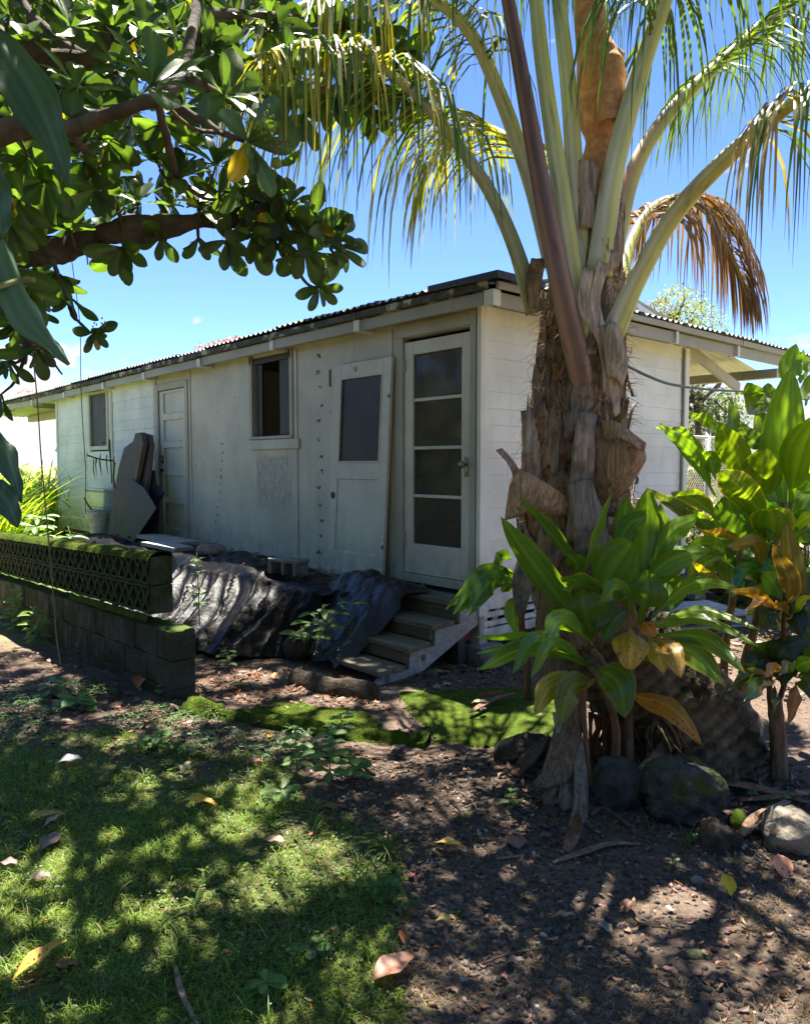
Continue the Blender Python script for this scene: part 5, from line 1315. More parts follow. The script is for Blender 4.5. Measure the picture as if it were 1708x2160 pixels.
def filler(root, heads, n, Yb, L, wd_, col, seed, up=.3):
    q = random.Random(seed)
    for hx, hy in heads:
        for k in range(n):
            a = R(360 * k / n + q.uniform(-12, 12)); ll = L * q.uniform(.75, 1.15); el = q.uniform(-.1, 1.0)
            m = MB(); dx = math.cos(a) * ll * (1 - .3 * el); dy = -math.sin(a) * ll * .35 - el * ll * .7 * up * 2
            c = [v * q.uniform(.8, 1.25) for v in col]
            ti_leaf_mesh(m, (hx, hy), (hx + dx * .55, hy + dy * .75 - 18), (hx + dx, hy + dy + 30 * (1 - el)), wd_ * q.uniform(.8, 1.2), (Yb, Yb + .14 * math.sin(a), Yb + .26 * math.sin(a)), roll=q.uniform(5, 40), col=c, broad=q.random() < .4)
            m.build('leaf', M_ti, root, True)
LIT = (.15, .225, .018)  # sunlight put into the leaf colour
specs = [
 ((1440, 1560), (1425, 950), (1500, 280), 330, -.1, -.15, dict(roll=5, col=GR, broad=True)),
 ((1510, 420), (1500, 230), (1550, 55), 170, .1, .1, dict(roll=5, col=GR, pet=.02)),
 ((1590, 420), (1615, 260), (1615, 110), 75, .12, .12, dict(roll=10, col=GR, pet=.02)),
 ((1500, 1500), (1580, 1060), (1740, 700), 300, -.2, -.3, dict(roll=10, col=LIT)),
 ((1195, 1440), (1230, 1210), (1270, 1000), 310, -.15, -.2, dict(roll=5, col=LIT, broad=True, pet=.02)),
 ((1090, 1240), (960, 1010), (860, 775), 240, -.05, -.1, dict(roll=10, col=LIT, pet=.02)),
 ((1270, 1640), (1030, 1370), (835, 1190), 250, -.3, -.4, dict(roll=10, col=LIT, edge=EY, pet=.03, curl=-.2)),
 ((980, 1800), (960, 1610), (930, 1430), 300, -.05, -.1, dict(roll=5, col=GD, broad=True, pet=.02)),
 ((1000, 1000), (975, 760), (955, 550), 120, .1, .1, dict(roll=35, col=SIL, pet=.02)),
 ((1260, 1000), (1130, 920), (1030, 755), 170, .0, -.05, dict(roll=30, col=SIL, pet=.02)),
 ((1330, 1050), (1255, 830), (1215, 650), 190, .15, .15, dict(roll=20, col=SIL, broad=True, pet=.02)),
 ((830, 1460), (600, 1080), (315, 785), 140, -.1, -.2, dict(roll=30, col=GR, fold=.5)),
 ((800, 1200), (560, 880), (268, 818), 75, .0, -.15, dict(roll=50, col=GR, edge=EY)),
 ((870, 880), (740, 760), (573, 688), 105, .1, .0, dict(roll=30, col=GL)),
 ((880, 1280), (770, 1110), (678, 1028), 130, -.05, -.12, dict(roll=25, col=LIT)),
 ((820, 1290), (790, 1170), (760, 1080), 100, -.1, -.1, dict(roll=10, col=GR)),
 ((880, 1770), (560, 1590), (190, 1375), 130, -.3, -.45, dict(roll=25, col=GR, edge=(.5, .36, .03), mat=M_tiy)),
 ((850, 1660), (640, 1480), (415, 1415), 160, -.2, -.35, dict(roll=30, col=(.14, .22, .02), edge=EY)),
 ((890, 1770), (720, 1690), (545, 1550), 130, -.25, -.35, dict(roll=20, col=GR, edge=(.5, .36, .03))),
 ((1330, 1860), (1330, 1660), (1310, 1520), 330, -.25, -.3, dict(roll=5, col=(.15, .22, .02), edge=(.5, .36, .03), broad=True, curl=-.3, pet=.04)),
 ((1200, 1950), (1140, 1790), (1070, 1640), 260, .0, .0, dict(roll=5, col=GD, broad=True)),
 ((1110, 1900), (900, 1790), (670, 1765), 95, -.25, -.35, dict(roll=40, col=(.45, .32, .02), mat=M_tiy)),
 ((1230, 2120), (1170, 1890), (920, 1900), 165, -.25, -.35, dict(roll=30, col=(.26, .22, .02), mat=M_tiy)),
 ((1560, 1720), (1640, 1520), (1780, 1330), 170, .0, .0, dict(roll=10, col=GD)),
 ((1500, 1780), (1620, 1650), (1800, 1580), 110, -.25, -.35, dict(roll=35, col=LIT)),
 ((1460, 1900), (1600, 1760), (1800, 1700), 200, -.1, -.1, dict(roll=10, col=GD)),
 ((1230, 680), (1180, 550), (1105, 412), 190, .2, .2, dict(roll=10, col=LIT, broad=True, pet=.02)),
 ((1310, 660), (1310, 540), (1290, 415), 180, .25, .25, dict(roll=30, col=SIL, broad=True, pet=.02)),
 ((1350, 500), (1100, 515), (865, 508), 30, .2, .15, dict(roll=60, col=GR)),
 ((1640, 620), (1665, 460), (1700, 320), 140, .15, .15, dict(roll=20, col=SIL)),
 ((1400, 1520), (1350, 1400), (1310, 1280), 160, .1, .1, dict(roll=10, col=SIL)),
 ((1520, 1720), (1590, 1480), (1700, 1250), 150, .1, .1, dict(roll=10, col=GD)),
 ((1380, 1950), (1310, 1850), (1260, 1700), 170, .1, .1, dict(roll=10, col=GD)),
 ((950, 2230), (700, 2120), (600, 2010), 60, -.1, -.2, dict(roll=30, col=(.42, .32, .03))),
 ((1020, 2180), (960, 1990), (880, 1840), 120, .1, .1, dict(roll=10, col=GD)),
]
ti_plant(tr_, specs, Z3, S3, 4.1, 3)
stem(tr_, [(1655, 1060, 4.1), (1620, 1200, 4.12), (1590, 1330, 4.18), (1566, 1420, 4.22), (1560, 1560, 4.25)], .02, .03, (.7, .6, .35))
stem(tr_, [(1560, 1160, 4.1), (1545, 1260, 4.15), (1532, 1340, 4.2), (1526, 1420, 4.22), (1530, 1560, 4.25)], .018, .026, (.75, .65, .35))
stem(tr_, [(1600, 1180, 4.1), (1600, 1290, 4.15), (1580, 1380, 4.2), (1570, 1560, 4.25)], .016, .022, (.6, .45, .3))
filler(tr_, [(1600, 1230), (1655, 1120), (1545, 1190), (1690, 1290)], 9, 4.15, 115, 46, GR, 5)
tb = thing('ti_plant', 'smaller bronze and pink ti plant on a bare trunk at the right edge', 'plant', G(1642, 1640))
Z6, S6 = (1397.3, 1054.6), .2684
PK = (.50, .16, .12); BZ2 = (.10, .085, .04); DK = (.035, .06, .025)
specs = [
 ((960, 1000), (760, 760), (517, 705), 85, -.15, -.3, dict(roll=25, col=(.20, .11, .03))),
 ((930, 900), (780, 800), (648, 870), 75, -.2, -.3, dict(roll=30, col=(.30, .17, .05), edge=PK)),
 ((985, 960), (1010, 600), (970, 170), 185, .05, .05, dict(roll=10, col=BZ2, db=.05, broad=True)),
 ((970, 860), (990, 640), (860, 350), 150, -.1, -.15, dict(roll=25, col=BZ, edge=(.40, .22, .04))),
 ((1010, 920), (930, 840), (888, 795), 80, -.15, -.2, dict(roll=25, col=(.16, .12, .04), edge=PK)),
 ((1010, 960), (1080, 800), (1165, 760), 60, -.1, -.2, dict(roll=25, col=GY, edge=EY)),
 ((1030, 980), (1100, 960), (1190, 1110), 180, -.1, -.15, dict(roll=10, col=DK)),
 ((1000, 900), (1060, 700), (1170, 560), 150, .05, .1, dict(roll=10, col=DK)),
 ((960, 840), (860, 640), (790, 560), 130, .1, .1, dict(roll=15, col=GR)),
 ((880, 1430), (700, 1370), (498, 1510), 95, -.2, -.3, dict(roll=25, col=(.06, .09, .02))),
 ((880, 1440), (760, 1460), (640, 1585), 120, -.25, -.35, dict(roll=15, col=(.06, .10, .035))),
 ((870, 1400), (740, 1310), (640, 1290), 70, -.05, -.1, dict(roll=30, col=GR)),
 ((900, 1420), (930, 1190), (1170, 1075), 190, -.05, .0, dict(roll=15, col=DK)),
 ((900, 1400), (870, 1320), (803, 1395), 85, -.25, -.32, dict(roll=20, col=(.55, .28, .14), edge=PK)),
 ((950, 1400), (985, 1300), (918, 1375), 90, -.28, -.34, dict(roll=30, col=(.13, .18, .06))),
 ((1010, 1370), (1090, 1290), (1190, 1260), 110, -.15, -.2, dict(roll=20, col=GR)),
 ((1050, 1390), (1120, 1400), (1200, 1600), 140, -.2, -.3, dict(roll=15, col=DK)),
 ((1040, 1430), (1040, 1560), (985, 1770), 95, -.05, -.1, dict(roll=30, col=(.33, .16, .03), mat=M_tiy)),
 ((870, 1450), (890, 1550), (870, 1670), 60, -.15, -.2, dict(roll=30, col=(.12, .12, .05))),
 ((960, 1080), (900, 1180), (850, 1290), 150, .1, .1, dict(roll=10, col=DK)),
 ((1000, 1100), (1080, 1160), (1180, 1300), 150, .1, .1, dict(roll=10, col=DK)),
]
ti_plant(tb, specs, Z6, S6, 3.6, 4)
stem(tb, [(1642, 1650, 3.72), (1640, 1560, 3.70), (1632, 1470, 3.68)], .045, .035, (.6, .5, .4), 'trunk')
stem(tb, [(1630, 1500, 3.68), (1622, 1460, 3.66), (1624, 1400, 3.62)], .016, .012, (.45, .3, .24))
stem(tb, [(1638, 1490, 3.68), (1654, 1440, 3.66), (1664, 1390, 3.62)], .014, .012, (.5, .3, .24))
stem(tb, [(1664, 1400, 3.62), (1652, 1360, 3.6), (1652, 1300, 3.58), (1658, 1190, 3.58)], .012, .009, (.45, .16, .14))
filler(tb, [(1660, 1300), (1625, 1415), (1690, 1400)], 6, 3.66, 75, 38, DK, 6, .1)

# ================================================================ THE BROAD LEAVED TREE OVER THE YARD
tree = thing('broadleaf_tree', 'spreading tree with glossy obovate leaves in rosettes reaching in from the upper left', 'tree', (-2.9, 2.7, 0))
def obovate(bend, fold, n=9, wide=.44, tipr=.62):
    V = []; Fs = []; T = []
    for i, u in enumerate((0, .08, .25, .42, .58, .73, .86, .95, 1.0)[:n] if n == 9 else np.linspace(0, 1, n)):
        w_ = wide * .5 * ((u / .64) ** .85 if u < .64 else math.sqrt(max(0, 1 - ((u - .64) / .365) ** 2)))
        w_ = max(w_, .016)
        z = -bend * u * u
        for q_ in (-1, -.5, 0, .5, 1):
            V.append((q_ * w_, u, z + fold * w_ * abs(q_) + .02 * math.sin(u * 9 + q_ * 2) * abs(q_))); c = 1.0 if q_ else 1.5; T.append((c, c, c * .9))
    for i in range(n - 1):
        for j in range(4): Fs.append((i * 5 + j, i * 5 + j + 1, i * 5 + j + 6, i * 5 + j + 5))
    return V, Fs, T
def obo_small():
    V = [(0, 0, 0), (-.16, .45, .04), (.16, .45, .04), (0, .5, -.01), (-.19, .75, .03), (.19, .75, .03), (0, .78, -.05), (0, 1, -.09)]
    return V, [(0, 3, 1), (0, 2, 3), (1, 3, 6, 4), (3, 2, 5, 6), (4, 6, 7), (6, 5, 7)]
variants = [obovate(.10, .25), obovate(.28, .35), obovate(-.04, .15, wide=.50), obovate(.18, .4, wide=.44), obovate(.45, .3)]
LC = (.068, .108, .047)
leafm = [mesh_data('leaf', v_[0], v_[1], [[a * b_ for a, b_ in zip(t_, LC)] for t_ in v_[2]], M_tree, True) for v_ in variants]
leafy = mesh_data('leaf_yellow', variants[1][0], variants[1][1], [[a * b_ for a, b_ in zip(t_, (.42, .27, .03))] for t_ in variants[1][2]], M_tree, True)
def rosette(c, axis, n, L, q, spread=62):
    a = np.array(axis, float); a /= np.linalg.norm(a); s = np.cross(a, (0.1, .2, 1)); s /= np.linalg.norm(s); b_ = np.cross(a, s); out = []
    ph = q.uniform(0, 6.28)
    for k in range(n):
        g = ph + k * 2.399 + q.uniform(-.3, .3); sp = R(spread * (.45 + .65 * ((k + 1) / n)) + q.uniform(-12, 12))
        d = a * math.cos(sp) + (s * math.cos(g) + b_ * math.sin(g)) * math.sin(sp); d = d + np.array([0, 0, -.16]); d /= np.linalg.norm(d)
        up = a - d * (a @ d); up = up + np.array([q.uniform(-.25, .25), q.uniform(-.25, .25), .35]); l = L * (.72 + .4 * (k / n)) * q.uniform(.85, 1.12)
        out.append((np.array(c) + a * .02 * L, d, up, l))
    return out
q = random.Random(21)
ROS = [(420, 440, 2.95, 92, 9, -80), (290, 430, 2.95, 85, 8, -85), (150, 490, 2.8, 84, 8, -80), (225, 455, 2.9, 84, 8, -90), (480, 440, 3.0, 84, 8, -80),
  # picture x, y, distance, leaf length in picture, leaves, stem direction in the picture (deg, 0 right, 90 down)
 (318, 185, 1.95, 138, 9, -60), (520, 300, 2.35, 105, 10, 20), (470, 205, 2.7, 100, 8, -20), (560, 205, 2.9, 85, 8, 20), (600, 150, 3.1, 85, 8, 0),
 (505, 395, 2.9, 82, 8, 40), (375, 380, 2.8, 85, 9, -70), (330, 340, 2.8, 80, 8, -90), (455, 350, 2.8, 95, 9, -80),
 (545, 420, 3.0, 80, 8, 60), (600, 455, 3.0, 78, 9, 70), (650, 470, 3.0, 76, 9, 20), (695, 495, 3.05, 72, 8, 10), (640, 520, 3.0, 82, 8, 90), (715, 520, 3.1, 66, 6, 20), (585, 500, 3.0, 74, 7, 90),
 (672, 605, 3.1, 52, 9, 60), (560, 350, 2.9, 78, 6, 60), (610, 430, 3.0, 74, 7, -60),
 (260, 520, 2.9, 72, 8, 90), (120, 570, 2.85, 78, 8, 90), (340, 500, 3.0, 66, 6, 90), (420, 500, 3.0, 64, 6, 90), (480, 505, 3.0, 66, 7, 90), (530, 500, 3.0, 72, 7, 80),
 (152, 628, 2.8, 56, 6, 100), (196, 702, 2.8, 52, 9, 40), (60, 610, 2.6, 75, 9, 90), (40, 680, 2.6, 72, 9, 90), (75, 735, 2.6, 60, 7, 60), (20, 760, 2.6, 64, 8, 100), (10, 560, 2.6, 80, 8, 90), (5, 830, 2.7, 60, 6, 120),
 (180, 340, 2.7, 90, 9, 90), (100, 380, 2.7, 92, 9, 90), (40, 420, 2.6, 92, 9, 100), (60, 330, 2.7, 86, 8, 90), (230, 300, 2.7, 84, 9, 80), (20, 470, 2.6, 80, 7, 90), (200, 400, 2.75, 84, 8, 20),
 (160, 190, 2.6, 92, 8, -60), (90, 210, 2.6, 90, 8, 90), (250, 150, 2.7, 88, 8, -30), (380, 120, 2.8, 90, 9, 0), (440, 100, 2.8, 86, 8, 20), (300, 70, 2.8, 88, 8, -60), (340, 260, 2.8, 84, 8, 90), (240, 60, 2.7, 90, 8, -90), (150, 60, 2.7, 92, 8, -60), (60, 100, 2.6, 90, 8, -90), (20, 30, 2.6, 90, 8, 180),
 (700, 120, 3.6, 74, 8, 60), (760, 170, 3.7, 72, 9, 80), (830, 110, 3.8, 74, 9, 70), (850, 200, 3.8, 72, 9, 90), (800, 60, 3.8, 72, 8, 60), (720, 50, 3.7, 72, 8, 80), (780, 230, 3.8, 66, 8, 90), (640, 60, 3.5, 76, 9, 40), (560, 60, 3.2, 80, 9, 0), (500, 40, 3.0, 84, 9, -60), (690, 210, 3.6, 66, 7, 80), (640, 240, 3.5, 66, 7, 70)]
leaves = []; twig = MB()
nodes_px = []
for (x, y, Y, lp, n, dg) in ROS:
    c = PX(x, y, Y); L = 1.06 * lp / F * Y * q.uniform(.85, 1.1); a = np.array([math.cos(R(dg)) * .8, q.uniform(-.95, -.25), -math.sin(R(dg)) * .8])
    for t_ in rosette(c, a, n, L, q): leaves.append((Y,) + t_)
    nodes_px.append((c, a))
extra = []
def inpoly(x, y, P):
    c = False; j = len(P) - 1
    for i in range(len(P)):
        if (P[i][1] > y) != (P[j][1] > y) and x < (P[j][0] - P[i][0]) * (y - P[i][1]) / (P[j][1] - P[i][1]) + P[i][0]: c = not c
        j = i
    return c
POLY = [(-80, -60), (640, -60), (640, 150), (560, 210), (430, 230), (430, 330), (560, 400), (480, 455), (330, 430), (200, 470), (100, 540), (60, 720), (-80, 860)]
SKYGAP = [((480, 300), 0)]
while len(extra) < 2500:
    x, y = q.uniform(-80, 640), q.uniform(-60, 820)
    if not inpoly(x, y, POLY): continue
    if 230 < x < 480 and 280 < y < 400 and q.random() < .75: continue
    Y = q.uniform(3.0, 5.6); c = PX(x, y, Y); ax = (q.uniform(-1, 1), q.uniform(-.8, .4), q.uniform(-.6, 1))
    extra += rosette(c, ax, 8, q.uniform(.125, .165), q)
while len(extra) < 5200:        # smaller leaves farther up and back, lit through
    x, y = q.uniform(-80, 600), q.uniform(-60, 330)
    if y > 250 and x > 300: continue
    c = PX(x, y, q.uniform(4.5, 7.5)); extra += rosette(c, (q.uniform(-1, 1), q.uniform(-.8, .4), q.uniform(-.3, 1)), 7, q.uniform(.12, .155), q)
CAN0 = len(extra)
# the crown goes on above and behind what the picture shows; unseen, and shaped to dapple the yard
TAN = math.tan(R(SUN_EL)); TAZ = math.tan(R(SUN_AZ))
SUN_GAPS = [(q.uniform(-1.7, 1.7), 1.5 + 3.6 * q.random() ** 1.25, q.uniform(.05, .15)) for _ in range(120)] + [(*G(x, y)[:2], r_) for x, y, r_ in ((415, 1706, .12), (85, 2050, .14), (945, 1797, .07), (1532, 1890, .07), (480, 1750, .14), (600, 1830, .12), (560, 1920, .11), (760, 1850, .16), (820, 1870, .13), (330, 1900, .12), (470, 2040, .16), (590, 2110, .2), (540, 2060, .15), (170, 2100, .15), (900, 2120, .2), (1050, 2110, .18), (1180, 1880, .09), (860, 1960, .12), (240, 1760, .08), (910, 1595, .10), (990, 1640, .08), (880, 1720, .06), (780, 1600, .07), (60, 1500, .15), (180, 1560, .1), (700, 1480, .14), (930, 1520, .12), (620, 1460, .12), (450, 1440, .2), (540, 1430, .16))]  # openings cut along the sun's path so light falls on chosen spots
SUN_GAPS += [(q.uniform(-.1, 1.9), q.uniform(2.1, 4.6), q.uniform(.03, .085)) for _ in range(110)]
GA = np.array(SUN_GAPS)
def in_gap(x, y, z):
    gx_, gy_ = x - z / TAN * TAZ, y - z / TAN
    return bool(np.any((GA[:, 0] - gx_) ** 2 + (GA[:, 1] - gy_) ** 2 < GA[:, 2] ** 2))
cand = []
while len(cand) < 5200:
    x, y = q.uniform(-4.4, 2.0), q.uniform(.6, 9.2)
    z = 1.95 + .62 * y + q.uniform(.05, .9)
    if x > (1.0 if y < 3.8 else .2) and q.random() < (x - .1) / 1.3: continue
    if fbm(x * 2.2, y * 2.2, 4.0) > .42: continue
    if x < -.4 and 2.6 < y < 4.6 and q.random() < .5: continue
    cand.append((x, y, z))
clumps = cand
for c in cand: extra += rosette(c, (q.uniform(-.6, .6), q.uniform(-.6, .6), 1), 5, q.uniform(.10, .15), q, 80)
extra = extra[:CAN0] + [l for l in extra[CAN0:] if not in_gap(*(l[0] + l[1] * l[3] * .5))]
leaves.sort(key=lambda t_: -t_[4] / t_[0])
def frame_of(d, up, L):
    s = np.cross(d, up); s /= np.linalg.norm(s) + 1e-9; n_ = np.cross(s, d); M_ = np.eye(4); M_[:3, 0] = s * L; M_[:3, 1] = d * L; M_[:3, 2] = n_ * L; return M_
for k, (Y, c, d, up, L) in enumerate(leaves[:300]):
    M_ = frame_of(d, up, L); M_[:3, 3] = c; inst('leaf', leafy if k in (40, 90, 170, 230) else leafm[k % 5], tree, M_)
rest = [l[1:] for l in leaves[300:]] + extra[:CAN0]
def bulk_leaves(name, L_, parent, mat, tv, tf, col, vary=.25, yellow=.03):
    d = np.array([l[1] for l in L_]); up = np.array([l[2] for l in L_]); P = np.array([l[0] for l in L_]); l_ = np.array([l[3] for l in L_])
    A = axes(d, up, l_, l_); T = np.array(col)[None] * (1 + vary * rs.uniform(-1, 1, (len(L_), 1)))
    y_ = rs.uniform(0, 1, len(L_)) < yellow; T[y_] = np.array([.40, .27, .03])
    return bulk(name, tv, tf, A, P, T, mat, parent, True, 'stuff')
v_ = variants[0]; bulk_leaves('leaves', rest, tree, M_tree, v_[0], v_[1], LC)
sv_, sf_ = obo_small(); bulk_leaves('leaves', extra[CAN0:], tree, M_tree, sv_, sf_, LC)
def limb(pts, radii, name='branch', n=9):
    P = spline(pts, 10 * (len(pts) - 1)); rr = np.interp(np.linspace(0, 1, len(P)), np.linspace(0, 1, len(pts)), radii)
    P = [p + np.array([fbm(i * .5, 1), fbm(i * .5, 4), fbm(i * .5, 9)]) * rr[i] * .35 for i, p in enumerate(P)]
    m = MB(); m.tube(P, [r_ * (1 + .12 * fbm(i * .9, r_ * 90)) for i, r_ in enumerate(rr)], n, (1, 1, 1)); return m.build(name, M_branch, tree, True), P
fork = np.array([-2.55, 2.85, 2.25])
branches = []
limb([(-2.95, 2.65, -.15), (-2.9, 2.7, .6), (-2.75, 2.75, 1.5), fork, (-2.6, 2.9, 3.2), (-2.3, 3.2, 4.4), (-1.8, 3.6, 5.6)], [.24, .19, .17, .16, .13, .10, .05], 'trunk', 14)
LB_ = [
 ([fork, PX(-70, 530, 2.9), PX(60, 530, 2.9), PX(130, 528, 2.9), PX(205, 497, 2.92), PX(290, 472, 2.95), PX(400, 468, 3.0), PX(520, 472, 3.0), PX(610, 490, 3.0), PX(690, 505, 3.05)], [.09, .066, .06, .05, .038, .034, .027, .018, .011, .005]),
 ([PX(205, 497, 2.92), PX(330, 492, 2.98), PX(470, 455, 3.0), PX(560, 440, 3.0), PX(650, 470, 3.0)], [.04, .03, .022, .014, .005]),
 ([PX(560, 490, 3.0), PX(610, 550, 3.05), PX(650, 600, 3.1), PX(675, 606, 3.1)], [.010, .008, .006, .004]),
 ([fork, PX(-50, 300, 2.5), PX(140, 272, 2.5), PX(235, 240, 2.45), PX(330, 205, 2.4), PX(380, 165, 2.5), PX(400, 90, 2.6), PX(415, 0, 2.8), PX(430, -200, 3.2)], [.06, .04, .027, .022, .020, .020, .019, .018, .013]),
 ([PX(330, 205, 2.4), PX(400, 240, 2.4), PX(470, 280, 2.35), PX(515, 298, 2.35)], [.016, .013, .010, .006]),
 ([fork, PX(-20, 140, 2.6), PX(110, 122, 2.7), PX(190, 128, 2.75), PX(225, 60, 2.8), PX(240, -60, 3.0)], [.06, .04, .032, .03, .026, .02]),
 ([PX(190, 128, 2.75), PX(120, 80, 2.8), PX(60, 20, 2.9), PX(20, -60, 3.1)], [.02, .016, .014, .01]),
 ([PX(60, 290, 2.5), PX(40, 240, 2.5), PX(15, 170, 2.6), PX(0, 60, 2.7)], [.02, .02, .018, .015]),
 ([PX(400, 170, 2.5), PX(520, 215, 2.9), PX(680, 190, 3.4), PX(790, 160, 3.7), PX(860, 130, 3.85)], [.018, .016, .014, .010, .005]),
 ([PX(410, 30, 2.75), PX(520, 30, 3.0), PX(660, 40, 3.5), PX(800, 50, 3.8)], [.02, .016, .012, .006]),
 ([PX(110, 545, 2.85), PX(135, 610, 2.8), PX(155, 665, 2.8), PX(190, 700, 2.8)], [.010, .007, .006, .004]),
 ([PX(30, 545, 2.7), PX(28, 620, 2.6), PX(45, 700, 2.6), PX(95, 745, 2.6), (PX(132, 790, 2.6))], [.014, .010, .008, .006, .003]),
 ([PX(330, 205, 2.4), PX(355, 300, 2.6), PX(380, 380, 2.8), PX(430, 420, 2.85)], [.014, .012, .010, .006]),
 ([PX(140, 272, 2.5), PX(190, 330, 2.65), PX(240, 420, 2.85), PX(260, 480, 2.9)], [.014, .012, .010, .006])]
for P_, r_ in LB_: branches.append(limb(P_, r_)[1])
allp = np.array([p for b_ in branches for p in b_])
tw = MB()
for c, a in nodes_px:
    j = int(np.argmin(np.linalg.norm(allp - c, axis=1))); p = allp[j]
    if .03 < np.linalg.norm(p - c) < 1.0: mid = (p + c) / 2 - np.array([0, 0, .04]); tw.tube(spline([p, mid, c], 6), np.linspace(.008, .004, 7), 5, (1.1, .95, .8))
for c in clumps[::14]:
    c = np.array(c); p = c + np.array([q.uniform(-.3, .3), q.uniform(-.3, .3), -.25]); tw.tube([c, p], [.004, .007], 4, (1, 1, 1), False)
tw.build('twigs', M_branch, tree, True, kind='stuff')
fl = MB()        # pale buds and green fruit among the leaves
for (x, y, Y, n, sp, r_) in ((560, 262, 2.3, 40, 26, .004), (590, 310, 2.3, 14, 14, .004), (215, 690, 2.75, 16, 14, .003), (85, 740, 2.55, 16, 16, .003)):
    for _ in range(n):
        p = PX(x + q.gauss(0, sp * .6), y + q.gauss(0, sp * .6), Y + q.uniform(-.03, .03)); V, Fs = rock_mesh(p, r_, r_, r_ * 1.6, 1, 4, 0); fl.add(V, Fs, (.30, .36, .14) if n > 16 else (.28, .18, .10))
fl.build('flower_buds', M_weed, tree, True, kind='stuff')
V, Fs = rock_mesh(PX(583, 345, 2.28), .017, .017, .018, 2, 8, .02); m = MB(); m.add(V, Fs, (.22, .28, .06)); m.build('fruit', M_weed, tree, True)

# climbing plant close by on the left, long blue green leaves
vine = thing('climbing_plant', 'climbing plant with long drooping blue green leaves hanging at the left edge', 'plant', (-1.15, 1.6, 1.2))
def vleaf(b_, mid, tip, w_, Y, **k):
    m = MB(); kw = dict(col=(.045, .085, .05), fold=.3); kw.update(k); ti_leaf_mesh(m, b_, mid, tip, w_, Y, **kw); m.build('leaf', M_vine, vine, True)
vleaf((-40, 40), (70, 190), (146, 385), 105, (1.5, 1.5, 1.5), roll=35, pet=.02)
vleaf((8, 505), (70, 640), (148, 768), 84, (1.55, 1.55, 1.55), roll=50, fold=.9, col=(.075, .125, .075), pet=.02)
vleaf((-30, 900), (15, 960), (47, 1060), 46, (1.5, 1.5, 1.5), roll=30, pet=.02)
vleaf((-25, 1020), (10, 1050), (40, 1112), 55, (1.45, 1.45, 1.45), roll=20, pet=.02, broad=True)
vleaf((-60, 300), (-20, 400), (6, 500), 90, (1.5, 1.5, 1.5), roll=30, pet=.02, broad=True)
m = MB(); m.tube(spline([PX(72, 590, 1.55), PX(40, 592, 1.55), PX(-30, 610, 1.5), PX(-160, 620, 1.5)], 10), .006, 6, (1.2, 1.5, .7)); m.build('leaf_stalk', M_wire, vine)
m = MB(); m.tube(spline([(-1.2, 1.55, -.1), (-1.22, 1.55, 1.0), (-1.2, 1.5, 2.2), (-1.3, 1.6, 3.2)], 12), .014, 7, (1, 1, .8)); m.build('stem', M_wire, vine)
# thin hanging runners
for lab, pts in (('long thin pale runner hanging from the tree down to the ground by the block wall', [(60, 690, 3.4), (70, 740, 3.4), (78, 850, 3.4), (88, 960, 3.4), (100, 1100, 3.4), (110, 1240, 3.4), (122, 1350, 3.4), (128, 1402, 3.4)]),
                 ('thin dark runner hanging from the tree before the small window', [(148, 520, 3.6), (160, 600, 3.6), (168, 690, 3.6), (172, 800, 3.6), (176, 900, 3.6), (180, 1000, 3.6), (182, 1085, 3.6)])):
    m = MB(); m.tube(spline([PX(a, b_, c) + np.array([.004 * math.sin(i * 4), 0, 0]) for i, (a, b_, c) in enumerate(pts)], 40), .0032 if 'pale' in lab else .002, 5, (1.3, 1.1, .8) if 'pale' in lab else (.5, .4, .3)); tag(m.build('hanging_vine', M_wire), lab, 'vine')
# heart leaved creeper on the conduit
hv = thing('heart_leaf_creeper', 'creeper with dark heart shaped leaves hanging under the small window', 'creeper', W(8.0, -.15, 1.2))
def heart(mb, c, w_, ang, col):
    pts = [(0, 0), (.28, .16), (.5, .02), (.46, -.35), (.25, -.72), (0, -1.05), (-.25, -.72), (-.46, -.35), (-.5, .02), (-.28, .16)]
    P = []
    for x, z in pts:
        x2, z2 = x * math.cos(ang) - z * math.sin(ang), x * math.sin(ang) + z * math.cos(ang); P.append(c + ((D1 * -1.9 - D2 * .6) * x2 + np.array([0, 0, 1.0]) * z2) * w_ - D2 * .08 * w_ * (abs(x) * 2))
    P.append(c + np.array([0, 0, -.35]) * w_ - D2 * .03); mb.add(P, [(i, (i + 1) % 10, 10) for i in range(10)], col)
for x, y, w_, a, col in ((186, 968, .30, .1, (.10, .19, .03)), (206, 980, .32, -.2, (.05, .09, .025)), (214, 972, .30, .3, (.05, .09, .025)), (200, 985, .28, .5, (.05, .1, .025)), (228, 972, .28, .1, (.04, .07, .02)), (243, 975, .22, -.4, (.09, .15, .03)), (230, 1090, .36, .2, (.04, .08, .02))):
    p = PX(x, y, 11.4); m = MB(); heart(m, p + np.array([0, 0, .06]), w_, a, col); m.build('leaf', M_vine, hv)
m = MB()
for pts in (([(184, 960, 11.4), (210, 968, 11.4), (240, 972, 11.5)]), ([(243, 975, 11.5), (240, 1010, 11.5), (243, 1030, 11.6), (236, 1075, 11.5), (228, 1100, 11.4)]), ([(178, 1050, 11.3), (195, 1075, 11.3), (225, 1085, 11.4)])):
    m.tube(spline([PX(*p) for p in pts], 10), .012, 5, (.6, .5, .35))
m.build('stem', M_wire, hv)

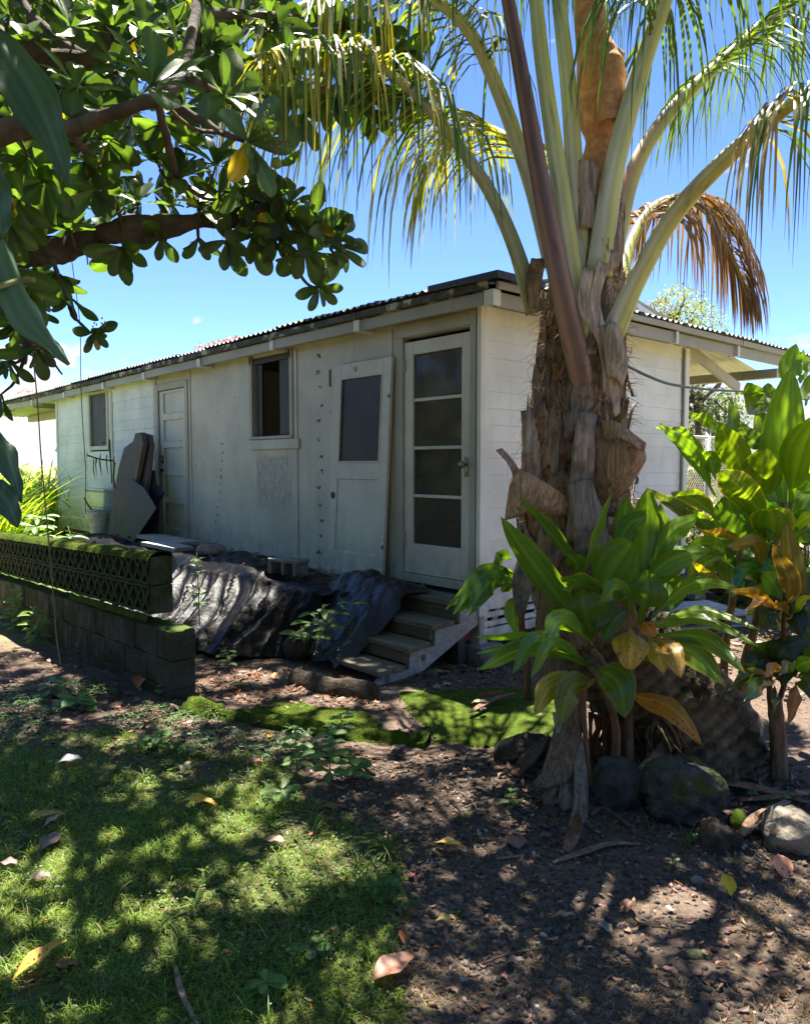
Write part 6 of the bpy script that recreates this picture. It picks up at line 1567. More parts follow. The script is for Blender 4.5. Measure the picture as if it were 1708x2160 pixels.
# ================================================================ TALL GRASS, BACKGROUND TREES, FENCE
def blade_tpl(n=6, w_=1.0, bend=.55):
    V = []; Fs = []
    for i in range(n + 1):
        u = i / n; ww = w_ * .5 * (1 - u ** 2.2) * (.7 + .6 * min(1, u * 3) * .5)
        y = u - bend * .25 * u ** 3; z = -bend * u ** 2.2
        V += [(-ww, y, z), (ww, y, z)] if i < n else [(0, y, z)]
    for i in range(n - 1): Fs.append((2 * i, 2 * i + 1, 2 * i + 3, 2 * i + 2))
    Fs.append((2 * n - 2, 2 * n - 1, 2 * n)); return V, Fs
def blades(name, P, Ls, Ws, cols, bend, lean, mat=M_grass, n=6, kind='stuff', parent=None):
    tv, tf = blade_tpl(n, 1.0, bend); k = len(P); az = rs.uniform(0, 2 * math.pi, k); ln = lean * np.abs(rs.normal(0, 1, k)).clip(0, 2.2)
    d = np.stack([np.cos(az) * np.sin(ln), np.sin(az) * np.sin(ln), np.cos(ln)], 1); up = np.stack([-np.cos(az), -np.sin(az), np.full(k, .3)], 1)
    s = np.cross(d, up); s /= np.linalg.norm(s, axis=1, keepdims=True); nn = np.cross(s, d)
    A = np.stack([s * Ws[:, None], d * Ls[:, None], nn * Ls[:, None]], 2)
    return bulk(name, tv, tf, A, P, cols, mat, parent, False, kind)
N = 11000; sx = rs.uniform(8.6, 19.0, N); tx = rs.uniform(-3.2, 1.5, N); keep = ~((sx < 10.9) & (tx > -1.1)); sx, tx = sx[keep], tx[keep]
P = np.array([W(a, b_, -.28) for a, b_ in zip(sx, tx)]); N = len(P)
Ls = rs.uniform(1.2, 2.7, N); cg = np.array([[.22, .35, .045]]) * rs.uniform(.6, 1.4, (N, 1)); yy = rs.uniform(0, 1, N) < .12; cg[yy] = [.34, .30, .12]
blades('tall_grass', P, Ls, rs.uniform(.025, .055, N), cg, .85, .38, n=7)
tg = MB()
for k in range(14):
    p = W(rs.uniform(11.2, 14), rs.uniform(-2.4, .2), -.25); h = rs.uniform(1.7, 2.3); dx = rs.uniform(-.5, .5)
    tg.tube(spline([p, p + np.array([dx * .2, 0, h * .6]), p + np.array([dx, 0, h])], 8), np.linspace(.012, .003, 9), 5, (.20, .22, .06))
tg.build('tall_grass_stalks', M_grass, kind='stuff')

def leaf_cloud(name, c, rad, n, size, col, parent=None, gap=.0, seed=0, mat=M_weed, kind='stuff', shell=.55):
    r2 = np.random.RandomState(seed); d = r2.normal(0, 1, (n * 3, 3)); d /= np.linalg.norm(d, axis=1, keepdims=True)
    rr = shell + (1 - shell) * r2.uniform(0, 1, (n * 3, 1)) ** .6; lump = np.array([[1 + .28 * fbm(v[0] * 3 + seed, v[1] * 3, v[2] * 3)] for v in d])
    P = d * rr * lump * np.array(rad)[None] + np.array(c)[None]
    if gap: P = P[np.array([fbm(p[0] * 1.6 / max(.3, size * 9) * .5 + seed, p[1] * .9, p[2] * 1.3) > gap - .35 for p in P])]
    P = P[:n]; k = len(P); dd = r2.normal(0, 1, (k, 3)); dd[:, 2] -= .2; up = r2.normal(0, .7, (k, 3)); up[:, 2] += 1
    l_ = size * r2.uniform(.7, 1.3, k); T = np.array(col)[None] * r2.uniform(.55, 1.5, (k, 1))
    return bulk(name, sv_, sf_, axes(dd, up, l_, l_ * 1.25), P, T, mat, parent, True, kind)
def bg_tree(name, label, c, crown, n, size, col, seed, blobs=5, trunk_r=.16, bare=0):
    c = np.array(c); t = thing(name, label, 'tree', (c[0], c[1], -.1)); r2 = random.Random(seed); top = c + np.array([0, 0, crown[2] * .2])
    m = MB(); m.tube(spline([(c[0], c[1], -.2), (c[0] + .1, c[1], c[2] * .5), top], 10), np.linspace(trunk_r, trunk_r * .5, 11), 8); m.build('trunk', M_branch, t, True)
    for k in range(blobs):
        o = np.array([r2.uniform(-.6, .6) * crown[0], r2.uniform(-.5, .5) * crown[1], r2.uniform(-.45, .6) * crown[2]]) if blobs > 1 else np.zeros(3)
        f = r2.uniform(.4, .65) if blobs > 1 else 1
        leaf_cloud('foliage', c + o, [v * f for v in crown], n // blobs, size, [v * r2.uniform(.8, 1.2) for v in col], t, .2, seed * 10 + k)
        m = MB(); m.tube([top - np.array([0, 0, crown[2] * .3]), c + o * .6, c + o + np.array([0, 0, crown[2] * .25])], [trunk_r * .4, trunk_r * .25, .02], 6); m.build('limb', M_branch, t, True)
    for k in range(bare):
        a = top; m = MB(); pts = [a]; dv = np.array([r2.uniform(-1, 1), r2.uniform(-.3, .3), r2.uniform(.2, 1)])
        for j in range(5): a = a + dv * crown[0] * .22; dv = dv + np.array([r2.uniform(-.6, .6), 0, r2.uniform(-.4, .5)]); pts.append(a)
        m.tube(spline(pts, 14), np.linspace(trunk_r * .45, .015, 15), 6); m.build('limb', M_branch, t, True)
    return t
bg_tree('background_tree', 'grey green flowering tree rising over the porch roof behind the dry frond', PX(1412, 680, 17), (1.15, 1.0, 1.0), 4200, .075, (.22, .21, .10), 3, 6)
bg_tree('background_tree', 'dense round shrubby tree behind the chain link fence', PX(1525, 905, 16), (.85, .8, .75), 3600, .07, (.12, .125, .05), 5, 5)
bg_tree('background_tree', 'open gnarled tree with bare limbs and sparse leaves beside the porch brace', PX(1468, 870, 14), (.62, .5, .75), 1100, .07, (.09, .10, .045), 7, 5, .10, 7)
far = MB()
r2 = np.random.RandomState(5)
pf = []
for k in range(420):
    a = math.radians(r2.uniform(-70, 75)); d = r2.uniform(30, 60); pf.append((math.sin(a) * d, math.cos(a) * d, r2.uniform(0, 1.1)))
pf = np.repeat(np.array(pf), 22, 0); pf += r2.normal(0, 1, pf.shape) * np.array([1.1, 1.1, .45]); pf[:, 2] = np.abs(pf[:, 2]); k = len(pf); dd = r2.normal(0, 1, (k, 3)); up = r2.normal(0, 1, (k, 3)); l_ = r2.uniform(.35, .8, k)
bulk('far_brush', sv_, sf_, axes(dd, up, l_, l_ * 1.4), pf, np.array([[.10, .105, .035]]) * r2.uniform(.5, 1.7, (k, 1)) * np.array([1, 1, 1]), M_weed, None, False, 'stuff')
# wood at the back of the yard, behind the photographer: it shades the panes and dims the open sky there
pw = []
for k in range(420):
    a = math.radians(r2.uniform(95, 312)); d = r2.uniform(9, 14); pw.append((math.sin(a) * d, math.cos(a) * d, r2.uniform(.3, 3.0)))
pw = np.repeat(np.array(pw), 26, 0); pw += r2.normal(0, .75, pw.shape); pw[:, 2] = np.abs(pw[:, 2]); k = len(pw); dd = r2.normal(0, 1, (k, 3)); up = r2.normal(0, 1, (k, 3)); l_ = r2.uniform(.4, .9, k)
bulk('wood_behind', sv_, sf_, axes(dd, up, l_, l_ * 1.4), pw, np.array([[.06, .09, .03]]) * r2.uniform(.6, 1.5, (k, 1)), M_weed, None, False, 'stuff')
for lab, c, rd, n_, col, sd in (('dark bushy shrub at the right edge behind the bronze ti plant', PX(1700, 1150, 7.2), (.55, .5, .75), 1500, (.07, .115, .03), 91), ('low shrub at the right edge beyond the pallets', PX(1640, 1250, 8.4), (.7, .5, .45), 1200, (.09, .12, .035), 92)):
    bt = thing('background_shrub', lab, 'shrub', (c[0], c[1], 0)); leaf_cloud('foliage', c, rd, n_, .10, col, bt, 0, sd)
    m = MB(); m.tube([(c[0], c[1], -.1), (c[0], c[1], c[2])], .03, 6); m.build('stem', M_branch, bt, True)
# chain link fence
fe = thing('chain_link_fence', 'galvanised chain link fence with capped posts behind the house', 'fence', PX(1480, 1150, 12))
FA, FB = PX(1440, 1000, 11.2), PX(1640, 1000, 13.5); FA[2] = FB[2] = 0; fd = (FB - FA); fl_ = np.linalg.norm(fd); fd /= fl_
zt = 2.02
for k, u in enumerate((.22, .62, 1.0)):
    p = FA + fd * fl_ * u; m = MB(); m.tube([p + np.array([0, 0, -.2]), p + np.array([0, 0, zt + .12])], .038, 10); po = m.build('post', M_galv, fe, True)
    V, Fs = rock_mesh(p + np.array([0, 0, zt + .16]), .05, .05, .05, 1, 6, 0); m = MB(); m.add(V, Fs); m.build('cap', M_galv, po, True)
m = MB(); m.tube([FA + np.array([0, 0, zt]), FB + np.array([0, 0, zt])], .022, 8); m.build('rail', M_galv, fe, True)
m = MB(); st_ = .075
for k in range(int(fl_ / st_) + 28):
    for sg in (1, -1):
        a, b_ = k * st_, k * st_ - sg * zt * 1.0 if sg > 0 else k * st_ - zt
        p0, p1 = (k * st_ - zt, 0.0), (k * st_, zt)
        if sg < 0: p0, p1 = (k * st_ - zt, zt), (k * st_, 0.0)
        (x0, z0), (x1, z1) = p0, p1
        if x1 < 0 or x0 > fl_: continue
        if x0 < 0: z0 += (z1 - z0) * (-x0) / (x1 - x0); x0 = 0
        if x1 > fl_: z1 = z0 + (z1 - z0) * (fl_ - x0) / (x1 - x0); x1 = fl_
        m.tube([FA + fd * x0 + np.array([0, .002 * sg, z0]), FA + fd * x1 + np.array([0, .002 * sg, z1])], .0042, 3, (1, 1, 1), False)
m.build('chain_mesh', M_galv, fe, kind='stuff')
# mossy stones of a low wall, straw, ferns, pallets at the back right
sw = thing('stone_wall', 'low tumbled wall of mossy lava stones behind the ti plants', 'wall', PX(1500, 1215, 9))
for k in range(18):
    x = 1425 + (k % 9) * 22 + rnd.uniform(-6, 6); y = (1232 if k < 9 else 1196) + rnd.uniform(-7, 7); c = PX(x, y, 8.8 + rnd.uniform(-.2, .3) + (.2 if k >= 9 else 0))
    V, Fs = rock_mesh(c, rnd.uniform(.10, .18), .14, rnd.uniform(.09, .13), k, 9, .3); m = MB(); m.add(V, Fs); m.build('stone', M_rockp if k % 3 else M_rock, sw, True)
leaf_cloud('fern_clump', PX(1462, 1130, 9.4), (.22, .2, .45), 500, .07, (.14, .21, .03), None, 0, 77)
leaf_cloud('dry_brush', PX(1490, 1085, 13.6), (1.2, .3, .75), 1400, .09, (.32, .23, .12), None, 0, 78)
leaf_cloud('dry_brush', PX(1460, 960, 15), (1.0, .4, .9), 1500, .09, (.12, .13, .05), None, 0, 79)
def pallet(label, c, ang, L, Wd, slats):
    t = thing('pallet', label, 'pallet', c); ca, sa = math.cos(ang), math.sin(ang)
    TT = lambda a, b_, z: (c[0] + a * ca - b_ * sa, c[1] + a * sa + b_ * ca, c[2] + z)
    for k in range(slats):
        m = MB(); w_ = Wd / slats; m.box((-L / 2, -Wd / 2 + k * w_ + .012, .11), (L / 2, -Wd / 2 + (k + 1) * w_ - .012, .13), TT, (1, 1, 1), .003); m.build('slat', M_white, t)
    for a in (-L / 2 + .05, 0, L / 2 - .05):
        m = MB(); m.box((a - .045, -Wd / 2 + .02, .02), (a + .045, Wd / 2 - .02, .108), TT, (1, 1, 1), .003); m.build('bearer', M_white, t)
    for b_ in (-Wd / 2 + .06, Wd / 2 - .06):
        m = MB(); m.box((-L / 2, b_ - .05, 0), (L / 2, b_ + .05, .018), TT, (1, 1, 1), .003); m.build('foot_slat', M_white, t)
pallet('white painted pallet lying behind the front ti plant', G(1455, 1310), 0.25, .95, .75, 6)
pallet('second white pallet leaning beyond the nearer one', G(1440, 1262), 0.35, .9, .7, 6)
m = MB(); m.tube(spline([PX(1322, 772, 4.3), PX(1370, 795, 4.6), PX(1420, 812, 5.0), PX(1500, 822, 5.6), PX(1600, 826, 6.4), PX(1720, 820, 7.4)], 30), .009, 7)
tag(m.build('power_cable', M_cable), 'black cable sagging from the palm past the end wall to the right', 'cable')
# red things under the house, orange litter and a red rag on the roof
m = MB(); m.box((.32, .15, .02), (.75, 1.6, .28), W, (1, 1, 1), .02); tag(m.build('storage_bin', M_red), 'orange red bin pushed under the end of the house behind the slats', 'bin')
def litter(name, label, s0, s1, n, zr, seed):
    q = random.Random(seed); m = MB()
    for k in range(n):
        s, t = q.uniform(s0, s1), q.uniform(-.18, .25); p = W(s, t, RZ + .02 + RK * (t + .2) + q.random() ** 2 * zr)
        d = np.array([q.uniform(-1, 1), q.uniform(-1, 1), q.uniform(-.3, .8)]); d /= np.linalg.norm(d); u_ = np.cross(d, (0.1, .3, .9)); L = q.uniform(.03, .07)
        m.add([p, p + d * L * .5 + u_ * L * .3, p + d * L, p + d * L * .5 - u_ * L * .3], [(0, 1, 2, 3)], (.55 * q.uniform(.6, 1.2), .16 * q.uniform(.6, 1.4), .05))
    o = m.build(name, M_deadleaf); o['kind'] = 'stuff'
litter('roof_litter', '', 4.35, 4.75, 60, .06, 1); litter('roof_litter', '', 3.75, 4.2, 60, .05, 2); litter('roof_litter', '', 12.2, 13.1, 60, .08, 3)

# ================================================================ GROUND COVER
GRASS = [(-250, 1600), (60, 1560), (200, 1540), (330, 1560), (470, 1590), (590, 1610), (640, 1680), (760, 1760), (850, 1840), (880, 1950), (850, 2050), (800, 2200), (780, 2500), (-500, 2500)]
GR3 = [G(x, y) if y <= 2200 else G(x, 2200) + np.array([0, -(y - 2200) * .002, 0]) for x, y in GRASS]
xs = [p[0] for p in GR3]; ys = [p[1] for p in GR3]; GP2 = [(p[0], p[1]) for p in GR3]
def scatter(n, poly, soft=.12, x0=None, pw=1.0):
    out = []; X0, X1 = min(p[0] for p in poly), max(p[0] for p in poly); Y0, Y1 = min(p[1] for p in poly), max(p[1] for p in poly)
    while len(out) < n:
        x = rs.uniform(X0, X1, 4000); y = Y0 + (Y1 - Y0) * rs.uniform(0, 1, 4000) ** pw
        for a, b_ in zip(x, y):
            e = soft * fbm(a * 5, b_ * 5)
            if inpoly(a + e, b_ + e * .7, poly): out.append((a, b_))
            if len(out) >= n: break
    return out
def on_ground(L_): return np.array([(a, b_, gfine(a, b_) - .004) for a, b_ in L_])
P = [p for p in scatter(105000, GP2, .14, pw=1.35) if fbm(p[0] * 3.2 + 5, p[1] * 3.2) + .25 * fbm(p[0] * 11, p[1] * 11) > -.42]
P = on_ground(P); n = len(P); hgt = np.array([.75 + .7 * fbm(p[0] * 2.6, p[1] * 2.6, 7) for p in P])
cg = np.array([[.17, .255, .04]]) * rs.uniform(.6, 1.5, (n, 1)); dry = rs.uniform(0, 1, n) < .06; cg[dry] = [.26, .22, .10]
blades('lawn_grass', P, rs.uniform(.025, .065, n) * hgt.clip(.4, 1.5), rs.uniform(.0022, .0048, n), cg, .7, .75, n=3)
# broad bladed grass tufts and clover among it
tuft = scatter(260, GP2, .1); P = []
for a, b_ in tuft:
    for _ in range(rs.randint(7, 14)): P.append((a + rs.normal(0, .008), b_ + rs.normal(0, .008)))
P = on_ground(P); n = len(P)
blades('grass_tufts', P, rs.uniform(.05, .11, n), rs.uniform(.005, .010, n), np.array([[.10, .17, .03]]) * rs.uniform(.65, 1.4, (n, 1)), .8, .9, n=4)
def disc_tpl():
    V = [(0, 0, 0)] + [(.5 * math.cos(g) * (1 if k % 2 else .92), .5 + .5 * math.sin(g), .05 * (k % 2)) for k, g in enumerate(np.linspace(0, 2 * math.pi, 9)[:-1])]
    V[0] = (0, .5, -.06); return V, [(0, 1 + k, 1 + (k + 1) % 8) for k in range(8)]
dv_, df_ = disc_tpl()
cl = []
for a, b_ in [p for p in scatter(2600, GP2, .12, pw=1.2) if fbm(p[0] * 2.3 - 3, p[1] * 2.3) > -.25]:
    h = rs.uniform(.008, .034); k0 = rs.uniform(0, 6.28)
    for j in range(3):
        for rep in range(2): cl.append((a + rep * rs.uniform(-.03, .03), b_ + rep * rs.uniform(-.03, .03), gfine(a, b_) + h, k0 + j * 2.094 + rep, rs.uniform(.006, .012)))
cl = np.array(cl); n = len(cl); dd = np.stack([np.cos(cl[:, 3]), np.sin(cl[:, 3]), rs.uniform(-.25, .15, n)], 1)
bulk('clover', dv_, df_, axes(dd, np.stack([rs.normal(0, .2, n), rs.normal(0, .2, n), np.ones(n)], 1), cl[:, 4], cl[:, 4]), cl[:, :3], np.array([[.10, .18, .034]]) * rs.uniform(.65, 1.4, (n, 1)), M_weed, None, False, 'stuff')
wf = on_ground(scatter(320, GP2, .1)); wf[:, 2] += rs.uniform(.02, .05, len(wf)); n = len(wf)
bulk('tiny_white_flowers', dv_, df_, axes(rs.normal(0, 1, (n, 3)), rs.normal(0, 1, (n, 3)), np.full(n, .005), np.full(n, .005)), wf, np.full((n, 3), .75), M_weed, None, False, 'stuff')
# scattered low weeds left of the block wall and round the kerb
def poly_px(L_): return [tuple(G(x, y)[:2]) for x, y in L_]
WD = poly_px([(-60, 1470), (110, 1440), (230, 1450), (330, 1490), (600, 1540), (760, 1600), (560, 1620), (300, 1590), (-60, 1600)])
cl = []
for a, b_ in [p for p in scatter(1700, WD, .1) if fbm(p[0] * 3 + 1, p[1] * 3) > -.15]:
    h = rs.uniform(.01, .06); k0 = rs.uniform(0, 6.28)
    for j in range(4): cl.append((a, b_, gfine(a, b_) + h, k0 + j * 1.57, rs.uniform(.012, .034)))
cl = np.array(cl); n = len(cl); dd = np.stack([np.cos(cl[:, 3]), np.sin(cl[:, 3]), rs.uniform(-.2, .3, n)], 1)
bulk('low_weeds', sv_, sf_, axes(dd, np.stack([rs.normal(0, .2, n), rs.normal(0, .2, n), np.ones(n)], 1), cl[:, 4] * 1.3, cl[:, 4]), cl[:, :3], np.array([[.07, .13, .035]]) * rs.uniform(.65, 1.4, (n, 1)), M_weed, None, False, 'stuff')
# cinders
def rough_stone(seed):
    r2 = np.random.RandomState(seed); t_ = (1 + 5 ** .5) / 2
    V = np.array([(-1, t_, 0), (1, t_, 0), (-1, -t_, 0), (1, -t_, 0), (0, -1, t_), (0, 1, t_), (0, -1, -t_), (0, 1, -t_), (t_, 0, -1), (t_, 0, 1), (-t_, 0, -1), (-t_, 0, 1)]) / 1.9
    V = V * r2.uniform(.65, 1.15, (12, 1)); return V, [(0, 11, 5), (0, 5, 1), (0, 1, 7), (0, 7, 10), (0, 10, 11), (1, 5, 9), (5, 11, 4), (11, 10, 2), (10, 7, 6), (7, 1, 8), (3, 9, 4), (3, 4, 2), (3, 2, 6), (3, 6, 8), (3, 8, 9), (4, 9, 5), (2, 4, 11), (6, 2, 10), (8, 6, 7), (9, 8, 1)]
GV = poly_px([(690, 1620), (1000, 1590), (1150, 1700), (1500, 1740), (1760, 1800), (1760, 2200), (820, 2200), (880, 1950), (800, 1800), (640, 1700)])
def stones(name, poly, n, r0, r1, seed, pw=1.0, dens=None):
    L_ = scatter(n, poly, .1, pw=pw)
    if dens: L_ = [p for p in L_ if dens(*p)]
    P = on_ground(L_); n = len(P); V, Fs = rough_stone(seed); r_ = r0 + (r1 - r0) * rs.uniform(0, 1, n) ** 3.0
    dd = rs.normal(0, 1, (n, 3)); up = rs.normal(0, 1, (n, 3)); A = axes(dd, up, r_, r_ * rs.uniform(.7, 1.2, n), r_ * rs.uniform(.6, 1.0, n)); P[:, 2] += r_ * .25
    t_ = rs.uniform(.45, 1.35, (n, 1)) * np.array([[.10, .084, .070]]); w_ = rs.uniform(0, 1, n) < .012; t_[w_] = [.4, .38, .35]; b_ = rs.uniform(0, 1, n) < .10; t_[b_] = [.12, .085, .065]
    return bulk(name, V, Fs, A, P, t_, M_stone, None, False, 'stuff')
den = lambda x, y: fbm(x * 2.2 + 4, y * 2.2) > -.30 or rs.uniform() < .3
stones('gravel', GV, 12000, .004, .018, 3, 1.2, den); stones('gravel', GV, 4200, .002, .011, 8, 1.2, den)
stones('gravel', poly_px([(-60, 1440), (400, 1470), (1100, 1560), (1700, 1640), (1760, 1800), (1000, 1720), (500, 1620), (-60, 1560)]), 2200, .004, .018, 12)
stones('gravel', poly_px([(1000, 1395), (1110, 1395), (1120, 1450), (880, 1455)]), 1300, .005, .022, 15)
stones('gravel', poly_px([(1420, 1330), (1760, 1330), (1760, 1480), (1600, 1480)]), 900, .006, .03, 16)
# short dead straw tufts in the bottom right corner
ST = poly_px([(870, 2010), (1010, 1990), (1150, 2010), (1300, 2050), (1480, 2030), (1560, 1900), (1760, 1840), (1760, 2190), (830, 2190)])
sp_ = [p for p in scatter(620, ST, .05) if fbm(p[0] * 4 + 2, p[1] * 4, 3) > .02]; P = []; 
for a, b_ in sp_:
    for _ in range(rs.randint(14, 26)): P.append((a + rs.normal(0, .012), b_ + rs.normal(0, .012)))
P = on_ground(P); n = len(P)
blades('dead_straw', P, rs.uniform(.015, .045, n), rs.uniform(.0016, .0028, n), np.array([[.30, .225, .15]]) * rs.uniform(.5, 1.35, (n, 1)), .8, 1.1, n=3)
# loose crumbs: flower tubes that have turned orange, bark bits, twigs
def crumbs(name, n, poly, col, l0, l1, w_, mat, pw=1.0, curl=.35):
    P = on_ground(scatter(n, poly, .05, pw=pw)); P[:, 2] += .008; az = rs.uniform(0, 6.28, n); d = np.stack([np.cos(az), np.sin(az), rs.uniform(-.15, .25, n)], 1); l_ = rs.uniform(l0, l1, n)
    V = []; Fs = []
    for i in range(5):
        u = i / 4
        for k in range(5): g = 2 * math.pi * k / 5; V.append((math.cos(g) * .5 * (1 - .5 * u) + curl * u * u, u, math.sin(g) * .5 * (1 - .4 * u)))
    for i in range(4):
        for k in range(5): Fs.append((i * 5 + k, i * 5 + (k + 1) % 5, i * 5 + 5 + (k + 1) % 5, i * 5 + 5 + k))
    ww = np.full(n, w_) * rs.uniform(.6, 1.3, n); A = axes(d, np.stack([rs.normal(0, .2, n), rs.normal(0, .2, n), np.ones(n)], 1), l_, ww, ww)
    T = np.array(col)[None] * rs.uniform(.55, 1.4, (n, 1)); return bulk(name, V, Fs, A, P, T, mat, None, True, 'stuff')
ALL = poly_px([(-60, 1560), (500, 1560), (1000, 1600), (1700, 1700), (1760, 2190), (-60, 2190)])
crumbs('dropped_orange_flowers', 170, ALL, (.42, .13, .03), .018, .045, .006, M_deadleaf)
crumbs('bark_bits', 700, ALL, (.16, .095, .06), .008, .03, .004, M_stump)
crumbs('bark_bits', 900, poly_px([(-60, 1400), (380, 1480), (420, 1400), (700, 1440), (1100, 1580), (1700, 1620), (1700, 1720), (900, 1640), (-60, 1560)]), (.20, .10, .065), .012, .05, .007, M_stump)
crumbs('dry_twigs', 220, ALL, (.22, .17, .12), .04, .14, .003, M_wire, curl=6.0)
# brown litter: flat leaf scraps under the plastic and by the block wall
def scraps(name, n, poly, col, l0, l1, pw=1.0):
    P = on_ground(scatter(n, poly, .05, pw=pw)); P[:, 2] += rs.uniform(.006, .025, n); az = rs.uniform(0, 6.28, n); d = np.stack([np.cos(az), np.sin(az), rs.uniform(-.3, .3, n)], 1); l_ = rs.uniform(l0, l1, n)
    T = np.array(col)[None] * rs.uniform(.45, 1.5, (n, 1)) * rs.uniform(.85, 1.15, (n, 3)); up = np.stack([rs.normal(0, .45, n), rs.normal(0, .45, n), np.ones(n)], 1)
    return bulk(name, sv_, sf_, axes(d, up, l_, l_ * rs.uniform(.7, 1.5, n), l_ * rs.uniform(-2.5, 2.5, n)), P, T, M_deadleaf, None, True, 'stuff')
def deck_scraps(n):
    s = rs.uniform(.5, 6.4, n); o = rs.uniform(.03, .75, n); P = np.array([W(a, -b_, .0) for a, b_ in zip(s, o)])
    for k in range(n): P[k, 2] = .55 if s[k] < 1.3 else tarp_pt(s[k], .45 * (o[k] - .2) / .7)[2] + .012 if o[k] > .2 else .535
    P[:, 2] += .01; az = rs.uniform(0, 6.28, n); d = np.stack([np.cos(az), np.sin(az), rs.uniform(-.3, .3, n)], 1); l_ = rs.uniform(.03, .11, n); up = np.stack([rs.normal(0, .4, n), rs.normal(0, .4, n), np.ones(n)], 1)
    return bulk('leaf_litter', sv_, sf_, axes(d, up, l_, l_ * rs.uniform(.6, 1.4, n), l_ * rs.uniform(-2, 2, n)), P, np.array([[.19, .11, .07]]) * rs.uniform(.4, 1.5, (n, 1)), M_deadleaf, None, True, 'stuff')
deck_scraps(260)
scraps('leaf_litter', 130, poly_px([(838, 1462), (980, 1450), (1190, 1455), (1180, 1565), (915, 1572), (620, 1530), (600, 1480)]), (.17, .11, .07), .012, .05)
scraps('leaf_litter', 420, poly_px([(410, 1400), (560, 1405), (740, 1430), (830, 1500), (640, 1500), (420, 1480)]), (.22, .10, .06), .02, .075)
scraps('leaf_litter', 420, poly_px([(-80, 1360), (120, 1370), (300, 1450), (400, 1490), (520, 1560), (200, 1560), (-80, 1480)]), (.17, .085, .055), .02, .08)
scraps('leaf_litter', 360, poly_px([(1100, 1560), (1240, 1600), (1700, 1650), (1720, 1720), (1300, 1700), (1150, 1760), (1060, 1640)]), (.14, .085, .06), .02, .09)
scraps('leaf_litter', 180, poly_px([(880, 1395), (1000, 1340), (1100, 1390), (1000, 1440), (850, 1450)]), (.12, .08, .06), .03, .10)
scraps('leaf_litter', 900, poly_px([(600, 1600), (1000, 1590), (1240, 1700), (1760, 1800), (1760, 2190), (880, 2190), (800, 1800)]), (.26, .15, .10), .01, .045)
scraps('leaf_litter', 1500, ALL, (.19, .10, .065), .008, .030)
scraps('leaf_litter', 260, poly_px([(1450, 1330), (1720, 1340), (1740, 1480), (1600, 1460)]), (.20, .14, .10), .03, .12)

# ================================================================ FALLEN LEAVES, each one a thing
def fallen(label, x, y, Lpx, ang, w_, col, curl=.3, fold=.3, lift=.0, tipz=0.0, group=None, name='fallen_leaf', pet=.12, mat=None):
    c = G(x, y); L = Lpx / F * c[1]; az = R(ang); d = np.array([math.cos(az), math.sin(az), tipz]); d /= np.linalg.norm(d); s = np.cross(d, (0, 0, 1)); s /= np.linalg.norm(s); n_ = np.cross(s, d)
    rows_ = []; T = []; n = 12
    for i in range(n + 1):
        u = i / n; v = u - .5
        p = c + d * L * v + n_ * L * curl * (.25 - v * v) * .6 + np.array([0, 0, .010 + lift]); ww = .035 if u < pet else max(.02, math.sin(math.pi * ((u - pet) / (1 - pet)) ** .85) ** .75); row = []; tr = []
        for q_ in (-1, -.5, -.07, .07, .5, 1):
            row.append(p + s * L * w_ * .5 * ww * q_ + n_ * L * w_ * .5 * ww * (fold * abs(q_)) + n_ * .004 * math.sin(u * 13 + q_ * 4) * abs(q_)); k = 1.3 if abs(q_) < .1 else 1 + .12 * fbm(u * 6 + x, q_ * 3, y); tr.append([c_ * k for c_ in col])
        rows_.append(row); T.append(tr)
    m = MB(); m.grid(rows_, T); return tag(m.build(name, mat or M_deadleaf, smooth=True), label, 'leaf', group)
YL, OC, BR, RB, PB, GRB = (.62, .36, .02), (.52, .30, .05), (.20, .10, .055), (.34, .13, .08), (.36, .24, .17), (.22, .18, .16)
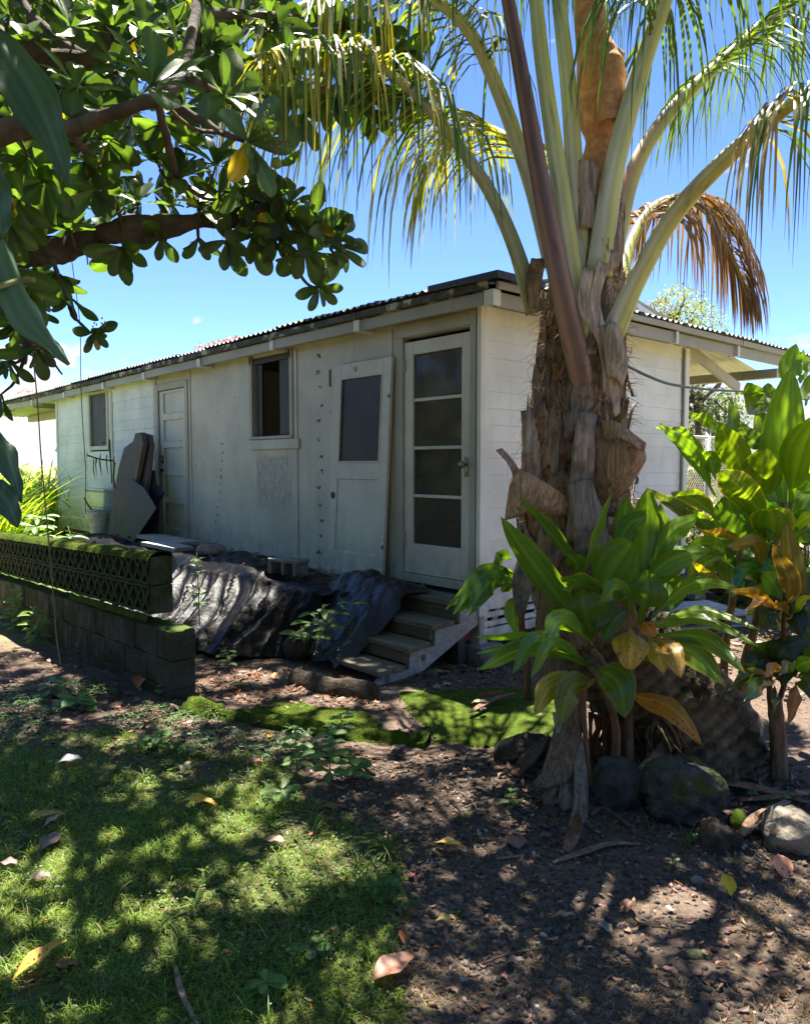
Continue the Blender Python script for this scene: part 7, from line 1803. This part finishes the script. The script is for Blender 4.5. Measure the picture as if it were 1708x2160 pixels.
FL = [
 ('bright yellow arched leaf lying on the lawn', 415, 1706, 90, -5, .36, YL, .75, .35, .012),
 ('large yellow leaf with brown specks at the lower left corner', 82, 2052, 128, 42, .34, OC, .25, .45, .03, .35),
 ('reddish brown leaf beside the speckled yellow leaf', 136, 2048, 62, 10, .5, RB, .3, .2, .01),
 ('curved yellow brown leaf lying across a grey leaf on the lawn', 95, 1742, 85, 20, .32, (.45, .27, .06), .4, .4, .03),
 ('dull brown leaf standing up under the curved yellow brown leaf', 106, 1790, 66, 70, .62, (.25, .17, .12), .2, .2, .02, .2),
 ('narrow pale pink leaf folded over the dull brown leaf', 112, 1758, 48, 60, .35, (.42, .28, .20), .1, .4, .05, .2),
 ('shiny grey leaf with white glare in the shade of the lawn', 147, 1616, 52, 25, .8, (.30, .30, .31), .4, .2, .02),
 ('long tan leaf lying at the left beside the block wall weeds', 120, 1530, 66, 12, .3, (.42, .30, .18), .3, .3, .01),
 ('yellow leaf cut by the left edge of the picture', 4, 1512, 40, 30, .5, YL, .2, .2, .01),
 ('golden leaf lying on the brown litter before the plastic sheet', 500, 1455, 52, 8, .4, (.55, .33, .05), .4, .3, .02),
 ('small orange leaf upright on the litter before the plastic sheet', 580, 1434, 26, 80, .6, (.55, .2, .05), .2, .3, .02, .3),
 ('pale cream leaf standing on edge on the lawn', 392, 1634, 38, 70, .55, (.48, .40, .22), .2, .3, .03, .4),
 ('pink brown leaf curled up at the edge of the lawn', 537, 1620, 38, 15, .62, RB, .8, .2, .02),
 ('small yellow leaf caught on the soil near the weeds', 570, 1559, 22, 80, .7, YL, .2, .1, .01, .3),
 ('long brown leaf lying on the bare soil', 700, 1713, 66, 4, .36, BR, .3, .25, .012),
 ('dry greyish brown leaf lying in the grass edge', 580, 1787, 52, 175, .5, PB, .3, .2, .02),
 ('yellow and brown leaf lying on the cinders', 946, 1796, 66, -18, .42, (.50, .32, .05), .4, .35, .02),
 ('broad crumpled brown leaf lying on the cinders', 1089, 1790, 54, 95, .85, (.24, .13, .10), .3, .25, .012),
 ('small dark red leaf lying on the cinders', 1150, 1772, 32, 10, .7, (.26, .09, .07), .3, .2, .01),
 ('pale yellow leaf lying where lawn meets cinders', 938, 1957, 48, 10, .55, (.56, .40, .12), .4, .3, .02),
 ('long tan leaf lying on the lower cinders', 1188, 1943, 52, 5, .36, PB, .3, .3, .012),
 ('brown folded leaf standing on the cinders', 1325, 1925, 40, 60, .7, (.20, .10, .07), .4, .6, .012, .2),
 ('bright yellow folded leaf standing upright on dark cinders', 1532, 1890, 52, 100, .62, (.68, .46, .03), .1, .7, .03, .9),
 ('salmon coloured leaf standing by the tan rock', 1648, 1850, 58, 85, .72, (.58, .26, .15), .3, .3, .03, .8),
 ('large pink brown leaf lying at the bottom edge', 826, 2068, 120, 35, .52, (.40, .19, .12), .3, .2, .03, .12),
 ('grey brown crumpled leaf lying on the lower cinders', 1275, 1970, 46, 130, .6, GRB, .5, .3, .01),
 ('second grey brown crumpled leaf lying near the straw', 1085, 2040, 46, 10, .5, (.30, .20, .16), .4, .3, .01),
 ('orange scrap of leaf at the right end of the straw', 848, 1990, 40, 110, .35, (.50, .17, .05), .3, .6, .01, .3),
 ('dark leaf lying on the moss by the steps', 905, 1448, 42, 10, .45, (.035, .035, .035), .2, .2, .04),
 ('round tan leaf lying on the moss patch', 942, 1461, 22, 20, .8, (.45, .32, .2), .5, .2, .05),
 ('pale curled leaf lying on the sunlit moss', 1015, 1503, 44, 175, .4, (.48, .38, .25), .6, .4, .05),
 ('small dark leaf below the pale curled leaf on the moss', 1018, 1516, 26, 60, .5, (.06, .05, .05), .3, .2, .05),
 ('brown leaf by the stringer foot', 925, 1424, 50, 10, .35, (.36, .18, .08), .3, .3, .01),
 ('pink grey leaf at the left edge of the lawn', 18, 1835, 44, -5, .6, (.36, .22, .2), .3, .2, .02),
 ('dark crumpled leaf in the lawn at the left', 85, 1870, 52, 20, .6, (.12, .07, .06), .5, .4, .02),
 ('mauve brown leaf on the soil left of the palm foot', 555, 1531, 46, 5, .35, (.24, .16, .16), .3, .3, .01),
 ('tan leaf on the soil beside the kerb', 838, 1585, 44, 35, .4, PB, .3, .3, .01),
 ('orange brown leaf by the right edge near the dry husks', 1690, 1690, 44, 30, .6, (.34, .15, .07), .4, .3, .02),
]
for f_ in FL: fallen(*f_)
fl_c = fallen('crumpled orange brown dead leaf heaped at the foot of the block wall', 300, 1452, 42, 80, .8, (.38, .15, .07), 1.2, .6, .03, .6)
q = random.Random(77)
for k in range(46):
    x, y = (q.uniform(0, 880), q.uniform(1580, 2150)) if k % 2 else (q.uniform(850, 1690), q.uniform(1640, 2140))
    fallen('small dry brown leaf scrap lying on the lawn' if k % 2 else 'small dry brown leaf scrap lying on the dark cinders', x, y, q.uniform(14, 26), q.uniform(0, 360), q.uniform(.4, .7), [c * q.uniform(.7, 1.4) for c in (.25, .12, .07)], q.uniform(.2, .9), q.uniform(.2, .6), .008, q.uniform(-.2, .2), 'small dry leaf scraps on the lawn' if k % 2 else 'small dry leaf scraps on the cinders')

# long dry palm bits
def strip(label, pts, w0, col, name='dead_palm_strip', cat='palm strip'):
    P = spline([G(*p[:2], p[2]) for p in pts], 16); rows_ = []; T = []
    for i, p in enumerate(P):
        t = P[min(i + 1, 16)] - P[max(i - 1, 0)]; t /= np.linalg.norm(t); s = np.cross(t, (0, 0, 1)); s /= np.linalg.norm(s) + 1e-6; ww = w0 * (.35 + .65 * math.sin(math.pi * min(.95, .1 + i / 17)))
        rows_.append([p + s * ww * k + np.array([0, 0, .35 * ww * abs(k) + .006]) for k in (-1, -.4, .4, 1)]); T.append([[c * (1 + .2 * fbm(i, k * 2, w0 * 99)) for c in col] for k in range(4)])
    m = MB(); m.grid(rows_, T); o = m.build(name, M_sheath, smooth=True); md = o.modifiers.new('solid', 'SOLIDIFY'); md.thickness = .006; return tag(o, label, cat)
strip('dry brown palm strip lying right of the dark boulder', [(1520, 1655, .03), (1600, 1668, .02), (1720, 1700, .02)], .035, (.75, .52, .42))
strip('second dry palm strip crossing toward the right edge', [(1560, 1690, .01), (1640, 1684, .03), (1720, 1668, .02)], .022, (.6, .42, .34))
strip('pale dry palm strip propped by the small brown rock', [(1560, 1765, .01), (1600, 1728, .06), (1660, 1692, .05)], .03, (1.1, .85, .72))
strip('curved dry palm strip lying on the cinders before the boulders', [(1165, 1822, .005), (1230, 1800, .01), (1290, 1782, .01), (1350, 1782, .005)], .016, (.72, .56, .45))
strip('flat dry strip standing at the foot of the palm cloth', [(1195, 1800, .01), (1212, 1750, .06), (1222, 1690, .18)], .03, (.7, .48, .38))
strip('dry frond piece lying on the moss patch', [(990, 1504, .05), (1040, 1478, .06), (1085, 1463, .06)], .022, (.55, .42, .36))
strip('brown feathery frond piece lying on the moss patch', [(1010, 1472, .05), (1040, 1466, .06), (1062, 1462, .06)], .035, (.5, .2, .14))
strip('grey dry strip lying left of the palm foot', [(1085, 1640, .02), (1120, 1600, .05), (1150, 1560, .10)], .045, (.32, .25, .2))
strip('wide rotten strip left of the palm foot', [(1070, 1600, .01), (1120, 1580, .05), (1160, 1575, .08)], .05, (.22, .17, .14))
strip('grey twig like strip lying in the lawn', [(370, 2040, .02), (385, 2100, .02), (420, 2170, .01)], .008, (.8, .7, .6))
for lab, pts, r_, col in (('dark bent stick lying on the soil by the weeds', [(700, 1590, .02), (740, 1600, .03), (790, 1635, .02)], .009, (.9, .75, .65)), ('short pale stick lying on the cinders', [(1046, 1812, .01), (1075, 1808, .012), (1104, 1806, .01)], .006, (2.6, 2.1, 1.8)),
                          ('thin brown root running over the soil before the boulders', [(1245, 1720, .01), (1270, 1705, .03), (1300, 1722, .02), (1330, 1745, .01)], .010, (1.6, 1.2, .95)), ('looping pale root at the palm base', [(1500, 1640, .02), (1525, 1615, .10), (1540, 1600, .12), (1550, 1640, .06), (1535, 1660, .01)], .008, (2.3, 1.7, 1.3)),
                          ('long thin twig on the lower cinders', [(1010, 2035, .01), (1080, 2010, .015), (1150, 2000, .01)], .004, (2, 1.5, 1.2))):
    m = MB(); m.tube(spline([G(*p) for p in pts], 16), r_, 6, col); tag(m.build('dead_stick', M_branch, smooth=True), lab, 'stick')
# coconut husk and stump bits at the palm foot
c = G(1570, 1620); V, Fs = rock_mesh(c + np.array([.03, .16, .16]), .13, .09, .14, 4, 14, .10); m = MB(); m.add(V, Fs, (.95, .8, .62)); tag(m.build('coconut_husk', M_sheath, smooth=True), 'dry pale coconut husk wedged against the palm roots', 'husk')
c = G(1405, 1625); V, Fs = rock_mesh(c + np.array([0, .05, .10]), .06, .06, .13, 9, 12, .35); m = MB(); m.add(V, Fs); tag(m.build('tree_stump', M_stump, smooth=True), 'knobbly rotten stub standing between the palm roots and the boulders', 'stump')
c = G(1110, 1600); V, Fs = rock_mesh(c + np.array([0, .05, .03]), .20, .09, .08, 13, 12, .3, .5); m = MB(); m.add(V, Fs); tag(m.build('fallen_log', M_stump, smooth=True), 'rotten dark log end lying left of the palm foot', 'log')

# ---------------- boulders
c = G(1318, 1712); rock('boulder', 'round grey boulder with yellow green moss before the palm foot', 'boulder', c + np.array([0, .11, .075]), .135, .13, .135, 31, M_rock, 34, .17)
c = G(1462, 1745); rock('boulder', 'larger dark boulder with a green mossy front right of the round one', 'boulder', c + np.array([0, .13, .10]), .185, .16, .165, 47, M_rock, 36, .26, .15)
c = G(1675, 1800); rock('boulder', 'sunlit tan rock with a dark hole at the right edge', 'boulder', c + np.array([.03, .07, .045]), .135, .12, .10, 53, M_rockp, 22, .28, -.4)
c = G(1524, 1800); rock('boulder', 'small knobbly brown rock between the dark boulder and the tan rock', 'boulder', c + np.array([0, .05, .03]), .08, .075, .075, 61, M_stump, 18, .38)
c = G(1560, 1745); rock('moss_clump', 'clump of green moss at the right foot of the dark boulder', 'moss', c + np.array([0, .02, .01]), .045, .05, .05, 71, M_moss, 10, .25)
c = G(1345, 2030); rock('stone', 'flat grey stone half sunk in the soil near the bottom right', 'stone', c + np.array([.19, .02, .005]), .055, .03, .022, 81, M_rock, 10, .3)
c = G(1481, 1772 + 90); rock('stone', 'angular grey stone lying on the cinders', 'stone', c + np.array([-.02, .0, .008]), .026, .02, .018, 83, M_concp, 8, .3)
c = G(900, 1432); rock('stone', 'round stone beside the foot of the stringer', 'stone', c + np.array([.03, .04, .02]), .06, .05, .04, 85, M_rock, 10, .25)
c = G(968, 1455); rock('stone', 'dull pebble lying at the edge of the moss', 'stone', c + np.array([-.16, .0, .02]), .03, .03, .02, 87, M_rockp, 8, .2)

# ---------------- weeds, each a plant
def weed(label, x, y, hpx, n, lpx, col, lean=(0, 0), spread=1.0, pairs=True, seed=0, wide=.5, z0=None, name='weed', base=None):
    q = random.Random(seed + int(x)); c = G(x, y) if base is None else np.array(base); Y = c[1]; H = hpx / F * Y; L = lpx / F * Y
    t = thing(name, label, 'plant', c); top = c + np.array([lean[0] * H, lean[1] * H, H]); P = spline([c - np.array([0, 0, .02]), c + np.array([lean[0] * H * .3, lean[1] * H * .3, H * .5]), top], 10)
    m = MB(); m.tube(P, np.linspace(.0035, .0015, 11) * max(1, H * 3), 5, (.9, 1.3, .5)); m.build('stem', M_wire, t, True)
    for k in range(n):
        u = .3 + .7 * (k // 2 if pairs else k) / max(1, (n // 2 if pairs else n) - .5) if pairs else .15 + .85 * k / n
        u = min(1, u); p = P[int(u * 10)]; az = (k // 2) * 1.6 + (k % 2) * math.pi + q.uniform(-.3, .3) if pairs else k * 2.4
        d = np.array([math.cos(az) * spread, math.sin(az) * spread * .8, q.uniform(.0, .5) - .1]); d /= np.linalg.norm(d); l_ = L * (1.1 - .35 * u) * q.uniform(.8, 1.15); M_ = frame_of(d, np.array([q.uniform(-.2, .2), -.35, 1.0]), l_)
        M_[:3, 3] = p; M_[:3, 0] *= wide / .4
        inst('leaf', WEEDM[k % 2] if col == 0 else WEEDP[k % 2], t, M_)
WEEDM = [mesh_data('weed_leaf', variants[k][0], variants[k][1], [[a * b_ for a, b_ in zip(t_, (.12, .21, .055))] for t_ in variants[k][2]], M_weed, True) for k in (1, 0)]
WEEDP = [mesh_data('weed_leaf', variants[k][0], variants[k][1], [[a * b_ for a, b_ in zip(t_, (.13, .22, .05))] for t_ in variants[k][2]], M_weed, True) for k in (1, 3)]
weed('tall leafy weed with small flower heads, right one of the pair before the kerb', 695, 1665, 150, 20, 42, 0, (.05, 0), 1, seed=1)
weed('leafy weed, left one of the pair before the kerb', 628, 1640, 110, 16, 38, 0, (-.05, 0), 1, seed=2)
weed('low broad leaved weed at the edge of the lawn', 595, 1690, 30, 8, 46, 0, (0, 0), 1, seed=3)
weed('leafy weed leaning over the bare stick', 740, 1650, 60, 12, 46, 0, (.1, 0), 1, seed=4)
weed('pale green seedling on the soil left of the palm cloth', 1078, 1700, 34, 9, 22, 1, (0, 0), 1, seed=5)
weed('bright weed before the block wall with broad leaves', 160, 1500, 30, 10, 48, 1, (.1, 0), 1, seed=6)
weed('small weed at the foot of the block wall end', 345, 1470, 30, 7, 22, 1, (0, 0), 1, seed=7)
weed('sunlit seedling on the brown litter by the block wall end', 478, 1412, 44, 10, 26, 1, (.1, 0), 1, seed=8)
weed('tiny seedling between the boulders and the brown rock', 1466, 1772, 16, 6, 16, 0, (0, 0), 1, seed=9)
weed('tiny seedling on the cinders below the dark boulder', 1418, 1830, 18, 6, 18, 0, (0, 0), 1, seed=10)
weed('sunlit creeping weed above the tan rock', 1640, 1700, 26, 12, 22, 1, (.4, 0), 1, seed=11)
weed('sunlit seedling left end of the tan rock', 1590, 1690, 22, 9, 18, 1, (-.2, 0), 1, seed=12)
weed('weed with broad leaves in the shade of the block wall', 110, 1470, 34, 9, 40, 0, (0, 0), 1, seed=13)
weed('weed in the lower middle of the lawn with wide leaves', 330, 1575, 26, 9, 40, 0, (0, 0), 1, seed=14)
weed('bright broad leaved weed on the moss', 720, 1540, 34, 9, 34, 0, (0, 0), 1, seed=15)
weed('broad leaved weed in the sunlit lower lawn', 560, 2090, 24, 10, 50, 1, (.1, 0), 1, seed=16)
weed('flat rosette weed in the right of the lawn', 790, 1880, 14, 10, 60, 0, (0, 0), 1, seed=17)
weed('flat rosette weed at the lower lawn', 660, 2010, 12, 10, 56, 0, (0, 0), 1, seed=18)
weed('weed with lance leaves hanging before the bunched plastic', 650, 1395, 110, 16, 56, 1, (.5, -.3), 1.2, seed=19, wide=.30, base=W(.85, -1.15, .10))
weed('second lance leaved weed reaching over the bunched plastic', 720, 1370, 120, 14, 46, 0, (.9, -.1), 1.2, seed=20, wide=.30, base=W(.80, -1.12, .10))
weed('thin vine weed climbing the end of the block wall', 385, 1330, 150, 22, 22, 0, (-.05, .1), 1, seed=21, base=W(.67, -2.12, .5))
for k, (s, o, h, l_, lab) in enumerate(((4.2, 2.4, .55, .24, 'leafy weed leaning on the shaded block wall near the left edge'), (3.3, 2.44, .45, .20, 'leafy weed with pale leaves before the block wall, nearer one'), (5.3, 2.45, .75, .22, 'tall weed before the far end of the block wall'), (4.7, 1.9, 1.25, .30, 'ferny bush rising behind the top of the block wall'), (5.6, 1.9, 1.35, .28, 'second ferny bush behind the block wall, farther left'), (3.9, 1.8, 1.15, .26, 'low ferny bush behind the block wall beside the plastic'), (6.4, 1.7, 1.3, .30, 'third ferny bush behind the block wall near the tall grass'), (7.2, 1.2, 1.1, .3, 'bushy weed at the edge of the porch below the toilet'))):
    b_ = W(s, -o, -.08 + WZ(s)); Y = b_[1]; weed(lab, 0, 0, h * F / Y, 26, l_ * .8 * F / Y, 0 if k != 1 else 1, (.15 * (-1) ** k, 0), 1.1, seed=30 + k, wide=.34, base=b_)
def tuftobj(label, x, y, n, L0, L1, wd, col, lean=.6, seed=0):
    c = G(x, y); P = np.repeat(c[None], n, 0) + rs.normal(0, .012, (n, 3)) * np.array([1, 1, .1]); o = blades('grass_tuft', P, rs.uniform(L0, L1, n), np.full(n, wd), np.array([col]) * rs.uniform(.7, 1.3, (n, 1)), .7, lean, n=5, kind=None); del_k = o
    if 'kind' in o: del o['kind']
    tag(o, label, 'grass tuft')
tuftobj('spreading coarse grass tuft at the edge of lawn and cinders', 820, 1800, 34, .10, .26, .008, (.07, .125, .03), .8)
tuftobj('second coarse grass tuft lower on the lawn edge', 800, 1900, 26, .08, .2, .007, (.08, .14, .03), .8)
tuftobj('thin grass tuft before the dark boulder', 1445, 1790, 22, .10, .22, .003, (.10, .16, .04), .45)
tuftobj('wispy grass tuft before the round boulder', 1370, 1770, 26, .08, .20, .0025, (.10, .12, .06), .6)
tuftobj('small grass tuft on the cinders right of the boulders', 1545, 1820, 16, .04, .10, .003, (.08, .11, .05), .7)
tuftobj('sunlit grass tuft on the moss patch', 890, 1472, 30, .05, .12, .004, (.14, .22, .04), .7)
tuftobj('small sunlit tuft on the cinders by the lawn', 970, 1935, 14, .03, .07, .004, (.12, .18, .04), .8)
tuftobj('green tuft on the bare soil by the brown leaf', 975, 1730, 14, .04, .09, .004, (.09, .15, .04), .8)
